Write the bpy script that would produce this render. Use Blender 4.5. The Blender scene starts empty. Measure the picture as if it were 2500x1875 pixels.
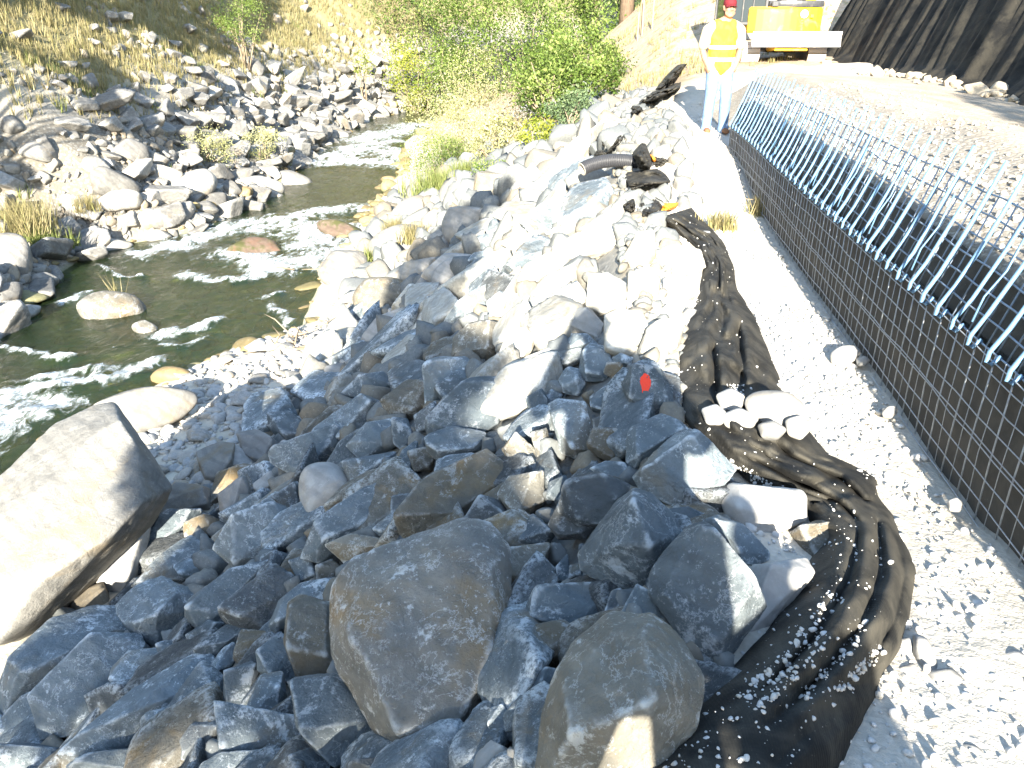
import bpy, bmesh, math, random
import numpy as np
from mathutils import Vector, Matrix

R = math.radians
rng = np.random.default_rng(7)
random.seed(7)
sc = bpy.context.scene
COL = sc.collection

# ------------------------------------------------------------------ camera
CAMZ = 2.1
PITCH = R(25.2)
FPX = 1925.0            # focal length in photo pixels (2500 wide)
cam_d = bpy.data.cameras.new('camera')
cam_d.sensor_width = 36.0
cam_d.lens = FPX / 2500.0 * 36.0
cam_d.clip_start = 0.05
cam_d.clip_end = 600
cam = bpy.data.objects.new('camera', cam_d)
cam.location = (0, 0, CAMZ)
cam.rotation_euler = (R(90) - PITCH, 0, 0)
COL.objects.link(cam)
sc.camera = cam

# ------------------------------------------------------------------ light
SUN_AZ, SUN_EL = R(5.0), R(20.6)
SD = Vector((math.sin(SUN_AZ) * math.cos(SUN_EL), math.cos(SUN_AZ) * math.cos(SUN_EL), -math.sin(SUN_EL)))
w = bpy.data.worlds.new('World')
sc.world = w
w.use_nodes = True
nt = w.node_tree
bg = nt.nodes['Background']
sky = nt.nodes.new('ShaderNodeTexSky')
sky.sky_type = 'NISHITA'
sky.sun_disc = False
sky.sun_elevation = SUN_EL
sky.sun_rotation = R(180) + SUN_AZ
sky.air_density = 1.25
sky.dust_density = 0.6
sky.ozone_density = 2.0
nt.links.new(sky.outputs[0], bg.inputs[0])
bg.inputs[1].default_value = 0.118
sun_d = bpy.data.lights.new('sun', 'SUN')
sun_d.energy = 5.0
sun_d.angle = R(0.53)
sun_d.color = (1.0, 0.93, 0.80)
sun = bpy.data.objects.new('sun', sun_d)
sun.rotation_euler = SD.to_track_quat('-Z', 'Y').to_euler()
sun.location = (0, -20, 20)
COL.objects.link(sun)
sc.view_settings.view_transform = 'Standard'
sc.view_settings.look = 'None'
sc.view_settings.gamma = 1.0
sc.view_settings.use_curve_mapping = False
sc.view_settings.exposure = 2.4
sc.render.engine = 'CYCLES'
sc.cycles.max_bounces = 6
sc.cycles.transparent_max_bounces = 12
sc.cycles.use_denoising = True
sc.cycles.caustics_reflective = False
sc.cycles.caustics_refractive = False

# ------------------------------------------------------------------ helpers
cP, sP = math.cos(PITCH), math.sin(PITCH)
def ray(px, py):
    u = (np.asarray(px, float) - 1250.0) / FPX
    v = (937.5 - np.asarray(py, float)) / FPX
    return np.stack([u, cP + v * sP, -sP + v * cP], -1)
def proj(p):
    p = np.asarray(p, float)
    x, y, z = p[..., 0], p[..., 1], p[..., 2] - CAMZ
    d = y * cP - z * sP
    v = y * sP + z * cP
    d = np.where(d < 1e-3, 1e-3, d)
    return np.stack([1250 + FPX * x / d, 937.5 - FPX * v / d, d], -1)

def _hash(ix, iy, iz, s):
    h = (ix * 374761393 + iy * 668265263 + iz * 1274126177 + s * 974711) & 0xffffffff
    h = ((h ^ (h >> 13)) * 1274126177) & 0xffffffff
    h = (h ^ (h >> 16)) & 0xffffffff
    return h.astype(np.float64) / 4294967295.0
def vnoise(p, seed=0):
    p = np.asarray(p, float)
    i = np.floor(p).astype(np.int64); f = p - i
    f = f * f * f * (f * (f * 6 - 15) + 10)
    out = 0
    for dx in (0, 1):
        wx = f[..., 0] if dx else 1 - f[..., 0]
        for dy in (0, 1):
            wy = f[..., 1] if dy else 1 - f[..., 1]
            for dz in (0, 1):
                wz = f[..., 2] if dz else 1 - f[..., 2]
                out = out + wx * wy * wz * _hash(i[..., 0] + dx, i[..., 1] + dy, i[..., 2] + dz, seed)
    return out * 2 - 1
def fbm(p, octv=4, seed=0, gain=0.5, lac=2.03):
    a, s, o = 1.0, 0, 0
    p = np.asarray(p, float)
    for k in range(octv):
        o = o + a * vnoise(p * lac ** k + 17.3 * k, seed + k); s += a; a *= gain
    return o / s
def fbm2(x, y, octv=4, seed=0, gain=0.5):
    x, y = np.broadcast_arrays(np.asarray(x, float), np.asarray(y, float))
    return fbm(np.stack([x, y, np.zeros_like(x) + 0.5], -1), octv, seed, gain)

def mesh_np(name, v, f, smooth=False):
    v = np.ascontiguousarray(v, np.float32); f = np.ascontiguousarray(f, np.int32)
    me = bpy.data.meshes.new(name)
    k = f.shape[1]
    me.vertices.add(len(v)); me.vertices.foreach_set('co', v.ravel())
    me.loops.add(f.size); me.loops.foreach_set('vertex_index', f.ravel())
    me.polygons.add(len(f)); me.polygons.foreach_set('loop_start', np.arange(len(f), dtype=np.int32) * k)
    if smooth: me.polygons.foreach_set('use_smooth', np.ones(len(f), bool))
    me.update(calc_edges=True)
    return me
def tag(o, label=None, cat=None, group=None, kind=None):
    if label: o['label'] = label
    if cat: o['category'] = cat
    if group: o['group'] = group
    if kind: o['kind'] = kind
    return o
def obj(name, me, mat=None, parent=None, loc=None):
    o = bpy.data.objects.new(name, me)
    COL.objects.link(o)
    if mat is not None and me is not None and len(me.materials) == 0: me.materials.append(mat)
    if parent is not None: o.parent = parent
    if loc is not None: o.location = loc
    return o
def empty(name, loc, rz=0):
    o = bpy.data.objects.new(name, None)
    o.empty_display_size = 0.1
    o.location = loc; o.rotation_euler = (0, 0, rz)
    COL.objects.link(o)
    return o
def grid_faces(nu, nv):
    i = np.arange(nu - 1)[:, None] * nv + np.arange(nv - 1)[None, :]
    i = i.ravel()
    return np.stack([i, i + nv, i + nv + 1, i + 1], -1)
def fattr(me, name, vals):
    a = me.attributes.new(name, 'FLOAT', 'POINT')
    a.data.foreach_set('value', np.ascontiguousarray(vals, np.float32))
class MB:
    """collects boxes, tubes and prisms into one mesh"""
    def __init__(s): s.v = []; s.f = []; s.n = 0
    def add(s, v, f):
        s.v.append(np.asarray(v, float)); s.f += [tuple(int(i) + s.n for i in q) for q in f]; s.n += len(v); return s
    def box(s, c, d, rot=None, bevel=0.0):
        c = np.asarray(c, float); h = np.asarray(d, float) / 2
        if bevel > 0:
            b = min(bevel, h.min() * .9)
            pts = []
            for sx in (-1, 1):
                for sy in (-1, 1):
                    for sz in (-1, 1):
                        q = np.array([sx, sy, sz]) * h
                        for ax in range(3):
                            e = q.copy(); e -= np.array([sx, sy, sz]) * b; e[ax] = q[ax]; pts.append(e)
            pts = np.array(pts)
            bm = bmesh.new()
            vs = [bm.verts.new(p) for p in pts]
            r = bmesh.ops.convex_hull(bm, input=vs)
            bm.verts.index_update()
            v = np.array([x.co[:] for x in bm.verts]); f = [[q.index for q in ff.verts] for ff in bm.faces]
            bm.free()
        else:
            v = np.array([[x, y, z] for x in (-1, 1) for y in (-1, 1) for z in (-1, 1)]) * h
            f = [(0, 1, 3, 2), (4, 6, 7, 5), (0, 4, 5, 1), (2, 3, 7, 6), (0, 2, 6, 4), (1, 5, 7, 3)]
        if rot is not None: v = v @ np.array(rot).T
        return s.add(v + c, f)
    def tube(s, pts, r, n=6, caps=True):
        pts = np.asarray(pts, float); m = len(pts)
        r = np.broadcast_to(np.asarray(r, float), (m,))
        tg = np.gradient(pts, axis=0); tg /= np.linalg.norm(tg, axis=1)[:, None] + 1e-9
        up = np.array([0, 0, 1.0]) if abs(tg[0][2]) < .9 else np.array([0, 1.0, 0])
        v = []
        for i in range(m):
            a = np.cross(up, tg[i]); a /= np.linalg.norm(a) + 1e-9; b = np.cross(tg[i], a); up = b
            th = np.arange(n) * 2 * math.pi / n
            v.append(pts[i] + r[i] * (np.cos(th)[:, None] * a + np.sin(th)[:, None] * b))
        f = [(i * n + j, i * n + (j + 1) % n, (i + 1) * n + (j + 1) % n, (i + 1) * n + j) for i in range(m - 1) for j in range(n)]
        if caps: f += [tuple(range(n))[::-1], tuple((m - 1) * n + j for j in range(n))]
        return s.add(np.concatenate(v), f)
    def build(s, name, mat, parent=None, smooth=False, loc=None):
        me = bpy.data.meshes.new(name)
        me.from_pydata(np.concatenate(s.v).tolist(), [], s.f)
        if smooth: me.polygons.foreach_set('use_smooth', np.ones(len(me.polygons), bool))
        me.update()
        return obj(name, me, mat, parent, loc)

# ------------------------------------------------------------------ node materials
class NM:
    def __init__(s, name, rough=0.8):
        s.m = bpy.data.materials.new(name); s.m.use_nodes = True
        s.t = s.m.node_tree; s.b = s.t.nodes['Principled BSDF']; s.out = s.t.nodes['Material Output']
        s.b.inputs['Roughness'].default_value = rough
        s.b.inputs['Specular IOR Level'].default_value = 0.3
    def n(s, typ, **kw):
        x = s.t.nodes.new('ShaderNode' + typ)
        for k, v in kw.items(): setattr(x, k, v)
        return x
    def l(s, a, b): s.t.links.new(a, b)
    def val(s, sock, v):
        if hasattr(v, 'is_linked') or hasattr(v, 'links'): s.l(v, sock)
        elif isinstance(v, tuple) and len(v) == 3 and sock.type == 'RGBA': sock.default_value = (*v, 1)
        else: sock.default_value = v
    def coords(s, rnd=True, kind='Object'):
        c = s.n('TexCoord').outputs[kind]
        if not rnd: return c
        i = s.n('ObjectInfo').outputs['Random']
        m = s.math('MULTIPLY', i, 61.0)
        a = s.n('VectorMath', operation='ADD'); s.l(c, a.inputs[0]); s.l(m, a.inputs[1]); return a.outputs[0]
    def rand(s): return s.n('ObjectInfo').outputs['Random']
    def noise(s, co, scale, detail=5, rough=.55, dist=0.0):
        x = s.n('TexNoise'); s.l(co, x.inputs['Vector']); x.inputs['Scale'].default_value = scale
        x.inputs['Detail'].default_value = detail; x.inputs['Roughness'].default_value = rough; x.inputs['Distortion'].default_value = dist
        return x.outputs['Fac']
    def voro(s, co, scale, feature='F1', out='Distance', rnd=1.0):
        x = s.n('TexVoronoi', feature=feature); s.l(co, x.inputs['Vector']); x.inputs['Scale'].default_value = scale
        x.inputs['Randomness'].default_value = rnd
        return x.outputs[out]
    def scale(s, co, v):
        x = s.n('VectorMath', operation='MULTIPLY'); s.l(co, x.inputs[0]); x.inputs[1].default_value = v; return x.outputs[0]
    def math(s, op, a, b=0.0, clamp=False):
        x = s.n('Math', operation=op, use_clamp=clamp); s.val(x.inputs[0], a); s.val(x.inputs[1], b); return x.outputs[0]
    def ramp(s, f, lo, hi, a=0.0, b=1.0):
        x = s.n('MapRange', interpolation_type='SMOOTHSTEP'); s.val(x.inputs[0], f)
        for i, q in enumerate((lo, hi, a, b)): x.inputs[i + 1].default_value = q
        return x.outputs[0]
    def mix(s, f, a, b, bt='MIX'):
        x = s.n('Mix', data_type='RGBA', blend_type=bt); s.val(x.inputs[0], f); s.val(x.inputs[6], a); s.val(x.inputs[7], b); return x.outputs[2]
    def attr(s, name): return s.n('Attribute', attribute_name=name).outputs['Fac']
    def col(s, c): s.val(s.b.inputs['Base Color'], c); return s
    def bump(s, h, strength=.4, dist=.02, prev=None):
        x = s.n('Bump'); s.l(h, x.inputs['Height']); x.inputs['Strength'].default_value = strength; x.inputs['Distance'].default_value = dist
        if prev is not None: s.l(prev, x.inputs['Normal'])
        s.l(x.outputs[0], s.b.inputs['Normal']); return x.outputs[0]

def rock_mat(name, c1, c2, stain, stain_amt, white, white_amt, bump=.5, moss=0.0, smoothness=0.0):
    m = NM(name, .82)
    co = m.coords()
    big = m.noise(co, 2.2, 4, .55, .4)
    fine = m.noise(co, 28, 6, .65)
    med = m.noise(co, 9, 6, .6, .6)
    c = m.mix(m.ramp(big, .35, .68), c1, c2)
    c = m.mix(m.ramp(med, .3, .75, 0, .55), c, tuple(x * .62 for x in c1))
    # bedding bands
    wv = m.n('TexWave', wave_type='BANDS', bands_direction='DIAGONAL'); m.l(co, wv.inputs['Vector']); wv.inputs['Scale'].default_value = 2.6; wv.inputs['Distortion'].default_value = 5.0; wv.inputs['Detail'].default_value = 5
    c = m.mix(m.math('MULTIPLY', m.ramp(wv.outputs['Fac'], .55, .95), .35), c, tuple(x * .6 for x in c1))
    st = m.ramp(m.noise(co, 1.3, 5, .6, .8), .62 - .25 * stain_amt, .72)
    c = m.mix(m.math('MULTIPLY', st, min(1, .35 + stain_amt)), c, stain)
    # pale scuffs and hairline veins of the quarried stone
    sc1 = m.ramp(m.noise(co, 5.0, 10, .78, .25), .60 - .05 * white_amt, .625)
    sc2 = m.ramp(m.noise(co, 48, 5, .8), .57, .64)
    rid = m.math('ABSOLUTE', m.math('SUBTRACT', m.noise(co, 3.0, 8, .68, .3), .5))
    vein = m.math('MULTIPLY', m.ramp(rid, 0.0, .010, 1, 0), m.ramp(big, .4, .6))
    wf = m.math('MAXIMUM', m.math('MULTIPLY', sc1, .75), m.math('MULTIPLY', vein, .55))
    wf = m.math('MAXIMUM', wf, m.math('MULTIPLY', m.math('MULTIPLY', sc2, m.ramp(m.noise(co, 3.1, 4, .6), .42, .64)), .7))
    c = m.mix(m.math('MULTIPLY', wf, white_amt), c, white)
    if moss > 0:
        mo = m.ramp(m.noise(co, 3, 5, .65), .45, .62)
        c = m.mix(m.math('MULTIPLY', mo, moss), c, (.045, .05, .013))
    # bruised pale edges
    pt = m.n('NewGeometry').outputs['Pointiness']
    ed = m.math('MULTIPLY', m.ramp(pt, .51, .57), m.ramp(m.noise(co, 14, 5, .7), .38, .62))
    c = m.mix(m.math('MULTIPLY', ed, min(1.0, white_amt * 1.3)), c, white)
    # per-rock brightness
    rv = m.ramp(m.rand(), 0, 1, .72, 1.22)
    bc = m.n('Mix', data_type='RGBA', blend_type='MULTIPLY'); bc.inputs[0].default_value = 1
    m.l(c, bc.inputs[6]); 
    cc = m.n('CombineColor'); [m.l(rv, cc.inputs[i]) for i in range(3)]
    m.l(cc.outputs[0], bc.inputs[7])
    m.col(bc.outputs[2])
    n1 = m.bump(m.noise(co, 6, 9, .68, .3), bump * 1.0, .06)
    cr = m.ramp(m.voro(co, 5.5, 'DISTANCE_TO_EDGE'), 0, .03)
    n3 = m.bump(cr, bump * .25, .01, n1)
    n2 = m.bump(fine, bump * .9, .01, n3)
    return m.m

M = {}
M['riprap'] = rock_mat('riprap_stone', (.130, .160, .178), (.190, .217, .228), (.20, .165, .11), .30, (.58, .62, .64), .95, .8)
M['riprap_tan'] = rock_mat('riprap_stone_tan', (.155, .148, .125), (.22, .20, .16), (.24, .17, .085), .6, (.54, .55, .53), .85, .8)
M['riprap_dark'] = rock_mat('riprap_stone_dark', (.095, .105, .11), (.145, .15, .145), (.15, .12, .08), .25, (.46, .49, .50), .8, .8)
M['riprap_pale'] = rock_mat('riprap_stone_sunlit', (.38, .365, .32), (.47, .445, .38), (.38, .31, .2), .4, (.66, .65, .6), .5)  # lit copy of riprap: beige stone, colour lightened to stand in for sunlight
M['cobble'] = rock_mat('river_cobble', (.27, .265, .25), (.36, .345, .32), (.36, .29, .2), .35, (.55, .54, .5), .25, .22)
M['boulder'] = rock_mat('river_boulder', (.25, .24, .22), (.33, .315, .28), (.30, .23, .14), .45, (.46, .44, .41), .35, .3)
M['bank'] = rock_mat('bank_boulder', (.155, .15, .14), (.23, .22, .20), (.24, .19, .125), .35, (.5, .49, .46), .3, .4)
M['mossy'] = rock_mat('mossy_boulder', (.10, .07, .052), (.14, .105, .08), (.14, .07, .045), .5, (.25, .23, .2), .15, .3, .9)

# ------------------------------------------------------------------ terrain
WATER = -2.9
def ss(v, a, b):
    t = np.clip((np.asarray(v, float) - a) / (b - a), 0, 1); return t * t * (3 - 2 * t)
# stations: y, then (x, z) of: hill far, hill mid, left edge, bed, bed, right edge, toe, crest, bench, right far
ST = [
 (-40, (-45, 16), (-24, 6.5), (-10, -2.6), (-9.2, -3.5), (-7.2, -3.5), (-6.4, -2.75), (-3.8, -2.3), (-.6, .4), (1.2, .3), (40, .3)),
 (-.6, (-45, 20), (-22, 6.5), (-9.6, -2.6), (-8.9, -3.5), (-7.2, -3.5), (-6.3, -2.75), (-3.5, -2.35), (-.35, .42), (1.2, .3), (40, .2)),
 (3,   (-42, 22), (-20, 5.2), (-9.4, -2.6), (-8.7, -3.5), (-7.1, -3.5), (-6.2, -2.8), (-3.3, -2.4), (.70, .12), (1.3, .0), (40, .0)),
 (6,   (-42, 22), (-20, 5.2), (-9.3, -2.6), (-8.6, -3.5), (-7.0, -3.5), (-6.1, -2.8), (-3.2, -2.5), (.98, .2), (1.75, .0), (40, .0)),
 (9,   (-42, 22), (-20, 5.2), (-9.2, -2.6), (-8.5, -3.5), (-6.8, -3.5), (-5.9, -2.85), (-2.6, -2.55), (1.25, .22), (2.1, .05), (40, .0)),
 (11,  (-42, 22), (-20, 5.2), (-9.2, -2.6), (-8.5, -3.5), (-6.0, -3.5), (-4.9, -2.85), (-2.5, -2.55), (1.5, .3), (2.4, .25), (40, .0)),
 (13,  (-42, 22), (-20, 5.2), (-9.2, -2.6), (-8.5, -3.5), (-4.8, -3.5), (-3.6, -2.85), (-2.4, -2.5), (1.8, .38), (2.7, .43), (40, .2)),
 (14.6, (-42, 22), (-20.2, 5.2), (-9.5, -2.6), (-8.7, -3.5), (-4.9, -3.5), (-3.7, -2.82), (-2.6, -2.48), (1.9, .42), (3.0, .5), (40, .4)),
 (16,  (-42, 22), (-20.5, 5.2), (-9.9, -2.6), (-9, -3.5), (-5, -3.5), (-3.8, -2.8), (-2.8, -2.45), (2.1, .45), (4.3, 1.0), (40, 1.02)),
 (18,  (-42, 22), (-20.5, 5.2), (-10.0, -2.6), (-9, -3.5), (-5, -3.5), (-3.8, -2.8), (-2.8, -2.4), (2.1, .3), (4.4, 1.0), (40, 1.05)),
 (19.5, (-40, 22), (-19, 5.4), (-8.3, -2.6), (-7.5, -3.5), (-5, -3.5), (-3.8, -2.8), (-2.8, -2.4), (1.9, .1), (4.5, 1.0), (40, 1.1)),
 (23,  (-40, 22), (-18.5, 5.5), (-7.7, -2.6), (-7, -3.4), (-4.9, -3.4), (-3.8, -2.8), (-2.8, -2.4), (1.7, -.3), (4.7, 1.0), (40, 3)),
 (27,  (-40, 22), (-18.5, 5.5), (-7.8, -2.6), (-7.1, -3.4), (-4.8, -3.4), (-3.7, -2.8), (-2.7, -2.4), (1.7, -.95), (5.0, 1.5), (40, 14)),
 (33,  (-40, 23), (-19, 5.6), (-8.2, -2.6), (-7.5, -3.4), (-5, -3.4), (-4.1, -2.8), (-2.6, -2.4), (2.2, -.7), (6.2, 2.5), (40, 17)),
 (42,  (-40, 24), (-18.5, 5.8), (-8.0, -2.6), (-7.3, -3.3), (-4.6, -3.3), (-3.5, -2.75), (-2.0, -2.3), (3.2, -.1), (8, 4), (42, 20)),
 (49,  (-36, 26), (-15.5, 6.2), (-5.6, -2.6), (-4.9, -3.2), (-2.6, -3.2), (-1.6, -2.7), (0, -2.2), (5, 0), (10, 4.5), (44, 22)),
 (58,  (-30, 28), (-8, 7), (1.0, -2.5), (1.8, -3.1), (4, -3.1), (5, -2.6), (7, -2), (11, .5), (15, 5), (46, 22)),
 (70,  (-20, 30), (2, 8), (11, -2.4), (12, -3), (14, -3), (15, -2.5), (17, -2), (20, 1), (25, 6), (50, 22)),
 (130, (30, 34), (50, 12), (60, -2.4), (61, -3), (63, -3), (64, -2.5), (66, -2), (70, 1), (75, 6), (110, 22)),
]
SY = np.array([s[0] for s in ST], float)
SXY = np.array([[p for p in s[1:]] for s in ST], float)     # stations, points, (x, z)
def base_h(x, y):
    x = np.asarray(x, float); y = np.asarray(y, float)
    shp = np.broadcast(x, y).shape
    x = np.broadcast_to(x, shp).ravel(); y = np.broadcast_to(y, shp).ravel()
    nP = SXY.shape[1]
    px = np.stack([np.interp(y, SY, SXY[:, k, 0]) for k in range(nP)], -1)
    pz = np.stack([np.interp(y, SY, SXY[:, k, 1]) for k in range(nP)], -1)
    z = np.where(x < px[:, 0], pz[:, 0], pz[:, -1])
    for k in range(nP - 1):
        t = (x - px[:, k]) / (px[:, k + 1] - px[:, k])
        z = np.where((t >= 0) & (t <= 1), pz[:, k] * (1 - t) + pz[:, k + 1] * t, z)
    return z.reshape(shp)
def line_x(k, y): return np.interp(y, SY, SXY[:, k, 0])
def bank_d(x, y): return line_x(2, y) - x          # distance up the left bank
def ribs(x, y):
    """ribs and gullies running down the left bank; steep side faces away from the sun"""
    d = bank_d(x, y)
    q = (y + .55 * d + 1.2 * fbm2(x * .12, y * .12, 3, 5)) / 8.5
    f = q - np.floor(q)
    saw = np.where(f < .72, f / .72, (1 - f) / .28)
    amp = np.clip((d - .8) / 3, 0, 1) * np.clip((48 - y) / 10, 0, 1)
    return saw * amp
def ground_h(x, y):
    x = np.asarray(x, float); y = np.asarray(y, float)
    z = base_h(x, y)
    d = bank_d(x, y)
    z = z + np.where(d > 0, ribs(x, y) * .95 - .35 * np.clip(d, 0, 1), 0)
    nz = fbm2(x * .55, y * .55, 5, 11)
    z = z + nz * np.where(d > .5, .35, .07)
    # spoil ridge in front of the machine
    z = z + .16 * np.exp(-((y - 17.2 - .25 * np.sin(x)) / .5) ** 2) * ss(x, 4.4, 5.4) * ss(9.5 - x, 0, 1.5) * (1 + .5 * fbm2(x * 1.5, y, 3, 78))
    # mound the worker stands on hides the foot of the wall
    z = z + .28 * np.exp(-((x - 2.5) / .55) ** 2 - ((y - 11.2) / 1.6) ** 2)
    return z
def hit(px, py, zoff=0.0):
    """where the view ray through a photo pixel meets the ground"""
    r = ray(px, py); r = r.reshape(-1, 3)
    ts = np.concatenate([np.linspace(1.2, 14, 90), np.linspace(14.2, 95, 120)])
    P = r[:, None, :] * ts[None, :, None] + np.array([0, 0, CAMZ])
    below = P[..., 2] < np.maximum(base_h(P[..., 0], P[..., 1]), WATER - .05) + zoff
    i = np.argmax(below, 1); i = np.where(below.any(1), i, len(ts) - 1)
    t0 = ts[np.maximum(i - 1, 0)]; t1 = ts[i]
    for _ in range(12):
        tm = (t0 + t1) / 2
        Q = r * tm[:, None] + np.array([0, 0, CAMZ])
        b = Q[:, 2] < np.maximum(base_h(Q[:, 0], Q[:, 1]), WATER - .05) + zoff
        t1 = np.where(b, tm, t1); t0 = np.where(b, t0, tm)
    return r * t1[:, None] + np.array([0, 0, CAMZ])
def hitz(px, py, z):
    r = ray(px, py); t = (z - CAMZ) / r[..., 2]
    return r * t[..., None] + np.array([0, 0, CAMZ])
HGX, HGY = np.meshgrid(np.arange(-80, 2601, 16.), np.arange(-20, 2001, 16.), indexing='ij')
_r = ray(HGX.ravel(), HGY.ravel())
_h = np.concatenate([hit(HGX.ravel()[i:i + 4000], HGY.ravel()[i:i + 4000]) for i in range(0, HGX.size, 4000)])
HT = np.log(((_h - np.array([0, 0, CAMZ])) * _r).sum(1) / (_r * _r).sum(1)).reshape(HGX.shape)
def fast_hit(px, py):
    a = np.clip((px + 80) / 16, 0, HT.shape[0] - 1.001); b = np.clip((py + 20) / 16, 0, HT.shape[1] - 1.001)
    i, j = a.astype(int), b.astype(int); u, v = a - i, b - j
    t = np.exp(HT[i, j] * (1 - u) * (1 - v) + HT[i + 1, j] * u * (1 - v) + HT[i, j + 1] * (1 - u) * v + HT[i + 1, j + 1] * u * v)
    return ray(px, py) * t[:, None] + np.array([0, 0, CAMZ])
def ground_n(x, y, e=.15):
    gx = (base_h(x + e, y) - base_h(x - e, y)) / (2 * e); gy = (base_h(x, y + e) - base_h(x, y - e)) / (2 * e)
    n = np.array([-gx, -gy, 1.0]); return n / np.linalg.norm(n)

# ground material: gravel and sand by place, dry turf on the left bank, bare dirt on the far right bank
def ground_material():
    m = NM('ground_soil', .92)
    co = m.coords(False)
    a = m.noise(co, 1.2, 6, .6, .5); b = m.noise(co, 9, 6, .65); c = m.noise(co, 55, 4, .6)
    sand = m.mix(m.ramp(a, .35, .65), (.45, .405, .325), (.53, .48, .395))
    sand = m.mix(m.ramp(b, .5, .75, 0, .4), sand, (.33, .29, .23))
    grav = m.mix(m.ramp(m.voro(co, 34, out='Distance'), .15, .6), (.56, .54, .49), (.44, .41, .36))
    turf = m.mix(m.ramp(a, .35, .62), (.24, .20, .105), (.16, .14, .07))
    turf = m.mix(m.ramp(b, .45, .7, 0, .6), turf, (.11, .12, .045))
    turf = m.mix(m.ramp(c, .5, .7, 0, .5), turf, (.33, .28, .17))
    dirt = m.mix(m.ramp(b, .35, .7), (.33, .25, .175), (.43, .36, .27))
    dirt = m.mix(m.ramp(m.noise(co, 2.3, 5, .6), .52, .66, 0, .7), dirt, (.17, .17, .07))
    dark = m.mix(m.ramp(b, .4, .7), (.15, .15, .14), (.23, .225, .205))
    k = m.mix(m.attr('turf'), sand, turf)
    k = m.mix(m.attr('gravel'), k, grav)
    k = m.mix(m.attr('dirt'), k, dirt)
    scree = m.mix(m.ramp(m.voro(co, 14, out='Distance'), .1, .6), (.25, .235, .205), (.15, .135, .11))
    k = m.mix(m.attr('scree'), k, scree)
    k = m.mix(m.attr('rubble'), k, dark)
    bed = m.mix(m.ramp(m.voro(co, 3.2, out='Distance'), .1, .6), (.34, .27, .12), (.15, .14, .06))
    bed = m.mix(m.ramp(m.noise(co, 1.1, 4, .6), .42, .62), bed, (.13, .15, .06))
    k = m.mix(m.attr('bed'), k, bed)
    m.col(k)
    n1 = m.bump(b, .5, .06)
    m.bump(c, .5, .012, n1)
    return m.m
M['ground'] = ground_material()

def axis(parts):
    return np.unique(np.concatenate([np.arange(a, b, s) for a, b, s in parts]))
gx = axis([(-60, -24, 1.0), (-24, -10, .16), (-10, 4, .07), (4, 12, .22), (12, 75, 1.6)])
gy = axis([(-40, -2, 1.0), (-2, 14, .07), (14, 30, .14), (30, 60, .26), (60, 130, 1.6)])
GX, GY = np.meshgrid(gx, gy, indexing='ij')
GZ = ground_h(GX, GY)
# small stones and ruts on the bench beside the wall
tb = np.exp(-((GX - (1.6 + .11 * GY)) / .8) ** 2) * (GY > -1) * (GY < 16)
GZ += tb * .025 * fbm2(GX * 5, GY * 5, 4, 31)
# under the quarry stone the fill lies a little lower
slope = ss(line_x(7, GY) - GX, -.15, .25) * ss(GX - line_x(6, GY), -.3, .4) * ss(GY, -6, -3) * ss(24 - GY, 0, 4)
GZ -= slope * .11
me = mesh_np('ground', np.stack([GX, GY, GZ], -1).reshape(-1, 3), grid_faces(len(gx), len(gy)), True)
D = bank_d(GX, GY)
bedm = ss(-(GZ - (WATER + .12)), 0, .2)
turf = ss(D + .9 * fbm2(GX * .4, GY * .4, 4, 3), 2.2, 4.2)
dirt = ss(GX - line_x(6, GY) + .8 * fbm2(GX * .5, GY * .5, 4, 8), -.4, 1.2) * ss(GY, 15, 19)
grav = np.clip(ss(GX - line_x(7, GY), .1, .5) * ss(16 - GY, 0, 3) * (fbm2(GX * .7, GY * .7, 3, 9) * .5 + .55), 0, 1)
grav = np.maximum(grav, ss(D, -1.2, .2) * ss(4.5 - D, 0, 2) * .8)
scree = ss(D, -1.2, .2) * (1 - turf)
for nme, val in (('scree', scree), ('bed', bedm), ('turf', turf), ('dirt', dirt), ('gravel', grav), ('rubble', slope)):
    fattr(me, nme, val.ravel())
ground = tag(obj('ground', me, M['ground']), kind='structure')

# ------------------------------------------------------------------ rock shapes
def ico(level):
    bm = bmesh.new(); bmesh.ops.create_icosphere(bm, subdivisions=level, radius=1.0)
    v = np.array([x.co[:] for x in bm.verts]); f = np.array([[q.index for q in ff.verts] for ff in bm.faces]); bm.free()
    return v / np.linalg.norm(v, axis=1)[:, None], f
RINFO = {}
ICO = {k: ico(k) for k in (2, 3, 4, 5, 6)}
def hull_planes(pts):
    bm = bmesh.new(); vs = [bm.verts.new(p) for p in pts]
    bmesh.ops.convex_hull(bm, input=vs); bm.normal_update()
    out = []
    for f in bm.faces:
        n = np.array(f.normal[:]); d = float(n @ np.array(f.verts[0].co[:]))
        if d < 0: n, d = -n, -d
        if any(float(n @ q[0]) > .985 and abs(d - q[1]) < .06 * (abs(d) + 1e-3) for q in out): continue
        out.append((n, max(d, 1e-3)))
    bm.free()
    return np.array([o[0] for o in out]), np.array([o[1] for o in out])
def radial(dirs, N, Dd, p):
    q = np.maximum(dirs @ N.T, 0) / Dd[None, :]
    mx = q.max(1)
    return 1.0 / (mx * ((q / mx[:, None]) ** p).sum(1) ** (1 / p))
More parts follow.
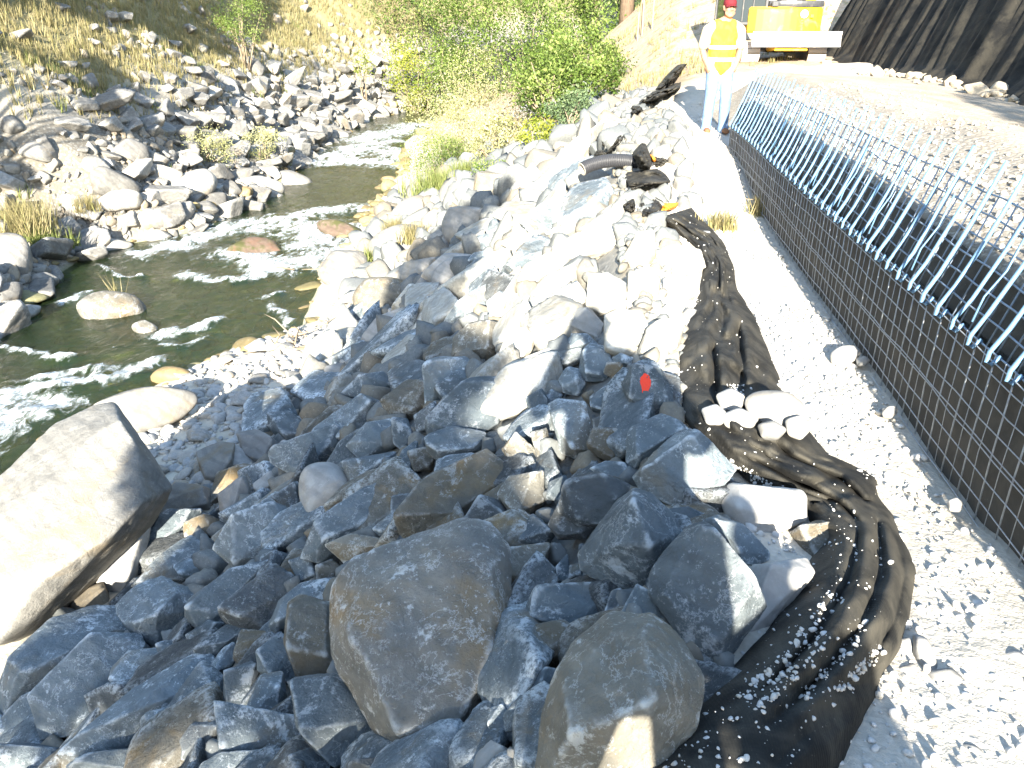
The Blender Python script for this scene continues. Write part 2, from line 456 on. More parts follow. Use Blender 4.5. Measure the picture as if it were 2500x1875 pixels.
def roughen(v, c, r0, rough, seed, freq=2.2):
    """v: verts about centre; adds lumps, ledges and grit along the radius"""
    L = np.linalg.norm(v, axis=1)[:, None]; d = v / L
    q = v / r0
    n = fbm(q * freq * 1.5 + seed * 3.1, 5, seed, .62) * .5
    st = fbm(q * freq * 1.3 - seed, 3, seed + 50)
    ledge = (np.floor(st * 4) / 4 + .5 * ((st * 4) % 1 > .9) * .1)
    g = np.abs(fbm(q * freq * 3 + 9, 3, seed + 80))
    return v + d * (r0 * rough * (n * .9 + ledge * .55 - g * .25))[:, None]
def gen_rock(seed, dims, p=80, rough=.10, level=4, n=13, chips=4):
    rg = np.random.default_rng(seed)
    N = rg.normal(size=(n, 3)); N /= np.linalg.norm(N, axis=1)[:, None]
    N = np.concatenate([N, np.array([[1, 0, 0], [-1, 0, 0], [0, 1, 0], [0, -1, 0], [0, 0, 1], [0, 0, -1]]) + rg.normal(size=(6, 3)) * .25])
    N /= np.linalg.norm(N, axis=1)[:, None]
    Dd = rg.uniform(.62, 1.0, len(N))
    v, f = ICO[level]
    r = radial(v, N, Dd, p)
    vv = v * r[:, None]
    if chips:
        C = rg.normal(size=(chips, 3)); C /= np.linalg.norm(C, axis=1)[:, None]
        sup = (vv @ C.T).max(0) * rg.uniform(.86, .97, chips)
        r = radial(v, np.concatenate([N, C]), np.concatenate([Dd, sup]), p)
        vv = v * r[:, None]
    vv = vv * np.asarray(dims)[None, :] * .55
    vv = roughen(vv, None, float(np.mean(dims)) * .5, rough, seed)
    return vv, f
def poly_area(p):
    x, y = p[:, 0], p[:, 1]; return abs(np.sum(x * np.roll(y, -1) - y * np.roll(x, -1))) / 2
def traced_rock(name, poly, mat, seed, thick=1.0, lift=.0, p=130, rough=.055, level=5, z=None, top=None, flat=.45, crown=.62, grow=1.10):
    """rock whose outline was measured in the photo: real size at its real distance, with depth"""
    rg = np.random.default_rng(seed)
    poly = np.asarray(poly, float)
    cpx = poly.mean(0); poly = cpx + (poly - cpx) * grow
    base = (poly[:, 1].max() * .35 + cpx[1] * .65)
    c = hitz(np.array([cpx[0]]), np.array([base]), z)[0] if z is not None else hit(np.array([cpx[0]]), np.array([base]))[0]
    wv = ray(*cpx); wv /= np.linalg.norm(wv)
    gn = ground_n(c[0], c[1]) if z is None else np.array([0, 0, 1.0])
    m = (1 - flat) * -wv + flat * gn; m /= np.linalg.norm(m)
    r = ray(poly[:, 0], poly[:, 1])
    sz0 = math.sqrt(poly_area(poly)) / FPX * np.linalg.norm(c - np.array([0, 0, CAMZ]))
    o = c + m * (lift + .12 * sz0) - np.array([0, 0, CAMZ])
    t = (o @ m) / (r @ m)
    P = r * t[:, None] + np.array([0, 0, CAMZ])
    cc = P.mean(0)
    loc = P - cc
    size = math.sqrt(max(poly_area(poly), 1)) / FPX * float(np.linalg.norm(cc - np.array([0, 0, CAMZ])))
    ht, hb = .26 * size * thick, .5 * size * thick
    inset = rg.uniform(crown - .12, crown + .12, len(loc))
    up = loc * inset[:, None] + m * (ht * rg.uniform(.7, 1.15, len(loc)))[:, None]
    if p > 40:      # quarried stone: a few strong top corners instead of a dome
        k0 = int(rg.integers(0, len(loc))); nk = 4 if len(loc) > 5 else 3
        ki = sorted({(k0 + int(round(j * len(loc) / nk))) % len(loc) for j in range(nk)})
        td = rg.normal(size=3); td -= m * (td @ m); td /= np.linalg.norm(td)
        lu = loc[ki] / (np.linalg.norm(loc[ki], axis=1)[:, None] + 1e-6)
        up = loc[ki] * rg.uniform(.66, .93, (len(ki), 1)) + m * (ht * (1.05 + .6 * (lu @ td)) * rg.uniform(.9, 1.1, len(ki)))[:, None]
    dn = loc * .8 - m * (hb * rg.uniform(.6, 1.0, len(loc)))[:, None]
    pts = [loc, up, dn]
    if top is not None:      # explicit ridge points (px, py, raise in m)
        tp = []
        for (tx, ty, hh) in top:
            rr = ray(tx, ty); q = rr * ((o + m * hh) @ m / (rr @ m)) + np.array([0, 0, CAMZ]) - cc; tp.append(q)
        pts = [loc, np.array(tp), dn]
    N, Dd = hull_planes(np.concatenate(pts))
    v, f = ICO[level]
    # stretch the directions so that vertices spread evenly over a long rock
    U, S, Vt = np.linalg.svd(np.concatenate([loc, dn]), full_matrices=False)
    S = np.clip(S / S.max(), .35, 1)
    dirs = (v * S[None, :]) @ Vt
    if np.linalg.det(Vt) < 0: f = f[:, ::-1]
    dirs /= np.linalg.norm(dirs, axis=1)[:, None]
    rr = radial(dirs, N, Dd, p)
    vv = dirs * rr[:, None]
    if rough > .03:
        nc_ = 6 if p > 40 else 12
        C = rg.normal(size=(nc_, 3)); C /= np.linalg.norm(C, axis=1)[:, None]
        sup = (vv @ C.T).max(0) * rg.uniform(.90, .985, nc_)
        rr = radial(dirs, np.concatenate([N, C]), np.concatenate([Dd, sup]), p); vv = dirs * rr[:, None]
    vv = roughen(vv, None, size * .5, rough, seed)
    me = mesh_np(name, vv, f, True)
    me.materials.append(mat)
    ob = obj(name, me, None, None, cc)
    RINFO[ob.name] = (float(cpx[0]), float(cpx[1]), float(math.sqrt(poly_area(poly))), ob, poly)
    return ob

# ------------------------------------------------------------------ the rocks measured in the photo
def tr(a, k, ox, oy): return [(x / k + ox, y / k + oy) for x, y in a]
def T3(*a): return tr(a, 1.7696, 0, 940)
def T4(*a): return tr(a, 1.7696, 1250, 940)
def T1(*a): return tr(a, 1.7648, 0, 0)
def T6(*a): return tr(a, 2.765, 1050, 400)
M['bigboulder'] = rock_mat('shore_boulder', (.19, .185, .17), (.25, .24, .215), (.24, .19, .12), .35, (.38, .37, .34), .6, .5)
ROCKS = []      # (name, polygon, material, label or None, category, group, options)
def rk(poly, mat='riprap', label=None, name='riprap_rock', **o):
    ROCKS.append((name, poly, mat, label, o))
# -- big named ones
rk(T3((0, 450), (125, 340), (140, 290), (230, 200), (400, 120), (470, 110), (545, 200), (600, 290), (690, 430), (712, 450), (640, 500), (610, 575), (450, 720), (300, 850), (130, 1000), (20, 1075), (-150, 1080), (-300, 900), (-200, 620)),
   'bigboulder', 'huge pale smooth sunlit boulder on the shore at the left edge', 'boulder', level=6, rough=.028, p=90, flat=.5, z=-2.15, thick=.9,
   top=[(290, 1010, .30), (335, 1110, .42), (345, 1230, .36), (240, 1330, .42), (90, 1420, .40), (-60, 1420, .3), (60, 1230, .36), (120, 1130, .22)])
rk(T3((400, 90), (560, 20), (660, 8), (830, 28), (850, 70), (760, 150), (560, 210), (470, 120)), 'boulder', 'flat pale boulder at the water just behind the huge smooth boulder', 'boulder', level=5, rough=.02, p=14, z=-2.55, thick=.7)
rk(T3((1440, 880), (1505, 765), (2010, 590), (2100, 600), (2190, 710), (2200, 1120), (2095, 1480), (1990, 1595), (1720, 1610), (1650, 1510), (1590, 1340), (1465, 1235), (1436, 1000)),
   'hero', 'largest tan-stained block in the middle of the shaded riprap', level=6, rough=.05, p=90, flat=.22, thick=1.0, lift=.10, grow=1.06,
   top=[(868, 1452, .17), (1130, 1335, .16), (1200, 1380, .16), (1205, 1590, .24), (1130, 1760, .25), (970, 1790, .24), (905, 1650, .25), (850, 1560, .22)])
rk(T4((130, 1620), (150, 1430), (210, 1230), (290, 1110), (440, 1010), (600, 1010), (720, 1110), (790, 1210), (810, 1290), (780, 1450), (650, 1620), (500, 1750), (130, 1750)),
   'riprap_tan', 'big rounded dark block at the bottom edge, with a sunlit sliver on it', level=6, rough=.055, p=100, lift=.04,
   top=[(1500, 1530, .10), (1585, 1525, .12), (1660, 1610, .10), (1590, 1700, .22), (1400, 1780, .20), (1375, 1660, .14)])
rk(T4((300, 740), (360, 640), (440, 530), (520, 460), (590, 480), (670, 550), (720, 640), (620, 810), (560, 860), (470, 860), (350, 820), (310, 790)), 'riprap', 'pyramid-shaped pale grey rock right of the tan-stained block', level=6, rough=.05, lift=.08,
   top=[(1545, 1215, .22), (1500, 1330, .16), (1590, 1330, .18)])
rk(T4((610, 820), (680, 720), (770, 630), (830, 610), (900, 700), (960, 790), (1050, 880), (1080, 950), (1040, 990), (960, 1120), (900, 1200), (850, 1240), (780, 1130), (660, 970), (610, 900)), 'riprap', 'large upright grey slab half in sun beside the black fabric', level=6, rough=.04, lift=.08, flat=.3)
rk(T4((830, 590), (900, 570), (1000, 610), (1105, 720), (1100, 750), (1030, 780), (980, 760), (900, 680)), 'riprap', 'sunlit wedge of rock between the upright slab and the pale block', lift=.05)
rk(T4((905, 480), (950, 430), (1240, 455), (1262, 480), (1262, 580), (1060, 655), (1000, 610), (935, 570)), 'cobble', 'bright sunlit rectangular block under the fold of black fabric', level=5, rough=.03, p=40, lift=.05)
rk(T4((540, 400), (620, 300), (720, 220), (790, 240), (880, 290), (965, 380), (900, 430), (850, 450), (760, 510), (700, 510), (570, 450)), 'riprap', 'grey rock split by the sharp edge of the shadow, left of the fabric', level=6, rough=.05, lift=.06)
rk(T4((210, 540), (240, 450), (350, 380), (440, 400), (510, 440), (470, 510), (380, 590), (290, 600)), 'riprap_dark', 'dark flat-topped rock with crumbs of dirt on top', level=5, lift=.06, flat=.6)
rk(T6((1305, 1490), (1380, 1380), (1460, 1350), (1560, 1400), (1620, 1530), (1640, 1650), (1500, 1690), (1350, 1620)), 'riprap', 'grey rock marked with a bright red-orange paint spot', level=6, rough=.04, lift=.05, flat=.35)
rk(T3((1280, 1310), (1300, 1270), (1450, 1260), (1580, 1360), (1640, 1470), (1590, 1560), (1440, 1640), (1350, 1560), (1290, 1470)), 'riprap', 'pale blue-grey block wedged at the lower left of the tan-stained block', level=6, rough=.04, lift=.05)
rk(T3((1285, 400), (1330, 345), (1420, 325), (1500, 380), (1520, 450), (1450, 540), (1330, 600), (1300, 540)), 'cobble', 'smooth round-shouldered bluish stone above the tan-stained block', level=5, rough=.02, p=10, lift=.05)
rk(T3((420, 850), (520, 720), (650, 590), (625, 720), (560, 870), (530, 895)), 'cobble', 'whitish narrow stone touching the huge smooth boulder', level=4, rough=.04, lift=.05)
rk(T3((290, 1580), (420, 1450), (600, 1320), (760, 1210), (850, 1160), (905, 1190), (880, 1290), (720, 1400), (560, 1560), (420, 1660), (300, 1650)), 'riprap', 'longest slanting slab in the bottom left shade', level=6, rough=.04, flat=.6, thick=.8)
rk(T3((165, 1390), (300, 1270), (480, 1090), (590, 1090), (610, 1130), (500, 1210), (510, 1330), (430, 1420), (300, 1500), (190, 1500)), 'riprap', 'slanting smooth slab just above the longest slab', level=6, rough=.03, flat=.6, thick=.9)
rk(T3((500, 960), (590, 870), (700, 835), (800, 880), (842, 910), (810, 990), (740, 1060), (680, 1130), (590, 1090), (540, 1000)), 'riprap', 'lumpy grey rock with an overhanging lip in the lower left shade', level=6, rough=.06, lift=.08)
rk(T3((10, 1300), (70, 1160), (230, 1030), (420, 960), (560, 980), (590, 1090), (400, 1180), (230, 1290), (130, 1360), (20, 1450)), 'riprap', 'broad brownish rock below the huge smooth boulder', level=6, rough=.04, flat=.6)
rk(T3((930, 700), (1040, 600), (1200, 520), (1270, 560), (1278, 630), (1180, 720), (1030, 790)), 'riprap', 'smooth slate-grey slab with a dark broken end', level=5, rough=.03, lift=.05)
rk(T3((1310, 740), (1380, 620), (1500, 520), (1690, 370), (1680, 480), (1600, 620), (1500, 650), (1380, 760)), 'riprap', 'long banded rock slanting above the tan-stained block', level=5, lift=.05)
rk(T3((1740, 620), (1780, 480), (1850, 440), (1920, 390), (2090, 290), (2212, 390), (2080, 470), (1990, 600), (1850, 660), (1760, 660)), 'riprap_tan', 'rock with a sunlit tip behind the tan-stained block', level=6, rough=.05, lift=.05)
rk(T3((1840, 200), (1960, 90), (2060, 0), (2150, -25), (2185, 30), (2140, 160), (2000, 230), (1880, 235)), 'riprap', 'large flat grey rock in shade left of the head shadow', level=6, rough=.04, flat=.6, lift=.03)
rk(T6((150, 1300), (160, 1180), (260, 1090), (380, 1060), (450, 1080), (490, 1220), (430, 1300), (350, 1330)), 'riprap_tan', 'broad brown-grey rock under the dappled edge of the shade', level=6, rough=.045)
rk(T6((0, 760), (60, 680), (180, 620), (290, 620), (260, 720), (120, 830), (30, 860)), 'cobble', 'smooth blue-grey boulder at the top of the shaded riprap', level=5, rough=.02, p=10)
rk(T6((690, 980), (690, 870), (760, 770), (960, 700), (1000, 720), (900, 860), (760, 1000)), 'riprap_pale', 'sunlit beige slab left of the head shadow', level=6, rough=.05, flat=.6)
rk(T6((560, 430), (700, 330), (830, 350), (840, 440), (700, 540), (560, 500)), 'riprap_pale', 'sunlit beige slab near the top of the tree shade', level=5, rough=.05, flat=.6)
# -- lower left and middle shade
for pg, mt in [
 (T3((850, 290), (960, 245), (1010, 250), (1010, 350), (960, 440), (890, 430)), 'boulder'),
 (T3((1025, 210), (1110, 195), (1200, 250), (1190, 330), (1140, 365), (1060, 310)), 'cobble'),
 (T3((670, 520), (760, 425), (900, 450), (900, 540), (670, 570)), 'boulder'),
 (T3((945, 480), (1060, 400), (1075, 480), (1010, 600), (960, 570)), 'cobble'),
 (T3((960, 300), (1020, 260), (1110, 330), (1060, 370), (980, 370)), 'cobble'),
 (T3((890, 540), (940, 380), (1050, 345), (1120, 360), (1010, 420), (940, 490)), 'riprap_tan'),
 (T3((1160, 130), (1250, 115), (1360, 200), (1350, 230), (1240, 260), (1170, 190)), 'riprap'),
 (T3((580, 760), (630, 620), (720, 545), (870, 545), (800, 640), (690, 720)), 'riprap'),
 (T3((790, 600), (900, 565), (960, 590), (940, 650), (870, 670), (800, 660)), 'riprap_tan'),
 (T3((910, 660), (990, 610), (1010, 640), (960, 700)), 'riprap_tan'),
 (T3((580, 860), (680, 780), (740, 700), (810, 650), (920, 720), (830, 830), (620, 880)), 'riprap'),
 (T3((750, 780), (820, 750), (900, 780), (850, 830), (780, 830)), 'riprap'),
 (T3((490, 1220), (560, 1150), (700, 1140), (720, 1200), (680, 1290), (560, 1330), (500, 1300)), 'riprap'),
 (T3((0, 1540), (10, 1440), (100, 1360), (230, 1300), (170, 1400), (190, 1490), (60, 1560)), 'riprap'),
 (T3((-40, 1570), (100, 1550), (290, 1580), (280, 1650), (100, 1720), (-40, 1720)), 'riprap'),
 (T3((805, 1080), (900, 1020), (960, 1030), (940, 1100), (870, 1160), (820, 1110)), 'riprap'),
 (T3((850, 1160), (1030, 1000), (1100, 1040), (1000, 1130), (920, 1180)), 'riprap'),
 (T3((810, 1000), (830, 920), (1010, 800), (1080, 780), (1180, 760), (1000, 930), (960, 1030), (880, 1060)), 'riprap'),
 (T3((965, 1000), (1100, 850), (1180, 780), (1260, 830), (1260, 900), (1170, 1050), (1060, 1060), (1000, 1040)), 'riprap_dark'),
 (T3((1010, 1180), (1040, 1060), (1160, 1070), (1110, 1190), (1040, 1210)), 'riprap_tan'),
 (T3((1110, 1160), (1190, 1090), (1240, 1110), (1280, 1180), (1270, 1290), (1180, 1280), (1120, 1230)), 'riprap'),
 (T3((1235, 1120), (1250, 950), (1300, 915), (1420, 950), (1440, 1100), (1460, 1220), (1400, 1260), (1290, 1260), (1260, 1180)), 'riprap_tan'),
 (T3((1165, 1040), (1210, 930), (1300, 860), (1440, 840), (1450, 920), (1300, 915), (1240, 1000), (1200, 1060)), 'riprap'),
 (T3((880, 1250), (960, 1140), (1010, 1110), (1010, 1200), (930, 1260)), 'riprap'),
 (T3((1065, 1400), (1130, 1260), (1220, 1240), (1230, 1330), (1190, 1450), (1090, 1440)), 'riprap'),
 (T3((970, 1350), (980, 1250), (1080, 1200), (1120, 1220), (1060, 1380), (990, 1400)), 'riprap'),
 (T3((720, 1400), (880, 1200), (960, 1260), (960, 1360), (850, 1380), (740, 1470)), 'riprap'),
 (T3((610, 1560), (620, 1430), (740, 1450), (960, 1370), (820, 1480), (720, 1580)), 'riprap'),
 (T3((780, 1540), (830, 1470), (940, 1430), (960, 1500), (860, 1620), (790, 1610)), 'riprap_dark'),
 (T3((960, 1400), (1100, 1460), (1300, 1450), (1310, 1560), (1100, 1640), (960, 1600)), 'riprap'),
 (T3((300, 1660), (430, 1600), (600, 1570), (720, 1600), (760, 1700), (300, 1720)), 'riprap'),
 (T3((860, 1650), (960, 1600), (1260, 1600), (1300, 1700), (860, 1720)), 'riprap'),
 (T3((1260, 1620), (1340, 1570), (1420, 1640), (1400, 1720), (1260, 1720)), 'riprap'),
 (T3((1510, 1640), (1700, 1610), (1780, 1620), (1760, 1720), (1510, 1720)), 'riprap_dark'),
 (T3((1780, 1600), (1850, 1570), (1900, 1600), (1880, 1650), (1800, 1660)), 'riprap_tan'),
 (T3((2060, 1600), (2120, 1540), (2200, 1580), (2240, 1680), (2040, 1700)), 'cobble'),
 (T3((2110, 1480), (2120, 1400), (2180, 1380), (2230, 1450), (2230, 1530), (2130, 1530)), 'riprap'),
 (T3((1410, 690), (1520, 650), (1650, 665), (1740, 680), (1600, 720), (1500, 770)), 'riprap_tan'),
 (T3((2090, 480), (2212, 410), (2240, 500), (2200, 580), (2130, 560)), 'riprap_tan'),
 (T3((1990, 610), (2080, 480), (2150, 500), (2200, 560), (2190, 680), (2090, 590)), 'riprap_dark'),
 (T3((1610, 620), (1700, 550), (1740, 600), (1700, 660), (1640, 650)), 'riprap'),
 (T3((1680, 410), (1740, 290), (1800, 240), (1810, 340), (1740, 420)), 'riprap'),
 (T3((1690, 480), (1780, 470), (1750, 580), (1690, 590)), 'riprap_dark'),
 (T3((1760, 290), (1840, 270), (1880, 300), (1860, 360), (1790, 370)), 'riprap_tan'),
 (T3((1840, 220), (1960, 180), (2100, 210), (2060, 280), (1980, 310), (1900, 330), (1850, 280)), 'riprap'),
 (T3((1500, 260), (1590, 170), (1690, 150), (1700, 280), (1560, 320)), 'riprap'),
 (T3((1340, 200), (1500, 110), (1570, 50), (1650, 80), (1590, 170), (1480, 250)), 'riprap'),
 (T3((1170, 280), (1310, 240), (1480, 190), (1500, 240), (1460, 290), (1280, 390), (1180, 330)), 'riprap'),
 (T3((1480, 330), (1520, 320), (1700, 290), (1700, 340), (1600, 400), (1520, 430)), 'riprap'),
 (T3((1700, 150), (1760, 150), (1790, 220), (1740, 280), (1700, 250)), 'riprap'),
 (T3((1060, 570), (1200, 440), (1310, 380), (1290, 420), (1180, 500), (1090, 570)), 'riprap'),
 (T3((1180, 490), (1290, 420), (1300, 540), (1310, 600), (1220, 520)), 'riprap_dark'),
 (T3((1090, 430), (1170, 370), (1190, 430), (1120, 480)), 'cobble'),
 (T3((1250, 760), (1350, 730), (1370, 830), (1290, 850)), 'riprap'),
 (T3((1370, 790), (1440, 750), (1480, 790), (1440, 840), (1370, 840)), 'riprap_tan'),
 (T3((680, 1130), (800, 1090), (850, 1160), (760, 1200), (700, 1180)), 'riprap'),
 (T3((210, 1250), (300, 1180), (380, 1200), (330, 1260), (240, 1300)), 'riprap_tan'),
 (T3((1880, 20), (1970, -60), (2050, -40), (2030, 20), (1930, 90)), 'riprap'),
 (T3((1650, 70), (1760, -20), (1870, -10), (1890, 60), (1800, 140), (1700, 140)), 'riprap_tan'),
 (T3((1480, 60), (1560, -30), (1680, -60), (1700, 0), (1600, 60)), 'riprap'),
 (T3((1790, 130), (1880, 70), (1900, 130), (1850, 190), (1800, 200)), 'riprap_dark'),
 # middle, in the photographer's shadow
 (T4((330, 270), (360, 200), (490, 190), (490, 290), (440, 330), (380, 310)), 'riprap_tan'),
 (T4((500, 330), (510, 190), (640, 130), (720, 160), (770, 210), (640, 280), (540, 350)), 'riprap'),
 (T4((160, 90), (200, 70), (310, 70), (340, 190), (340, 270), (280, 310), (220, 290), (190, 200)), 'riprap'),
 (T4((0, 390), (130, 370), (130, 500), (40, 580), (0, 560), (-60, 470)), 'riprap_tan'),
 (T4((0, 240), (30, 220), (110, 290), (130, 370), (50, 390), (0, 340), (-40, 280)), 'riprap_tan'),
 (T4((80, 210), (150, 190), (160, 290), (120, 350)), 'riprap_tan'),
 (T4((0, 720), (90, 700), (160, 690), (100, 850), (0, 920), (-50, 850)), 'riprap_tan'),
 (T4((-30, 960), (60, 890), (100, 960), (80, 1050), (0, 1110), (-30, 1080)), 'riprap_tan'),
 (T4((-20, 1140), (90, 1040), (220, 1020), (300, 1080), (260, 1160), (120, 1230), (0, 1240)), 'riprap_tan'),
 (T4((-30, 1420), (60, 1310), (160, 1230), (200, 1240), (150, 1350), (50, 1470), (-20, 1500)), 'riprap'),
 (T4((70, 950), (120, 890), (390, 860), (390, 980), (300, 1070), (190, 1020), (100, 1030)), 'riprap'),
 (T4((400, 1000), (430, 890), (470, 880), (470, 980), (420, 1020)), 'riprap_dark'),
 (T4((470, 1000), (540, 870), (640, 930), (680, 1020), (620, 1000)), 'riprap'),
 (T4((1215, 640), (1330, 590), (1510, 590), (1480, 640), (1400, 720), (1300, 790), (1260, 740)), 'riprap_tan'),
 (T4((1040, 790), (1110, 780), (1260, 760), (1300, 820), (1150, 1000), (1060, 1100), (960, 1170), (1000, 1060), (1090, 950)), 'cobble'),
 (T4((20, 650), (90, 560), (190, 640), (130, 690), (30, 690)), 'riprap'),
 (T4((160, 600), (200, 520), (290, 600), (380, 590), (310, 660), (200, 660)), 'riprap_dark'),
 (T4((160, 420), (230, 390), (250, 440), (200, 500), (150, 490)), 'riprap'),
 (T4((340, 360), (410, 330), (500, 340), (530, 400), (470, 430), (420, 380)), 'riprap'),
 (T4((660, 540), (760, 530), (830, 560), (760, 620), (700, 620)), 'riprap'),
 (T4((540, 460), (600, 450), (660, 490), (620, 520), (560, 500)), 'riprap_dark'),
 (T4((190, 790), (240, 730), (250, 840), (200, 850)), 'riprap'), (T4((250, 780), (300, 770), (305, 830), (250, 840)), 'riprap'),
 (T4((110, 860), (170, 820), (190, 850), (140, 890)), 'riprap'),
 (T4((860, 1260), (900, 1180), (960, 1170), (930, 1230), (880, 1300)), 'riprap'),
 (T4((0, 1570), (150, 1660), (160, 1720), (-40, 1720), (-40, 1620)), 'cobble'),
 (T4((340, 60), (400, 10), (480, 30), (490, 110), (420, 130), (350, 110)), 'riprap'),
 (T4((60, 60), (130, 20), (160, 70), (150, 150), (90, 170)), 'riprap'),
 (T4((345, 150), (420, 130), (500, 150), (490, 190), (360, 200)), 'riprap_dark'),
 (T6((890, 1260), (960, 1150), (1060, 1150), (1140, 1230), (1020, 1250)), 'riprap'),
 (T6((1030, 1260), (1080, 1220), (1180, 1240), (1240, 1330), (1180, 1450), (1060, 1460), (1010, 1400)), 'riprap'),
 (T6((850, 1290), (1020, 1240), (1020, 1320), (940, 1370), (840, 1370)), 'riprap'),
 (T6((870, 1450), (930, 1370), (1000, 1390), (1040, 1480), (1000, 1560), (900, 1540)), 'riprap'),
 (T6((1170, 1410), (1200, 1350), (1290, 1350), (1320, 1420), (1240, 1450)), 'riprap_tan'),
 (T6((1230, 1310), (1290, 1280), (1370, 1310), (1350, 1360), (1260, 1360)), 'riprap'),
 (T6((1080, 1600), (1200, 1480), (1300, 1500), (1330, 1570), (1240, 1640), (1130, 1640)), 'riprap_dark'),
 (T6((760, 1620), (820, 1520), (890, 1560), (870, 1620)), 'riprap'),
 (T6((660, 1600), (690, 1520), (770, 1530), (750, 1620)), 'riprap'),
 # upper shade
 (T6((430, 340), (520, 260), (570, 255), (560, 330), (470, 355)), 'riprap'),
 (T6((110, 830), (200, 740), (290, 790), (300, 850), (180, 950), (120, 900)), 'riprap_tan'),
 (T6((400, 690), (480, 650), (550, 690), (520, 760), (430, 790)), 'riprap'),
 (T6((330, 700), (440, 660), (420, 720), (350, 730)), 'riprap'),
 (T6((460, 620), (560, 570), (640, 600), (560, 650), (500, 660)), 'riprap_tan'),
 (T6((70, 1110), (200, 960), (330, 850), (400, 810), (420, 880), (330, 1000), (180, 1090)), 'riprap'),
 (T6((390, 950), (470, 860), (520, 900), (490, 990), (400, 1010)), 'riprap'),
 (T6((500, 980), (550, 880), (600, 930), (680, 900), (640, 960), (520, 1010)), 'riprap_tan'),
 (T6((-20, 900), (100, 900), (150, 970), (60, 1080), (-20, 1090)), 'riprap_dark'),
 (T6((-20, 1380), (70, 1310), (240, 1310), (330, 1390), (310, 1450), (200, 1500), (80, 1580), (-20, 1620)), 'riprap'),
 (T6((270, 560), (330, 480), (440, 470), (450, 530), (360, 590)), 'riprap'),
 (T6((250, 660), (300, 600), (420, 590), (460, 620), (380, 660)), 'riprap'),
 (T6((380, 470), (410, 380), (520, 350), (560, 420), (470, 480)), 'riprap'),
 (T6((500, 800), (560, 720), (620, 700), (640, 780), (560, 850)), 'riprap_tan'),
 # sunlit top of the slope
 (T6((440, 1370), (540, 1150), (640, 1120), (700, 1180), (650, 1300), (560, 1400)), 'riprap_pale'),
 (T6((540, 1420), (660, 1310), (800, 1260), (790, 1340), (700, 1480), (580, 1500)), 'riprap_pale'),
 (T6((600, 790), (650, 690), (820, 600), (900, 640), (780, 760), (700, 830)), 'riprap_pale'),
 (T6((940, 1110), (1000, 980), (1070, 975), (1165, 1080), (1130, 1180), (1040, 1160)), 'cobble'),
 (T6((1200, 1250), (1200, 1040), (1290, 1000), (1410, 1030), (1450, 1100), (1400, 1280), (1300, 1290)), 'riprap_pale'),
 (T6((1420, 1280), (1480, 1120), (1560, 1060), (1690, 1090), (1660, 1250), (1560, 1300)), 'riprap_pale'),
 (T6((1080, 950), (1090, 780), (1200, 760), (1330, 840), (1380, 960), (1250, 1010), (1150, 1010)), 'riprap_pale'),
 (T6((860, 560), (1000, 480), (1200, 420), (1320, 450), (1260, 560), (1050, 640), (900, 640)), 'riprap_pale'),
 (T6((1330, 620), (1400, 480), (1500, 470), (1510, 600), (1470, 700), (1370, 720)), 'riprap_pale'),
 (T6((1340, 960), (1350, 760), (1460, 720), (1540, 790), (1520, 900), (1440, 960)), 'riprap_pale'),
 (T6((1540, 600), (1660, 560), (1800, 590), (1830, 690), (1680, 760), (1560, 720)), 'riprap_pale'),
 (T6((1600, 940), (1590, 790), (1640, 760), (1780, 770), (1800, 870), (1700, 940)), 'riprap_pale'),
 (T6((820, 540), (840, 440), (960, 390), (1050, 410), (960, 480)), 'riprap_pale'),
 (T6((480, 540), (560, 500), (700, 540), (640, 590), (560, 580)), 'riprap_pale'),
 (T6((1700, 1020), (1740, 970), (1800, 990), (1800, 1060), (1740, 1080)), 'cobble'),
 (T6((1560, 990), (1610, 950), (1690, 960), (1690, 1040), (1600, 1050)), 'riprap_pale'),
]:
    rk(pg, mt, **({'flat': .12, 'grow': 1.24, 'lift': .05, 'thick': .8} if mt == 'riprap_pale' else {'flat': .4}))
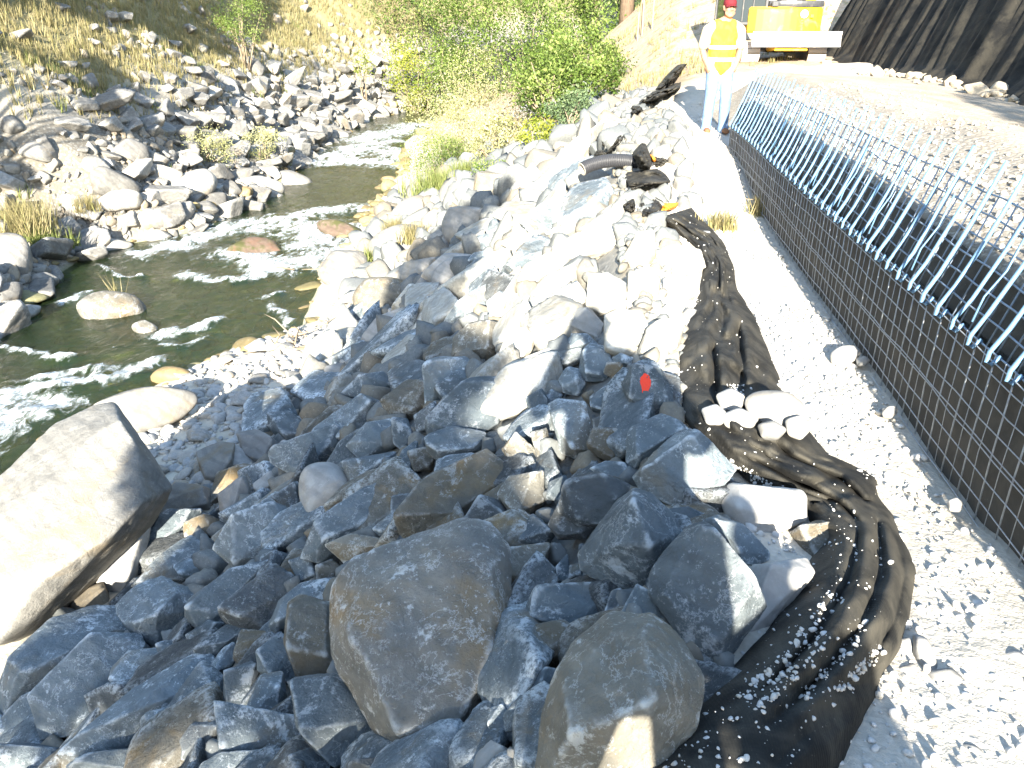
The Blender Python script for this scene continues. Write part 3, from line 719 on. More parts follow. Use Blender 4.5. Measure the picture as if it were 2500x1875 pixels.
# -- river boulders and both shores
for pg, mt, lb in [
 (T1((1345, 950), (1440, 945), (1550, 985), (1580, 1030), (1540, 1050), (1400, 1030)), 'mossy', 'reddish mossy boulder in the white rapids'),
 (T1((955, 1080), (1060, 1035), (1190, 1040), (1240, 1100), (1100, 1115), (1000, 1095)), 'mossy', 'low olive boulder awash in the middle of the rapids'),
 (T1((320, 1320), (420, 1265), (560, 1260), (640, 1310), (640, 1360), (500, 1400), (360, 1385)), 'riprap_tan', 'tan rounded boulder standing in the near water'),
 (T1((560, 1400), (620, 1380), (680, 1410), (670, 1460), (600, 1455)), 'riprap_tan', 'small tan boulder beside the tan one in the near water'),
 (T1((-40, 990), (80, 1010), (150, 1100), (140, 1170), (80, 1210), (-40, 1200)), 'bank', 'tall grey boulder at the left edge by the water'),
 (T1((120, 1190), (190, 1170), (265, 1210), (230, 1250), (130, 1240)), 'boulder', 'pale low boulder right of the tall boulder at the left edge'),
 (T1((-40, 1230), (60, 1215), (100, 1215), (90, 1310), (-40, 1330)), 'bank', 'brownish boulder under the tall boulder at the left edge'),
 (T1((-30, 1380), (110, 1310), (190, 1320), (150, 1370), (40, 1410)), 'boulder', 'white slab-like boulder low at the left water edge'),
 (T1((380, 1060), (450, 1020), (590, 1050), (560, 1090), (400, 1105)), 'boulder', 'white flat boulder where the rapids meet the left bank'),
 (T1((610, 1010), (680, 980), (745, 1020), (700, 1048), (640, 1045)), 'boulder', 'round tan boulder next to the white flat boulder'),
 (T1((700, 820), (760, 750), (880, 720), (940, 770), (930, 830), (830, 860)), 'boulder', 'broad tan boulder on the left shore'),
 (T1((870, 880), (900, 830), (980, 830), (985, 890), (940, 912)), 'bank', 'dark grey squarish boulder at the left water edge'),
 (T1((745, 950), (760, 880), (820, 860), (845, 900), (800, 972)), 'bank', 'upright boulder left of the dark squarish boulder'),
 (T1((1010, 780), (1120, 750), (1230, 790), (1240, 832), (1130, 845), (1040, 835)), 'boulder', 'long pale boulder jutting into the river'),
 (T1((1170, 745), (1240, 730), (1370, 790), (1330, 822), (1240, 812)), 'boulder', 'flat pale point of rock at the end of the jutting boulders'),
 (T1((380, 740), (440, 710), (610, 790), (620, 820), (560, 870), (400, 820)), 'bank', 'large flat slab on the left shore below the grass'),
 (T1((460, 660), (540, 590), (640, 620), (655, 690), (560, 715)), 'bank', 'smooth grey dome-shaped boulder high on the left shore'),
 (T1((630, 640), (740, 690), (690, 722), (640, 700)), 'bank', 'pointed slab beside the dome-shaped boulder'),
 (T1((230, 950), (300, 930), (370, 1000), (330, 1030), (250, 1015)), 'boulder', 'pale leaning slab on the left shore'),
 (T1((400, 870), (520, 800), (620, 830), (600, 900), (480, 910)), 'boulder', 'pale broken slab under the large flat slab'),
 (T1((570, 940), (640, 890), (740, 930), (700, 985), (620, 985)), 'boulder', 'low tan slab at the left water edge above the round boulder'),
 (T1((940, 800), (1000, 770), (1050, 830), (1000, 850)), 'bank', 'dark boulder between the squarish boulder and the jutting boulders'),
 (T1((150, 600), (200, 580), (240, 650), (200, 680)), 'bank', None), (T1((270, 570), (330, 560), (350, 600), (300, 615)), 'bank', None),
 (T1((350, 330), (400, 310), (430, 370), (380, 390)), 'bank', None), (T1((450, 390), (520, 360), (525, 400), (480, 415)), 'bank', None),
 (T1((560, 300), (590, 280), (620, 310), (590, 325)), 'bank', None), (T1((520, 250), (560, 235), (575, 275), (530, 280)), 'bank', None),
 (T1((0, 230), (50, 200), (70, 280), (0, 310)), 'bank', None), (T1((0, 330), (60, 320), (90, 370), (20, 380)), 'bank', None),
 (T1((0, 500), (60, 490), (110, 560), (40, 580), (0, 560)), 'bank', None), (T1((60, 430), (130, 420), (150, 480), (80, 500)), 'bank', None),
 (T1((490, 450), (530, 440), (560, 510), (510, 520)), 'bank', None), (T1((590, 730), (650, 700), (680, 740), (610, 760)), 'bank', None),
]:
    rk(pg, mt, lb, 'river_boulder' if lb else 'bank_boulder', level=4, rough=.035, p=12, flat=.55, z=None)
for pg, mt, lb in [
 (T1((1580, 1060), (1630, 1000), (1740, 965), (1840, 980), (1830, 1060), (1690, 1125), (1600, 1100)), 'boulder', 'large pale grey boulder beside the rapids on the near shore'),
 (T1((1365, 1170), (1430, 1080), (1570, 1085), (1585, 1150), (1560, 1200), (1480, 1245), (1400, 1220)), 'bank', 'angular grey boulder with flat facets at the near water edge'),
 (T1((1515, 1270), (1580, 1200), (1700, 1195), (1772, 1230), (1760, 1290), (1680, 1340), (1570, 1385), (1530, 1330)), 'riprap_tan', 'tan pitted boulder on the near shore'),
 (T1((1620, 1150), (1670, 1110), (1702, 1120), (1690, 1190), (1640, 1182)), 'boulder', 'small upright white boulder above the tan pitted one'),
 (T1((1670, 930), (1720, 880), (1810, 840), (1860, 870), (1820, 940), (1740, 972)), 'boulder', 'white boulder half covered by green grass'),
 (T1((1900, 970), (1940, 900), (2040, 890), (2130, 900), (2100, 960), (2000, 1035), (1920, 1040)), 'boulder', 'big cream boulder at the head of the shaded riprap'),
 (T1((1740, 620), (1800, 580), (1910, 590), (1920, 640), (1850, 700), (1770, 685)), 'boulder', 'white boulder in the river under the willow shrub'),
 (T1((1445, 1360), (1530, 1320), (1562, 1370), (1500, 1412)), 'boulder', 'orange-tinged small boulder at the near water line'),
 (T1((1770, 1250), (1820, 1190), (1882, 1250), (1850, 1285), (1790, 1312)), 'boulder', 'rounded tan stone right of the pitted boulder'),
 (T1((1555, 1450), (1620, 1370), (1760, 1320), (1805, 1350), (1650, 1440), (1600, 1492)), 'cobble', 'smooth bluish boulder below the tan pitted one'),
 (T1((2040, 820), (2060, 740), (2110, 735), (2190, 760), (2140, 850), (2090, 880), (2030, 890)), 'riprap_tan', 'brown squared block at the edge of the grass'),
 (T1((1810, 1190), (1920, 1090), (2040, 1100), (2030, 1160), (1900, 1240)), 'cobble', 'smooth slate-blue boulder at the upper edge of the shade'),
 (T1((1690, 1190), (1740, 1130), (1830, 1120), (1900, 1110), (1830, 1190), (1760, 1230)), 'boulder', 'cream rounded boulder behind the tan pitted one'),
 (T1((1840, 1020), (1900, 990), (1960, 1040), (1920, 1090), (1850, 1090)), 'boulder', 'round cream stone below the big cream boulder'),
 (T1((1810, 940), (1880, 890), (1915, 920), (1900, 980), (1830, 990)), 'bank', 'grey pointed stone beside the grass clump'),
 (T1((1390, 1640), (1400, 1580), (1480, 1560), (1510, 1600), (1450, 1650)), 'cobble', 'bluish stone at the edge of the pebble beach'),
]:
    rk(pg, mt, lb, 'river_boulder', level=5, rough=.03, p=12, flat=.5)
M['hero'] = rock_mat('tan_stained_stone', (.19, .19, .178), (.26, .245, .21), (.30, .19, .07), .8, (.66, .67, .66), 1.0, .9)
traced_polys = []
for i, (nm, pg, mt, lb, o) in enumerate(ROCKS):
    o = dict(o); level = o.pop('level', 5 if math.sqrt(poly_area(np.array(pg))) > 55 else 4)
    if o.get('z') is None and nm == 'river_boulder' and i % 1 == 0: pass
    ob = traced_rock(nm, pg, M[mt], 100 + i, level=level, **o)
    traced_polys.append(np.array(pg, float))
    ROCKS[i] = (nm, pg, mt, lb, ob)
# outline rows (left px, right px) of the long strip of black fabric: kept free of loose rock
FAB = np.array([(1598, 536, 1688, 508), (1650, 562, 1722, 546), (1700, 606, 1762, 585), (1716, 645, 1790, 645), (1706, 715, 1800, 712), (1690, 765, 1832, 758),
  (1662, 850, 1856, 812), (1664, 930, 1890, 895), (1666, 1010, 1915, 975), (1700, 1062, 1960, 1030), (1760, 1115, 2015, 1110), (1835, 1180, 2128, 1160),
  (1955, 1232, 2142, 1215), (2010, 1320, 2185, 1270), (1945, 1430, 2232, 1400), (1875, 1540, 2222, 1510), (1785, 1640, 2172, 1620), (1680, 1740, 2120, 1720), (1580, 1850, 2060, 1840), (1480, 1960, 1990, 1960)], float)
traced_polys.append(np.concatenate([FAB[:, :2], FAB[::-1, 2:]]))
traced_polys.append(np.array([(1395, 375), (1480, 355), (1600, 360), (1680, 400), (1660, 480), (1540, 480), (1430, 450)], float))
traced_polys.append(np.array([(1420, 560), (1500, 540), (1690, 620), (1700, 760), (1650, 900), (1480, 900), (1470, 740)], float))

# ------------------------------------------------------------------ loose rock fill, cobbles, gravel
def rand_rot(n, rg, tilt=None):
    q = rg.normal(size=(n, 4)); q /= np.linalg.norm(q, axis=1)[:, None]
    w_, x, y, z = q.T
    return np.stack([np.stack([1 - 2 * (y * y + z * z), 2 * (x * y - z * w_), 2 * (x * z + y * w_)], -1),
                     np.stack([2 * (x * y + z * w_), 1 - 2 * (x * x + z * z), 2 * (y * z - x * w_)], -1),
                     np.stack([2 * (x * z - y * w_), 2 * (y * z + x * w_), 1 - 2 * (x * x + y * y)], -1)], -2)
def merged(name, protos, pos, size, mat, rg, squash=None, smooth=True, label=None):
    V, F, A, n0 = [], [], [], 0
    which = rg.integers(0, len(protos), len(pos)); rot = rand_rot(len(pos), rg); tone = rg.random(len(pos))
    for k, (v, f) in enumerate(protos):
        idx = np.nonzero(which == k)[0]
        if not len(idx): continue
        vv = np.einsum('nij,vj->nvi', rot[idx], v) * size[idx, None, None]
        if squash is not None: vv[..., 2] *= squash
        vv += pos[idx][:, None, :]
        ff = f[None] + (np.arange(len(idx)) * len(v))[:, None, None] + n0
        V.append(vv.reshape(-1, 3)); F.append(ff.reshape(-1, f.shape[1])); A.append(np.repeat(tone[idx], len(v))); n0 += len(idx) * len(v)
    me = mesh_np(name, np.concatenate(V), np.concatenate(F), smooth)
    fattr(me, 'tone', np.concatenate(A))
    o = obj(name, me, mat)
    return tag(o, label, None, None, 'stuff')
def tone_mat(name, cols, rough=.85, bump=.3, scale=30):
    m = NM(name, rough); co = m.coords(False)
    t = m.attr('tone')
    r = m.n('ValToRGB'); m.l(t, r.inputs[0]); r.color_ramp.interpolation = 'LINEAR'
    els = r.color_ramp.elements
    for i, c in enumerate(cols):
        e = els[i] if i < 2 else els.new(.5)
        e.position = i / (len(cols) - 1); e.color = (*c, 1)
    nz = m.noise(co, scale, 5, .6)
    c = m.mix(m.ramp(nz, .35, .75, 0, .45), r.outputs[0], tuple(x * .55 for x in cols[0]))
    c = m.mix(m.ramp(m.noise(co, scale * 1.7, 4, .7), .6, .7, 0, .35), c, (.6, .6, .57))
    m.col(c); m.bump(nz, bump, .01)
    return m.m
M['rubble'] = tone_mat('rubble_stone', [(.13, .14, .14), (.19, .195, .185), (.19, .16, .115)])
M['pebble'] = tone_mat('pebble_stone', [(.30, .30, .29), (.42, .41, .39), (.36, .30, .22)], .8, .15)
M['gravel'] = tone_mat('gravel_stone', [(.47, .47, .455), (.58, .57, .55), (.50, .46, .39)], .85, .2)
M['bankrock'] = tone_mat('bank_rubble_stone', [(.15, .145, .135), (.25, .24, .215), (.26, .21, .145)], .88, .4, 16)
M['bedrock'] = tone_mat('bed_stone', [(.12, .105, .05), (.28, .20, .10), (.20, .19, .10)], .7, .2, 10)

def in_traced(px, grow=1.0):
    out = np.zeros(len(px), bool)
    for pg in traced_polys:
        c = pg.mean(0); q = c + (pg - c) * grow
        lo, hi = q.min(0), q.max(0)
        k = np.nonzero((px[:, 0] > lo[0]) & (px[:, 0] < hi[0]) & (px[:, 1] > lo[1]) & (px[:, 1] < hi[1]) & ~out)[0]
        if not len(k): continue
        ins = np.zeros(len(k), bool); j = len(q) - 1
        for i in range(len(q)):
            yi, yj = q[i, 1], q[j, 1]
            cr = ((yi > px[k, 1]) != (yj > px[k, 1])) & (px[k, 0] < (q[j, 0] - q[i, 0]) * (px[k, 1] - yi) / (yj - yi + 1e-9) + q[i, 0])
            ins ^= cr; j = i
        out[k] |= ins
    return out
class Packer:
    def __init__(s, cell=.5): s.c = cell; s.g = {}
    def ok(s, x, y, r, k=.8):
        i, j = int(x // s.c), int(y // s.c); n = int(math.ceil((r + .5) / s.c))
        for a in range(i - n, i + n + 1):
            for b in range(j - n, j + n + 1):
                for (u, v, q) in s.g.get((a, b), ()):
                    if (u - x) ** 2 + (v - y) ** 2 < (k * (r + q)) ** 2: return False
        s.g.setdefault((i, j), []).append((x, y, r)); return True

ANG = [gen_rock(900 + i, (1.15 + .25 * (i % 3), .95, .62 + .1 * (i % 4)), 110, .07, 4, n=5, chips=3) for i in range(14)]
ANG_S = [gen_rock(940 + i, (1.2, .95, .7), 90, .045, 3, n=5, chips=2) for i in range(8)]
ANG_XS = [gen_rock(960 + i, (1.2, .95, .7), 40, .0, 2, chips=0) for i in range(8)]
RND = [gen_rock(980 + i, (1.2, 1.0, .7), 6, .02, 3, chips=0) for i in range(8)]
RND_XS = [gen_rock(990 + i, (1.2, 1.0, .72), 7, .0, 2, chips=0) for i in range(6)]
RND_L = [gen_rock(1010 + i, (1.25, 1.0, .75), 9, .05, 4, chips=3) for i in range(8)]
def shared(protos, nm): return [mesh_np(nm, v, f, True) for v, f in protos]
def place(name, me, mat, p, s, rg, flat=.75, nrm=None, slot=None):
    o = bpy.data.objects.new(name, me); COL.objects.link(o)
    o.location = p
    o.scale = (s, s * rg.uniform(.85, 1.1), s * flat * rg.uniform(.85, 1.15))
    e = (rg.uniform(-.5, .5), rg.uniform(-.5, .5), rg.uniform(0, 6.28))
    if nrm is not None:
        q = Vector((0, 0, 1)).rotation_difference(Vector(nrm)) @ Matrix.Rotation(e[2], 3, 'Z').to_quaternion()
        o.rotation_mode = 'XYZ'; o.rotation_euler = (q.to_matrix() @ Matrix.Rotation(e[0], 3, 'X')).to_euler()
    else: o.rotation_euler = e
    return o
def variants(protos, nm, mats):
    out = []
    for mt in mats:
        ms = shared(protos, nm)
        for q in ms: q.materials.append(M[mt])
        out += ms
    return out
rgF = np.random.default_rng(21)
ANG_ME = variants(ANG, 'riprap_rock', ['riprap', 'riprap_tan', 'riprap', 'riprap_dark'])
ANG_SUNLIT = variants(ANG, 'riprap_rock', ['riprap_pale', 'riprap_pale', 'riprap'])  # lightened stones, picked by place for the sunlit part of the slope
BANK_ME = variants(ANG, 'bank_boulder', ['bank', 'bank', 'boulder']) + variants(RND_L, 'bank_boulder', ['bank'])
COB_ME = variants(RND_L, 'cobble', ['cobble', 'boulder'])

# riprap fill on the near slope and along the crest
pk = Packer(.6)
cand = []
for k in range(15000):
    y = rgF.uniform(.5, 24) if k % 3 else rgF.uniform(7, 31)
    c = line_x(7, y); t = line_x(6, y)
    x = rgF.uniform(t - .5 if y < 22 else c - 2.2, c + (.35 if y < 9 else .8))
    s = float(np.clip(rgF.gamma(3, .055 if y < 8.5 else .085), .05, .62))
    if x > c - .1: s = min(s, .28)
    cand.append((s, x, y))
cand.sort(reverse=True)
ca = np.array(cand)
cz = ground_h(ca[:, 1], ca[:, 2]) - .04
pp = proj(np.stack([ca[:, 1], ca[:, 2], cz + .08], -1))
inn = in_traced(pp[:, :2], .93)
vis = (pp[:, 0] > -120) & (pp[:, 0] < 2620) & (pp[:, 1] > -50) & (pp[:, 1] < 2050)
fill = []
for i in np.nonzero(~inn & vis)[0]:
    s, x, y = ca[i]
    if pk.ok(x, y, s * .5, .78): fill.append((s * FPX / pp[i, 2], s, x, y, cz[i], pp[i, 0], pp[i, 1]))
fill.sort(reverse=True)
FILL_OBJ = []
for k, (spx, s, x, y, z, a, b) in enumerate(fill[:125]):
    o = place('riprap_rock', (lambda q: q[int(rgF.integers(0, len(q)))])(ANG_SUNLIT if y > 8.5 or x > line_x(7, y) - 1.3 and y > 4.8 else ANG_ME), None, (x, y, z + s * .12), s, rgF, .8, ground_n(x, y))
    FILL_OBJ.append((o, a, b, spx))
rest = np.array(fill[125:])
merged('riprap_rubble', ANG_S, np.stack([rest[:, 2], rest[:, 3], rest[:, 4] + rest[:, 1] * .1], -1), rest[:, 1], M['rubble'], rgF, None, True, 'small angular grey rubble filling the gaps of the riprap')
# chips in the joints
n = 5200
y = rgF.uniform(.6, 17, n); tt = rgF.random(n)
x = line_x(6, y) * (1 - tt) + (line_x(7, y) + .3) * tt
z = ground_h(x, y) - .13 * (x < line_x(7, y) - .1)
merged('stone_chips', ANG_XS, np.stack([x, y, z], -1), rgF.uniform(.025, .10, n) * (1 + y * .05), M['rubble'], rgF, None, False, 'stone chips lying in the joints of the riprap')

# pebble beach at the toe
n = 2600
x = rgF.uniform(-5.0, -1.9, n); y = rgF.uniform(6.8, 12.6, n)
keep = (x > line_x(5, y) - .2) & (x < line_x(6, y) + .75)
x, y = x[keep], y[keep]
s = np.clip(rgF.gamma(2.5, .035, len(x)), .03, .22)
z = ground_h(x, y) + s * .1
pp = proj(np.stack([x, y, z], -1))
kk = ~in_traced(pp[:, :2], .85)
merged('pebbles', RND, np.stack([x, y, z], -1)[kk], s[kk], M['pebble'], rgF, .7, True, 'rounded river pebbles of the small beach at the toe of the slope')
COBS = []
pk2 = Packer(.5)
cy_ = rgF.uniform(7.4, 12.3, 500); cx_ = line_x(5, cy_) + (line_x(6, cy_) + .7 - line_x(5, cy_)) * rgF.random(500); cs_ = rgF.uniform(.16, .34, 500)
cz_ = ground_h(cx_, cy_); cb_ = in_traced(proj(np.stack([cx_, cy_, cz_], -1))[:, :2], 1.0)
for xx, yy, s1, zz, bad in zip(cx_, cy_, cs_, cz_, cb_):
    if bad or not pk2.ok(xx, yy, s1 * .5, 1.0): continue
    o = place('cobble', COB_ME[int(rgF.integers(0, len(COB_ME)))], None, (xx, yy, zz + s1 * .12), s1, rgF, .75)
    COBS.append(tag(o, 'rounded pale cobble among the pebbles of the small beach', 'cobble', 'cobbles on the pebble beach'))
    if len(COBS) >= 48: break

# gravel on the bench by the wall
n = 15000
y = np.concatenate([rgF.uniform(.6, 6, n // 2), rgF.uniform(5, 15, n - n // 2)]); c0 = line_x(7, y) + .1
x = c0 + (1.74 + .1126 * y - c0) * rgF.random(n)
s = np.clip(rgF.gamma(1.7, .0085, n), .008, .055)
z = ground_h(x, y) + tb[0, 0] * 0 + s * .15
dens = fbm2(x * 1.1, y * 1.1, 3, 44) + rgF.uniform(-.45, .6, n)
kp = dens > -.1
merged('gravel', RND_XS, np.stack([x, y, z], -1)[kp], s[kp], M['gravel'], rgF, .8, True, 'pale loose gravel on the bench along the wire wall')

# single stones on the bench and on the fabric
STONES = [
 (T4((1600, 100), (1640, 92), (1668, 115), (1650, 135), (1608, 130)), 'small white stone against the foot of the wire wall'),
 (T4((1880, 500), (1920, 485), (1952, 510), (1940, 545), (1890, 540)), 'single pale stone alone on the gravel below the wall'),
 (T4((2095, 1160), (2180, 1140), (2240, 1180), (2240, 1260), (2160, 1260), (2110, 1210)), 'white stone at the right edge low on the gravel'),
 (T4((1735, 1070), (1790, 1090), (1840, 1200), (1850, 1290), (1780, 1290), (1735, 1180)), 'brownish stone leaning by the bulge of the fabric'),
 (T4((1650, 1100), (1720, 1090), (1740, 1150), (1700, 1195), (1650, 1180)), 'white cobble touching the right side of the fabric bulge'),
 (T4((1660, 1220), (1740, 1200), (1765, 1260), (1720, 1295), (1665, 1280)), 'second white cobble below the one touching the fabric bulge'),
 (T4((1770, 1240), (1900, 1220), (1980, 1290), (1920, 1340), (1800, 1320)), 'flat white stone right of the two cobbles'),
 (T4((1925, 1540), (2010, 1560), (2100, 1640), (2080, 1720), (1940, 1720)), 'dark edged rock in the bottom right corner'),
 (T4((1450, 1530), (1520, 1560), (1540, 1640), (1480, 1650)), 'white stone at the bottom beside the black fabric'),
 (tr([(470, 960), (560, 900), (680, 895), (750, 935), (720, 1010), (560, 1070), (480, 1060)], 3.687, 1900, 600), 'large white stone half under the foot of the wall'),
 (tr([(700, 1010), (780, 990), (830, 1030), (780, 1080), (710, 1070)], 3.687, 1900, 600), 'small stone beside the large white one at the wall foot'),
 (tr([(930, 1500), (980, 1440), (1060, 1445), (1080, 1480), (1020, 1545), (950, 1540)], 3.687, 1900, 600), 'white oval stone by the wall foot nearer the camera'),
 (T4((1005, 60), (1050, 20), (1200, 30), (1275, 100), (1240, 170), (1120, 175), (1020, 120)), 'largest white stone weighing down the black fabric'),
 (T4((820, 100), (880, 80), (930, 120), (910, 165), (840, 165)), 'white stone left of the largest one on the fabric'),
 (T4((900, 130), (980, 95), (1070, 140), (1040, 180), (930, 180)), 'white stone between the two others on the fabric'),
 (T4((880, 40), (950, 10), (1010, 50), (990, 100), (910, 110)), 'white stone at the top of the group on the fabric'),
 (T4((1180, 150), (1250, 130), (1300, 180), (1250, 230), (1190, 210)), 'white stone at the lower right of the largest one on the fabric'),
 (T4((1060, 170), (1130, 150), (1190, 190), (1150, 230), (1080, 225)), 'white stone below the largest one on the fabric'),
 (T4((1265, 160), (1300, 140), (1340, 170), (1320, 200), (1270, 195)), 'small white stone in the loop of brown cloth'),
 (T6((1690, 1020), (1740, 965), (1800, 985), (1790, 1060), (1730, 1080)), 'white cobble at the left edge of the upper fabric'),
 (T6((1760, 490), (1830, 450), (1895, 455), (1870, 520), (1790, 580)), 'white stone lying across the narrow part of the fabric'),
]
for i, (pg, lb) in enumerate(STONES):
    o = traced_rock('stone', pg, M['gravelstone'] if 'gravelstone' in M else M['cobble'], 700 + i, level=4, rough=.02, p=9, lift=.02, z=(.22 if i in range(12, 19) else .06) if i not in (19, 20) else None)
    tag(o, lb, 'stone', 'loose stones on the bench and the fabric')

# left bank: boulders along the shore and down the ribs
rgB = np.random.default_rng(33)
pk3 = Packer(.8)
nb = 16000
by = rgB.uniform(11, 53, nb); bd = rgB.gamma(1.6, 1.5, nb) - .5
bx = line_x(2, by) - bd
shore = np.exp(-np.maximum(bd - .8, 0) / np.where(by < 22, 1.6, 2.6))
rb = ribs(bx, by)
okp = shore * np.where(by > 23, .9, .42) + np.where((rb > .80) & (bd < 8), .16, 0)
bs = np.clip(rgB.gamma(2.6, .17, nb), .14, 1.0) * np.where(by > 22, .78, .75) * np.where(bd > 3.0, .62, 1)
sel = rgB.random(nb) < okp
bx, by, bs = bx[sel], by[sel], bs[sel]
od = np.argsort(-bs)[:5000]; bx, by, bs = bx[od], by[od], bs[od]
bz = np.maximum(ground_h(bx, by), WATER - .1)
bq = proj(np.stack([bx, by, bz], -1))
good = (bq[:, 0] > -60) & (bq[:, 0] < 2560) & (bq[:, 1] > -60) & (bq[:, 1] < 1900) & ~in_traced(bq[:, :2], 1.05)
bl = []
for i in np.nonzero(good)[0]:
    if pk3.ok(bx[i], by[i], bs[i] * .5, .82): bl.append((bs[i] * FPX / bq[i, 2], bs[i], bx[i], by[i], bz[i], bq[i, 0], bq[i, 1]))
bl.sort(reverse=True)
BANK_OBJ = []
for k, (spx, s, x, y, z, a, b) in enumerate(bl[:270]):
    o = place('bank_boulder', BANK_ME[int(rgB.integers(0, len(BANK_ME)))], None, (x, y, z + s * .12), s, rgB, .8)
    BANK_OBJ.append((o, a, b, spx))
rest = np.array(bl[270:])
n = 9000
y = rgB.uniform(11, 50, n); d = rgB.gamma(1.5, 1.6, n) - .3; x = line_x(2, y) - d
s = np.clip(rgB.gamma(2.2, .055, n), .04, .3); z = np.maximum(ground_h(x, y), WATER - .1) + s * .1
kp = (ribs(x, y) > .72) | (d < 2.6 + .8 * fbm2(x, y, 2, 3))
P = np.concatenate([np.stack([x, y, z], -1)[kp], np.stack([rest[:, 2], rest[:, 3], rest[:, 4] + rest[:, 1] * .1], -1)])
S = np.concatenate([s[kp], rest[:, 1]])
merged('bank_rubble', ANG_S, P, S, M['bankrock'], rgB, None, True, 'broken grey stone and cobbles scattered over the left bank')
# stones on the river bed, seen through the water
n = 1400
y = rgB.uniform(7, 50, n); tt = rgB.uniform(-.05, 1.05, n); x = line_x(2, y) * (1 - tt) + line_x(5, y) * tt
s = np.clip(rgB.gamma(2.5, .12, n), .1, .75)
merged('bed_stones', RND, np.stack([x, y, base_h(x, y) + .02], -1), s, M['bedrock'], rgB, .6, True, 'brown stones on the river bed under the water')

# ------------------------------------------------------------------ river
wx = np.arange(-13.5, 6, .085); wy = np.concatenate([np.arange(3, 34, .085), np.arange(34, 64, .17)])
WX, WY = np.meshgrid(wx, wy, indexing='ij')
FOAM = [   # polylines measured in the photo (zoom of the upper left quarter), width in m
 ([(630, 1090), (760, 1062), (900, 1010), (1050, 965), (1180, 945), (1350, 920), (1500, 905), (1640, 900)], .35),
 ([(1000, 985), (1150, 975), (1330, 985)], .55), ([(1230, 960), (1340, 990), (1360, 1020)], .4),
 ([(1000, 1100), (1100, 1110), (1200, 1150), (1300, 1130), (1500, 1070), (1570, 1060)], .38),
 ([(1270, 1060), (1400, 1040), (1560, 1050)], .28),
 ([(800, 1190), (900, 1210), (1020, 1205), (1120, 1180), (1230, 1130), (1300, 1130)], .16), ([(1560, 980), (1640, 970), (1690, 960)], .3),
 ([(1400, 705), (1500, 690), (1600, 700), (1720, 705)], .55), ([(1450, 680), (1560, 640), (1700, 660), (1760, 690)], .6), ([(1560, 605), (1650, 580), (1780, 560)], .7),
 ([(1800, 545), (1900, 540), (2010, 520)], 1.0), ([(1480, 640), (1600, 620), (1720, 610)], .4),
 ([(660, 1462), (760, 1430), (860, 1410), (960, 1380)], .10), ([(1100, 1290), (1200, 1270)], .06), ([(1140, 1330), (1200, 1350), (1235, 1385)], .08),
 ([(700, 1480), (800, 1490), (900, 1450)], .05), ([(-40, 1500), (150, 1530), (300, 1540)], .05), ([(120, 1640), (300, 1600), (500, 1590), (700, 1560)], .10),
 ([(0, 1720), (150, 1680), (400, 1640), (600, 1600)], .12), ([(-60, 1880), (60, 1800), (200, 1740)], .30), ([(-80, 1800), (60, 1720)], .2),
 ([(270, 1310), (330, 1290), (380, 1270)], .10), ([(640, 1080), (700, 1075), (760, 1070)], .25), ([(430, 1150), (520, 1190), (600, 1200)], .04),
]
AX = WX + .30 * fbm2(WX * 1.1, WY * .8, 4, 66, .6); AY = WY + .45 * fbm2(WX * 1.1 + 7, WY * .8, 4, 67, .6)
foam = np.zeros(WX.shape)
wav = np.zeros(WX.shape)
for pl, wd in FOAM:
    q = hitz(np.array([a for a, b in pl]) / 1.7648, np.array([b for a, b in pl]) / 1.7648, np.full(len(pl), WATER))[:, :2]
    for a, b in zip(q[:-1], q[1:]):
        ab = b - a; L2 = ab @ ab + 1e-9
        t = np.clip(((AX - a[0]) * ab[0] + (AY - a[1]) * ab[1]) / L2, 0, 1)
        dd = np.hypot(AX - a[0] - t * ab[0], AY - a[1] - t * ab[1])
        foam = np.maximum(foam, np.clip(1.08 - dd / (wd * 3.2), 0, 1))
        wav = np.maximum(wav, np.exp(-(dd / (wd * 1.8)) ** 2))
streak = fbm2(WX * 2.2 + .8 * WY, WY * 1.1, 5, 61)
foam = foam * (.78 + .75 * fbm2(WX * 6.5, WY * 2.6, 4, 68, .65))
WZ = WATER + .030 * fbm2(WX * 1.6, WY * .9, 4, 63) + .018 * fbm2(WX * 5, WY * 3, 3, 64) + wav * (.16 * fbm2(WX * 2.0, WY * 2.6, 5, 65, .6) + .03) + foam * .03
me = mesh_np('river', np.stack([WX, WY, WZ], -1).reshape(-1, 3), grid_faces(len(wx), len(wy)), True)
fattr(me, 'foam', foam.ravel()); fattr(me, 'rough', wav.ravel())
m = NM('river_water', .08)
co = m.coords(False)
nz = m.noise(m.scale(co, (1.0, .55, 1)), 5, 5, .6, .8)
n2 = m.noise(m.scale(co, (1.0, .6, 1)), 18, 4, .6, .5)
b1 = m.n('Bump'); m.l(nz, b1.inputs['Height']); b1.inputs['Strength'].default_value = .55; b1.inputs['Distance'].default_value = .08
b2 = m.n('Bump'); m.l(n2, b2.inputs['Height']); b2.inputs['Strength'].default_value = .5; b2.inputs['Distance'].default_value = .02; m.l(b1.outputs[0], b2.inputs['Normal'])
tr_ = m.n('BsdfTransparent'); tr_.inputs[0].default_value = (.74, .82, .50, 1)
gl = m.n('BsdfGlossy'); gl.inputs['Roughness'].default_value = .06; m.l(b2.outputs[0], gl.inputs['Normal'])
fr = m.n('Fresnel'); fr.inputs['IOR'].default_value = 1.33; m.l(b2.outputs[0], fr.inputs['Normal'])
df = m.n('BsdfDiffuse'); df.inputs[0].default_value = (.07, .115, .05, 1); m.l(b2.outputs[0], df.inputs['Normal'])
mx0 = m.n('MixShader'); mx0.inputs[0].default_value = .15; m.l(tr_.outputs[0], mx0.inputs[1]); m.l(df.outputs[0], mx0.inputs[2])
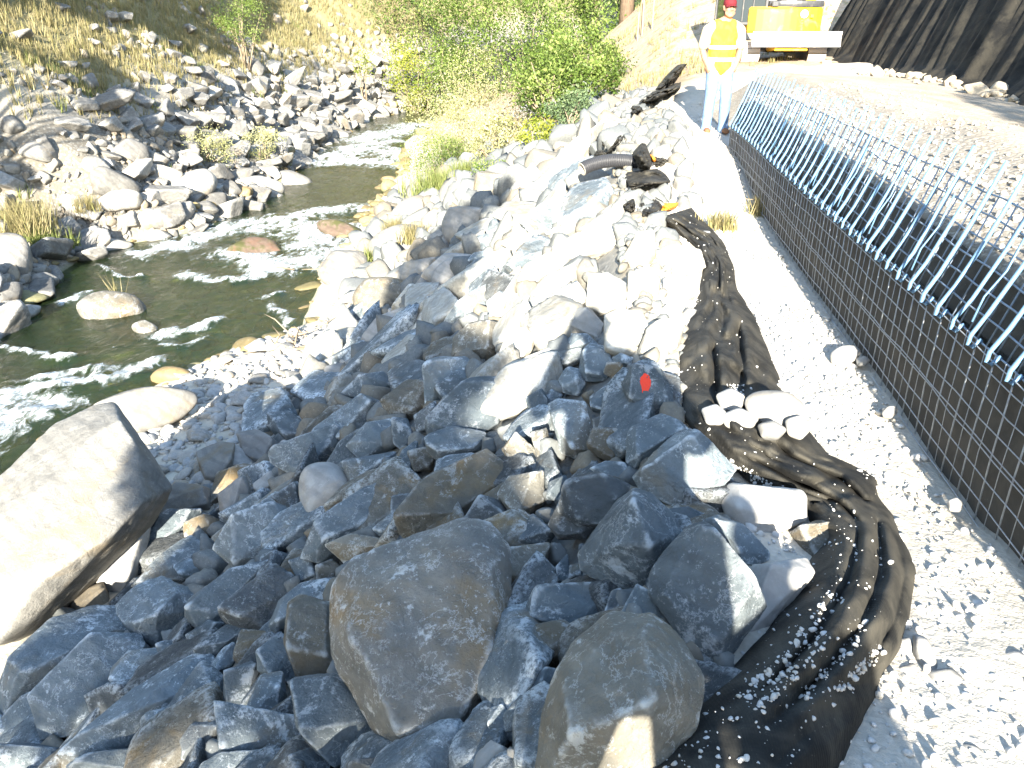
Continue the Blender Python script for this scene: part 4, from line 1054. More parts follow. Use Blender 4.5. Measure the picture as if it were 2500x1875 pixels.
mx1 = m.n('MixShader'); m.l(fr.outputs[0], mx1.inputs[0]); m.l(mx0.outputs[0], mx1.inputs[1]); m.l(gl.outputs[0], mx1.inputs[2])
fo = m.n('BsdfDiffuse'); fo.inputs[0].default_value = (.56, .60, .61, 1); m.l(b1.outputs[0], fo.inputs['Normal'])
fn = m.noise(m.scale(co, (1, .55, 1)), 4.5, 8, .72, 1.4)
ff = m.ramp(m.math('SUBTRACT', m.attr('foam'), m.math('MULTIPLY', m.math('SUBTRACT', fn, .22), 1.45)), -.02, .42)
sp = m.math('MULTIPLY', m.ramp(m.noise(m.scale(co, (1.0, .35, 1)), 6, 6, .75, .8), .66, .72), .5)
sp = m.math('MULTIPLY', sp, m.ramp(m.noise(co, .45, 3, .5), .48, .6))
st_ = m.ramp(m.noise(m.scale(co, (1, .4, 1)), 13, 6, .75, .6), .36, .62, .25, 1.0)
ff = m.math('MAXIMUM', m.math('MULTIPLY', ff, st_), sp)
mx2 = m.n('MixShader'); m.l(ff, mx2.inputs[0]); m.l(mx1.outputs[0], mx2.inputs[1]); m.l(fo.outputs[0], mx2.inputs[2])
m.l(mx2.outputs[0], m.out.inputs['Surface'])
tag(obj('river', me, m.m), kind='structure')

# ------------------------------------------------------------------ wire wall, terrace, covered slope
def wall_x(y):
    y = np.asarray(y, float)
    return 1.77 + .1126 * y - .012 * np.clip(y - 9.5, 0, None) ** 2
ZH = .72            # top of the lower lift, where the hooks sit
LEAN = .25 / .75    # setback per metre of the upper lift
def metal(name, c, rough=.45, met=.35):
    m = NM(name, rough); m.b.inputs['Metallic'].default_value = met; m.b.inputs['Specular IOR Level'].default_value = .5
    co = m.coords(); n_ = m.noise(co, 40, 4, .6)
    m.col(m.mix(m.ramp(n_, .35, .7), c, tuple(x * .75 for x in c))); m.bump(n_, .1, .002); return m.m
M['galv_sky'] = metal('galvanised_bar_sky_tint', (.13, .25, .40), .5, .1)  # zinc bars, blue reflection of the sky put into the base colour
M['mesh'] = metal('mesh_wire', (.26, .32, .40), .5, .1)
M['wire'] = metal('galvanised_wire', (.42, .44, .46), .5, .3)
def geotextile(name, base=(.010, .010, .009), dust=(.11, .10, .078), amt=.5, weave=220):
    m = NM(name, .85); co = m.coords(False)
    a = m.noise(co, 3.5, 6, .65, .5); b = m.noise(co, 60, 4, .7)
    f = m.math('MULTIPLY', m.ramp(a, .36, .62), amt)
    c = m.mix(f, base, dust)
    c = m.mix(m.math('MULTIPLY', m.ramp(b, .64, .72), .22), c, (.3, .28, .24))
    m.col(c)
    x = m.n('TexWave', wave_type='BANDS'); m.l(co, x.inputs['Vector']); x.inputs['Scale'].default_value = weave / 6.28; x.inputs['Distortion'].default_value = .6
    n1 = m.bump(x.outputs['Fac'], .25, .003)
    m.bump(b, .3, .006, n1)
    m.b.inputs['Sheen Weight'].default_value = .0; m.b.inputs['Sheen Roughness'].default_value = .5
    return m.m
M['geo'] = geotextile('black_geotextile', amt=.42)
M['geo_wall'] = geotextile('wall_facing_fabric', (.062, .057, .050), (.11, .098, .08), .6, 160)
M['geo_slope'] = geotextile('slope_cover_fabric', (.005, .005, .0047), (.05, .044, .032), .5, 60)

low = empty('wire_wall', (float(wall_x(6)), 6, 0))
tag(low, 'dark lower face of the wire mesh wall, in shade along the gravel bench', 'wire wall', 'lifts of the wire wall')
upp = empty('wire_wall_basket', (float(wall_x(6)) + .1, 6, ZH))
tag(upp, 'upper wire basket with bright blue-white bars leaning back above the dark wall face', 'wire basket', 'lifts of the wire wall')
L0 = np.array(low.location[:]); U0 = np.array(upp.location[:])
YE = 11.5
ys = np.arange(.6, YE, .05)
# facing fabric, slightly bulging between the wires
zs = np.linspace(-.12, ZH, 14)
Yg, Zg = np.meshgrid(ys, zs, indexing='ij')
Xg = wall_x(Yg) + .035 + .012 * fbm2(Yg * 3, Zg * 6, 3, 71) + .02 * fbm2(Yg * .8, Zg, 2, 72)
me = mesh_np('facing_fabric', np.stack([Xg, Yg, Zg], -1).reshape(-1, 3) - L0, grid_faces(len(ys), len(zs))[:, ::-1], True)
obj('facing_fabric', me, M['geo_wall'], low)
# upper fabric wrap behind the bars
zs = np.linspace(ZH - .01, 1.02, 10)
Yg, Zg = np.meshgrid(ys, zs, indexing='ij')
top = .99 + .05 * fbm2(ys * .9, ys * 0, 3, 73)
Zg = ZH + (Zg - ZH) * ((top - ZH) / (1.02 - ZH))[:, None]
Xg = wall_x(Yg) + .075 + (Zg - ZH) * LEAN * .8 + .025 * fbm2(Yg * 2.2, Zg * 5, 3, 74)
me = mesh_np('facing_fabric', np.stack([Xg, Yg, Zg], -1).reshape(-1, 3) - U0, grid_faces(len(ys), len(zs))[:, ::-1], True)
obj('facing_fabric', me, M['geo_wall'], upp)
rgW = np.random.default_rng(5)
def wirepart(name, parent, O, pts, r, mat, n=5):
    MB().tube(np.asarray(pts) - O, r, n).build(name, mat, parent, True)
# lower face
for k, y in enumerate(np.arange(.8, YE - .1, .1)):
    th = k % 2 == 0
    x = float(wall_x(y)); j = rgW.normal(0, .004, 4)
    wirepart('vertical_wire', low, L0, [(x + .01 + j[0], y + j[1], -.1), (x + j[2], y, .3), (x + .004, y + j[3], ZH + .015)], .0042 if th else .0022, M['wire'])
for k, z in enumerate([.02, .12, .225, .33, .35, .44, .55, .66, .715]):
    yy = np.arange(.7, YE - .05, .25); j = rgW.normal(0, .004, len(yy))
    wirepart('horizontal_wire', low, L0, np.stack([wall_x(yy) - .006, yy, z + j + .006 * np.sin(yy * 1.3 + k)], -1), .0032, M['wire'])
# upper lift: heavy bars hooked over the edge wire
for k, y in enumerate(np.arange(1.0, YE - .1, .2)):
    x = float(wall_x(y)); H = .71 + rgW.normal(0, .02); jy = rgW.normal(0, .012, 3); jx = rgW.normal(0, .004, 3)
    pts = [(x + .022, y - .012, ZH + .012), (x - .012, y - .008, ZH - .028), (x - .030, y, ZH - .016), (x - .028, y, ZH + .03), (x + .03 + jx[0] * .5, y + jy[2] * .15, ZH + .14),
           (x + .37 * LEAN + jx[1], y + jy[2] * .45, ZH + .38), (x + .56 * LEAN + jx[1] * .6, y + jy[2] * .7, ZH + .56), (x + H * LEAN, y + jy[2], ZH + H)]
    wirepart('bar', upp, U0, pts, .0115 + rgW.normal(0, .0006), M['galv_sky'], 6)
    # brace wire tied beside the bar
    if k % 4 == 0:
        y2 = y + .055 + rgW.normal(0, .01)
        wirepart('tie_wire', upp, U0, [(x - .012, y2, ZH + .08), (x + .02, y2 + .01, ZH + .2), (x + .075, y2 - .015, ZH + .33), (x + .13, y2, ZH + .5)], .0055, M['galv_sky'], 5)
for k, y in enumerate(np.arange(.95, YE - .1, .1)):
    x = float(wall_x(y)) + .03
    wirepart('vertical_wire', upp, U0, [(x, y, ZH - .01), (x + .28 * LEAN + rgW.normal(0, .004), y + rgW.normal(0, .005), ZH + .28), (x + .56 * LEAN, y + rgW.normal(0, .006), ZH + .56)], .0048, M['mesh'])
for k, h in enumerate([.0, .09, .18, .27, .36, .46, .555]):
    yy = np.arange(.7, YE - .05, .2); j = rgW.normal(0, .005, len(yy))
    wirepart('horizontal_wire', upp, U0, np.stack([wall_x(yy) + .022 + h * LEAN, yy, ZH + h + j], -1), .0052, M['mesh'])

# terrace of compacted fill behind the wall
def terrace_z(u, y):
    """u: distance behind the wall line"""
    z = np.interp(u, [.16, .3, .7, 1.1, 1.6, 3, 8, 20], [1.00, 1.06, 1.10, 1.17, 1.20, 1.18, 1.2, 1.4])
    z = z - .2 * ss(y, 12.5, 18)
    z = z + .05 * np.exp(-((u - 1.35) / .35) ** 2) * (1 + fbm2(y * .6, y * 0, 3, 75))
    z = z + .02 * fbm2(u * 1.3, y * 1.0, 4, 76) + .010 * fbm2(u * 9, y * 9, 3, 77)
    return z
us = np.concatenate([[.12, .14], np.arange(.16, 2, .06), np.arange(2, 8, .12), np.arange(8, 16, .5)])
ty = np.concatenate([np.arange(-3, 12, .09), np.arange(12, 17, .15)])
Ug, Yg = np.meshgrid(us, ty, indexing='ij')
Zt = terrace_z(Ug, Yg)
Zt[0] = -.1; Zt[1] = .90
Xt = wall_x(np.minimum(Yg, 14)) + .1126 * np.clip(Yg - 14, 0, None) + Ug
# past the end of the wall the fill runs out in a slope
en = ss(Yg, 11.25, 11.9); rl = ss(Ug, .12, 1.35)
Zt = Zt * (1 - en * (1 - rl)) + (ground_h(Xt, Yg) - .02) * en * (1 - rl)
# the fill dives under the natural ground beyond the wall's end
Zt = Zt - .45 * ss(Yg, 14.7, 16.6)
me = mesh_np('terrace', np.stack([Xt, Yg, Zt], -1).reshape(-1, 3), grid_faces(len(us), len(ty)), True)
g = ss(1.25 - Ug + .35 * fbm2(Ug * 1.5, Yg * 1.5, 3, 79), -.1, .2)
fattr(me, 'gravel', g.ravel())
m = NM('terrace_fill', .93); co = m.coords(False)
a = m.noise(m.scale(co, (2.2, .6, 1)), 1.5, 6, .6, .4); b = m.noise(co, 14, 6, .65); v = m.voro(co, 26)
s1 = m.mix(m.ramp(a, .35, .68), (.40, .34, .26), (.30, .245, .18))
s1 = m.mix(m.ramp(b, .5, .75, 0, .5), s1, (.48, .43, .35))
s2 = m.mix(m.ramp(v, .1, .5), (.40, .37, .31), (.24, .21, .17))
m.col(m.mix(m.attr('gravel'), s1, s2)); n1 = m.bump(b, .45, .04); m.bump(v, .35, .02, n1)
tag(obj('terrace', me, m.m), kind='structure')
n = 3600
u = rgW.gamma(2.0, .28, n) + .16; y = rgW.uniform(1.0, 11.6, n)
s = np.clip(rgW.gamma(2.0, .012, n), .012, .06)
M['drain'] = tone_mat('drain_gravel_stone', [(.25, .24, .215), (.36, .345, .31), (.31, .275, .215)], .85, .2)
merged('drain_gravel', RND_XS, np.stack([wall_x(y) + u, y, terrace_z(u, y) + s * .12], -1), s, M['drain'], rgW, .85, True, 'coarse drain gravel behind the bars of the upper wire basket')

# black geotextile draped over the cut slope on the right
sb = np.arange(1, 24.2, .045); tu = np.linspace(-.06, 1, 46)
Sg, Tg = np.meshgrid(sb, tu, indexing='ij')
bx_ = 4.35 + .172 * Sg
hh = 5.2
lean_x, lean_y = .55, .35
off = Tg * hh
# folds hang down and fan out towards the foot
ph = Sg - off * .30 + .35 * fbm2(Sg * .5, off * .35, 3, 81)
fold = .30 * fbm2(ph * 1.1, off * .12, 3, 82, .6) + .22 * np.abs(fbm2(ph * 2.3, off * .18, 2, 83)) + .07 * fbm2(ph * 6, off * .3, 2, 84)
edge = 23.9 - .10 * off - .6 * fbm2(off * .7, off * 0, 2, 85)
Sc = np.minimum(Sg, edge)
Xc = 4.35 + .172 * Sc + off * lean_x - fold * 1.0 - .12 * (Tg < .03)
Yc = Sc + off * lean_y * .3 + fold * .2
Zc = 1.13 - .2 * ss(Sc, 12.5, 18) + off + .10 * fbm2(Sc * 1.2, Sc * 0, 3, 86) * (Tg < .05) + .02
me = mesh_np('slope_cover', np.stack([Xc - 6, Yc - 12, Zc - 1.2], -1).reshape(-1, 3), grid_faces(len(sb), len(tu)), True)
o = obj('slope_cover', me, M['geo_slope'], None, (6, 12, 1.2))
so = o.modifiers.new('thickness', 'SOLIDIFY'); so.thickness = .01
tag(o, 'black pleated geotextile sheet draped over the cut slope at the top right', 'fabric cover')
# ragged heap of spoil along the foot of the cover
M['clod'] = tone_mat('spoil_clod', [(.30, .25, .18), (.40, .35, .27), (.34, .29, .22)])
n = 420
y = rgW.uniform(3, 23, n); x = 4.35 + .172 * y - .15 + rgW.normal(0, .16, n); s = np.clip(rgW.gamma(1.6, .05, n), .03, .32)
merged('spoil_clods', ANG_S, np.stack([x, y, 1.2 - .2 * ss(y, 12.5, 18)], -1), s, M['clod'], rgW, .7, True, 'clods of pale spoil along the foot of the black cover')

# ------------------------------------------------------------------ black fabric strip, scraps, pipe
def resample(A, n):
    d = np.concatenate([[0], np.cumsum(np.linalg.norm(np.diff((A[:, :2] + A[:, 2:]) / 2, axis=0), axis=1))])
    q = np.linspace(0, d[-1], n)
    # smooth Catmull-like by interpolating then filtering
    B = np.stack([np.interp(q, d, A[:, k]) for k in range(A.shape[1])], -1)
    for _ in range(3): B[1:-1] = (B[:-2] + 2 * B[1:-1] + B[2:]) / 4
    return B, np.interp(q, d, np.arange(len(A)))
def lift_to(P, dz):
    r = P - np.array([0, 0, CAMZ]); 
    return P + r * (dz / r[..., 2])[..., None] * .9
Fr, Frow = resample(FAB, 300)
NS = 70
sv = np.linspace(0, 1, NS)
wob = .035 * fbm2(Frow * 1.6, Frow * 0, 3, 91)
wob2 = .035 * fbm2(Frow * 1.6, Frow * 0 + 9, 3, 92)
S2 = sv[None, :] * (1 + wob2[:, None] - wob[:, None]) + wob[:, None]
PX = Fr[:, None, 0] * (1 - S2) + Fr[:, None, 2] * S2
PY = Fr[:, None, 1] * (1 - S2) + Fr[:, None, 3] * S2
P = fast_hit(PX.ravel(), PY.ravel()).reshape(PX.shape + (3,))
rr_ = np.repeat(Frow[:, None], NS, 1)
bul = np.interp(Frow, [0, 4, 6, 9, 11, 12.3, 13.3, 15, 16.5, 19], [.10, .10, .12, .14, .13, .14, .20, .27, .20, .14])[:, None]
prof = np.sin(np.pi * np.clip(sv, 0, 1))[None, :] ** .55
warp = S2 + .09 * fbm2(rr_ * .55, S2 * 1.5, 3, 93)
dg = warp + .22 * rr_ * np.where(rr_ < 12, 1, .3)
f1 = np.abs(fbm2(dg * 2.0, rr_ * .62 - warp * 1.9, 3, 94, .45)); f2 = fbm2(warp * 9, rr_ * 1.6, 3, 95); f3 = fbm2(warp * 2.6, rr_ * 1.5, 3, 96)
big = np.interp(Frow, [0, 9, 12, 13.5, 19], [.75, .85, .75, .16, .2])[:, None]
h = bul * prof + big * (.115 * (.30 - f1) * 2 * prof + .006 * f2 + .02 * f3 * prof)
for (r0, r1, s0, s1, dp, wd) in [(13.0, 16.5, .50, .33, .05, .05), (12.8, 17.2, .78, .55, .06, .06), (13.2, 16, .92, .86, .03, .03), (10, 12.6, .25, .55, .10, .06), (9.5, 12, .6, .8, .09, .05), (6, 9, .4, .3, .08, .05), (5.6, 8.5, .75, .55, .07, .05), (3, 6, .55, .5, .05, .07)]:
    tt = np.clip((rr_ - r0) / (r1 - r0), 0, 1); sc_ = s0 * (1 - tt) + s1 * tt
    win = ss(rr_, r0 - .3, r0 + .5) * ss(r1 + .4 - rr_, 0, .8)
    h -= dp * win * np.exp(-((S2 - sc_ - .02 * f2) / wd) ** 2)
    h += dp * .45 * win * np.exp(-((S2 - sc_ - .09) / (wd * 1.3)) ** 2)
rgC = np.random.default_rng(55)
Um, Vm = S2 * .5 + .03 * f2, rr_ * .2
for k in range(46):
    far_ = k < 36
    v0 = rgC.uniform(0, 2.5) if far_ else rgC.uniform(2.6, 3.8); u0 = rgC.uniform(.05, .45); an = rgC.uniform(0, 3.14); L_ = rgC.uniform(.12, .4); w_ = rgC.uniform(.035, .09); A_ = rgC.uniform(.015, .04) * (1 if far_ else .4)
    du, dv = Um - u0, Vm - v0; al = du * math.cos(an) + dv * math.sin(an); ac = -du * math.sin(an) + dv * math.cos(an) + .25 * al * al
    h += A_ * (1 if k % 3 else -1) * np.clip(1 - np.abs(ac) / w_, 0, 1) * np.clip(1 - (al / L_) ** 2, 0, 1)
h = np.maximum(h, .012)
h[:, 0] = np.minimum(h[:, 0], .02); h[:, -1] = np.minimum(h[:, -1], .02)
P = lift_to(P, h)
o0 = np.array([1.4, 3.6, .1])
me = mesh_np('fabric_strip', P.reshape(-1, 3) - o0, grid_faces(P.shape[0], NS)[:, ::-1], True)
o = obj('fabric_strip', me, M['geo'], None, o0)
md = o.modifiers.new('thickness', 'SOLIDIFY'); md.thickness = .006
tag(o, 'long crumpled strip of black geotextile running down the crest to the bottom edge', 'fabric')
# grit lying on the strip, thickest in the folds of the near bulge
rgN = np.random.default_rng(17)
n = 2600
ri = rgN.integers(2, P.shape[0] - 2, n); si = np.clip((rgN.beta(2, 2, n) * NS).astype(int), 2, NS - 3)
wgt = np.where((Frow[ri] > 12.8), 1.0, .45) * (.25 + 1.5 * ss(-(h[ri, si] - h[np.clip(ri, 0, None), np.clip(si + 4, 0, NS - 1)]), -.02, .06))
kp = rgN.random(n) < wgt
Pg = P[ri, si][kp] + rgN.normal(0, .004, (kp.sum(), 3))
sg = np.clip(rgN.gamma(1.6, .0045, kp.sum()), .003, .022)
merged('grit', RND_XS, Pg + np.array([0, 0, .004]), sg, M['gravel'], rgN, .9, True, 'white grit sprinkled over the folds of the black fabric strip')
# denser trail of grit in the two long folds
tl = []
for (r0, r1, s0, s1) in [(14.2, 16.8, .36, .24), (15.2, 17.0, .45, .42), (15.0, 16.9, .70, .62), (15.6, 16.6, .86, .80), (9.8, 11.2, .02, .12), (7.3, 8.2, .5, .7)]:
    for k in range(130):
        t = rgN.random(); r_ = r0 + (r1 - r0) * t; s_ = s0 + (s1 - s0) * t + rgN.normal(0, .03)
        i = int(np.clip(np.searchsorted(Frow, r_), 0, len(Frow) - 1)); j = int(np.clip(s_ * (NS - 1), 0, NS - 1)); tl.append(P[i, j] + rgN.normal(0, .006, 3) + np.array([0, 0, .006]))
merged('grit_trail', RND_XS, np.array(tl), np.clip(rgN.gamma(2.0, .0055, len(tl)), .004, .028), M['gravel'], rgN, .9, True, 'thicker trails of white grit in the folds of the fabric')

def T5(*a): return tr(a, 2.765, 900, 0)
def scrap(name, rows, label, mat, bulge=.1, crump=.07, seed=0, z=None, group='scraps of black fabric on the crest'):
    A = np.array(rows, float)
    B, rw = resample(A, 46)
    sv = np.linspace(0, 1, 26)
    PX = B[:, None, 0] * (1 - sv) + B[:, None, 2] * sv; PY = B[:, None, 1] * (1 - sv) + B[:, None, 3] * sv
    Q = fast_hit(PX.ravel(), PY.ravel()).reshape(PX.shape + (3,))
    u = np.linspace(0, 1, 46)[:, None]; k = np.sin(np.pi * sv)[None, :] ** .6 * np.sin(np.pi * np.clip(u * .9 + .05, 0, 1)) ** .5
    hh = .03 + bulge * k + crump * (fbm2(sv[None, :] * 3 + seed, u * 4, 3, 300 + seed) + .8 * (.4 - np.abs(fbm2(sv[None, :] * 5, u * 3 + seed, 3, 310 + seed))))
    Q = lift_to(Q, np.maximum(hh, .02))
    c = Q.reshape(-1, 3).mean(0)
    me = mesh_np(name, Q.reshape(-1, 3) - c, grid_faces(46, 26)[:, ::-1], True)
    o = obj(name, me, mat, None, c); md = o.modifiers.new('thickness', 'SOLIDIFY'); md.thickness = .006
    return tag(o, label, 'fabric', group)
def rows5(*q): return [tuple(T5((a, b))[0]) + tuple(T5((c, d))[0]) for a, b, c, d in q]
scrap('fabric_scrap', rows5((1840, 968, 1868, 968), (1800, 1010, 1890, 1020), (1778, 1045, 1905, 1060), (1800, 1090, 1912, 1100), (1825, 1135, 1900, 1135)), 'pointed scrap of black fabric standing over the end of the pipe', M['geo'], .28, .08, 1)
scrap('fabric_scrap', rows5((1740, 1165, 1960, 1140), (1730, 1200, 2010, 1185), (1750, 1245, 2040, 1232), (1780, 1290, 1850, 1245)), 'ragged fabric scrap lying in front of the pipe', M['geo'], .1, .09, 2)
scrap('fabric_scrap', rows5((1910, 1060, 1990, 1060), (1910, 1090, 2055, 1085), (1920, 1130, 2030, 1110)), 'flat dusty fabric scrap right of the pointed one', M['geo'], .06, .06, 3)
scrap('fabric_scrap', rows5((1860, 1335, 1960, 1335), (1838, 1375, 1990, 1372), (1842, 1420, 1980, 1415), (1850, 1470, 1905, 1455)), 'gravel-flecked fabric scrap just above the long strip', M['geo'], .08, .08, 4)
scrap('fabric_scrap', rows5((2085, 440, 2150, 428), (2020, 500, 2110, 490), (1970, 560, 2060, 545), (1935, 600, 2010, 600)), 'long folded fabric scrap farthest up the crest', M['geo'], .22, .12, 5)
scrap('fabric_scrap', rows5((2010, 575, 2110, 555), (1930, 600, 2100, 600), (1880, 640, 2010, 640), (1825, 690, 1930, 680)), 'fabric scrap spread below the farthest one', M['geo'], .15, .12, 6)
scrap('fabric_scrap', rows5((1780, 715, 1840, 715), (1765, 745, 1850, 745), (1755, 775, 1815, 770)), 'small fabric scrap midway between the farthest scraps and the pipe', M['geo'], .1, .1, 7)
scrap('fabric_scrap', rows5((1690, 915, 1725, 912), (1640, 965, 1700, 965), (1600, 1040, 1650, 1015)), 'narrow fabric strip poking out above the pipe', M['geo'], .12, .1, 8)
scrap('fabric_scrap', rows5((1540, 905, 1560, 905), (1530, 950, 1600, 955), (1570, 985, 1605, 990)), 'small dark fabric scrap left of the narrow strip', M['geo'], .1, .1, 9)
scrap('fabric_scrap', rows5((1540, 1018, 1575, 1018), (1520, 1050, 1620, 1045)), 'low fabric scrap just behind the pipe', M['geo'], .1, .05, 10)
scrap('fabric_scrap', rows5((1775, 1345, 1790, 1345), (1720, 1385, 1800, 1400), (1750, 1430, 1790, 1425)), 'torn fabric corner sticking out of the white rocks', M['geo'], .1, .1, 11)

# corrugated drain pipe
pa = T5((1440, 1142), (1500, 1112), (1570, 1092), (1650, 1082), (1740, 1085), (1835, 1108), (1900, 1130))
pc = hit(np.array([p[0] for p in pa]), np.array([p[1] for p in pa]), .42)
pc = pc + np.array([0, 0, .0])
pc[:, 1] = np.linspace(pc[0, 1], pc[0, 1] + .35, len(pc))
rp = ray(np.array([p[0] for p in pa]), np.array([p[1] for p in pa]))
pc = rp * (pc[:, 1] / rp[:, 1])[:, None] + np.array([0, 0, CAMZ])
tq = np.linspace(0, len(pc) - 1, 260)
cl = np.stack([np.interp(tq, np.arange(len(pc)), pc[:, k]) for k in range(3)], -1)
for _ in range(60): cl[1:-1] = (cl[:-2] + cl[1:-1] * 2 + cl[2:]) / 4
arc = np.concatenate([[0], np.cumsum(np.linalg.norm(np.diff(cl, axis=0), axis=1))])
PR = .078
rad = PR + .006 * np.sign(np.sin(arc / .026 * 6.283)) * np.minimum(1, np.abs(np.sin(arc / .026 * 6.283)) * 3)
M['pipe'] = NM('black_plastic', .42).col((.035, .036, .04)).m
M['pipe_in'] = NM('pipe_inside', .7).col((.30, .28, .24)).m
pr = empty('drain_pipe', tuple(cl[0]))
tag(pr, 'black corrugated drain pipe with its open end over the rocks', 'pipe')
MB().tube(cl - cl[0], rad, 28, False).build('shell', M['pipe'], pr, True)
MB().tube(cl - cl[0] , PR - .013, 28, False).build('lining', M['pipe_in'], pr, True)
d0 = cl[1] - cl[0]; d0 /= np.linalg.norm(d0)
rim = MB(); rim.tube(np.array([cl[0] - d0 * .004, cl[0] + d0 * .008]) - cl[0], PR + .004, 28, False); rim.tube(np.array([cl[0] - d0 * .004, cl[0] + d0 * .008]) - cl[0], PR - .014, 28, False)
v_o = rim.v[0][:28]; v_i = rim.v[1][:28]
rim.add(np.concatenate([v_o, v_i]), [(i, (i + 1) % 28, 28 + (i + 1) % 28, 28 + i) for i in range(28)])
rim.build('rim', M['pipe_in'], pr, True)

# paint spot on the marked rock, and the orange and red marker ribbons
M['paint'] = NM('red_orange_paint', .6).col((.85, .06, .025)).m
redrock = [r for r in ROCKS if r[3] and 'paint spot' in r[3]][0][4]
bpy.context.view_layer.update()
def on_rock(ob, px, py):
    o_ = Vector((0, 0, CAMZ)) - ob.location; d = Vector(ray(px, py)).normalized()
    ok, loc, nor, fi = ob.ray_cast(o_, d)
    return (np.array(loc), np.array(nor)) if ok else (None, None)
gu, gv = np.meshgrid(np.linspace(-1, 1, 34), np.linspace(-1, 1, 34), indexing='ij')
pts, ok = [], []
for a, b in zip(gu.ravel(), gv.ravel()):
    ang = math.atan2(b, a); rr0 = math.hypot(a, b)
    rad_ = .80 + .16 * float(fbm2(np.array(math.cos(ang) * 2.2), np.array(math.sin(ang) * 2.2), 3, 401))
    drip = b > .3 and abs(a + .25 + .25 * b) < .10 * (1.4 - b) + .05 or b > .2 and abs(a - .35) < .06 and b < .85
    hole = float(fbm2(np.array(a * 4.0), np.array(b * 4.0), 3, 402)) > .42
    l, n_ = on_rock(redrock, 1576 + 17 * a, 934 + 27 * b)
    good = l is not None and (rr0 < rad_ or drip) and not hole
    pts.append(l + n_ * .0025 if l is not None else np.zeros(3)); ok.append(good)
ok = np.array(ok).reshape(34, 34); fc = []
for i in range(33):
    for j in range(33):
        if ok[i, j] and ok[i + 1, j] and ok[i, j + 1] and ok[i + 1, j + 1]: fc.append((i * 34 + j, (i + 1) * 34 + j, (i + 1) * 34 + j + 1, i * 34 + j + 1))
me = mesh_np('paint_spot', np.array(pts), np.array(fc), True)
po = obj('paint_spot', me, M['paint'], redrock); po['label'] = 'red-orange sprayed paint spot with drips'
M['orange'] = NM('orange_ribbon', .6).col((.9, .33, .03)).m
M['redr'] = NM('red_ribbon', .6).col((.8, .1, .05)).m
scrap('marker_ribbon', rows5((1895, 1045, 1910, 1045), (1910, 1075, 1940, 1070), (1915, 1095, 1945, 1090)), 'small orange ribbon beside the end of the pipe', M['orange'], .12, .02, 21, group='marker ribbons')
scrap('marker_ribbon', rows5((1990, 1375, 2090, 1370), (1975, 1400, 2080, 1395), (1975, 1422, 2050, 1412)), 'orange cloth lying at the head of the long fabric strip', M['orange'], .08, .03, 22, group='marker ribbons')

# ------------------------------------------------------------------ people
def capsule(p0, p1, r0, r1, n=14, sx=None):
    """closed tapered capsule; sx scales it about its middle (x, y, z)"""
    p0 = np.asarray(p0, float); p1 = np.asarray(p1, float)
    ax = p1 - p0; L = np.linalg.norm(ax)
    ax = ax / L if L > 1e-6 else np.array([0, 0, 1.0])
    up = np.array([0, 1.0, 0]) if abs(ax[1]) < .9 else np.array([1.0, 0, 0])
    a = np.cross(up, ax); a /= np.linalg.norm(a); b = np.cross(ax, a)
    rings = [(p0 - ax * r0 * math.cos(t), r0 * math.sin(t)) for t in np.linspace(.12, math.pi / 2, 5)] + [(p1 + ax * r1 * math.sin(t), r1 * math.cos(t)) for t in np.linspace(0, math.pi / 2 - .12, 5)]
    th = np.arange(n) * 2 * math.pi / n
    v = np.concatenate([c + r * (np.cos(th)[:, None] * a + np.sin(th)[:, None] * b) for c, r in rings])
    m = len(rings)
    f = [(i * n + j, i * n + (j + 1) % n, (i + 1) * n + (j + 1) % n, (i + 1) * n + j) for i in range(m - 1) for j in range(n)]
    f += [tuple(range(n))[::-1], tuple((m - 1) * n + j for j in range(n))]
    if sx is not None:
        c = (p0 + p1) / 2; v = c + (v - c) * np.asarray(sx)
    return v, f
def chain(pts, rs, sx=None): return [(pts[i], pts[i + 1], rs[i], rs[i + 1], sx) for i in range(len(pts) - 1)]
def blob(name, caps, voxel, mat, parent=None, smooth=4, loc=(0, 0, 0)):
    mb = MB()
    for c in caps:
        v, f = capsule(c[0], c[1], c[2], c[3], 14, c[4] if len(c) > 4 else None); mb.add(v, f)
    tmp = mb.build(name, None)
    rm = tmp.modifiers.new('r', 'REMESH'); rm.mode = 'VOXEL'; rm.voxel_size = voxel
    sm = tmp.modifiers.new('s', 'SMOOTH'); sm.factor = .5; sm.iterations = smooth
    dg = bpy.context.evaluated_depsgraph_get()
    me = bpy.data.meshes.new_from_object(tmp.evaluated_get(dg)); me.name = name
    old = tmp.data; bpy.data.objects.remove(tmp); bpy.data.meshes.remove(old)
    me.polygons.foreach_set('use_smooth', np.ones(len(me.polygons), bool))
    me.materials.clear()
    return obj(name, me, mat, parent, loc)
def cloth(name, c, c2=None, scale=60, bump=.25, rough=.85):
    m = NM(name, rough); co = m.coords(False); n_ = m.noise(co, scale, 4, .6); w_ = m.noise(co, 9, 4, .6, .8)
    m.col(m.mix(m.ramp(w_, .35, .7), c, c2 or tuple(x * .8 for x in c))); n1 = m.bump(w_, bump, .03); m.bump(n_, .2, .004, n1); return m.m
M['skin'] = NM('skin', .5).col((.34, .18, .12)).m
M['skin'].node_tree.nodes['Principled BSDF'].inputs['Subsurface Weight'].default_value = .08
M['jeans'] = cloth('blue_denim', (.11, .18, .30), (.16, .23, .36))
M['tshirt'] = cloth('white_cotton', (.52, .44, .28))
M['vest'] = cloth('hi_vis_vest', (.72, .36, .02), (.74, .42, .04), 90)
M['band'] = NM('reflective_band', .35).col((.75, .74, .66)).m
M['cap'] = cloth('maroon_cap', (.14, .012, .018))
M['boot'] = cloth('brown_boot', (.20, .10, .05))
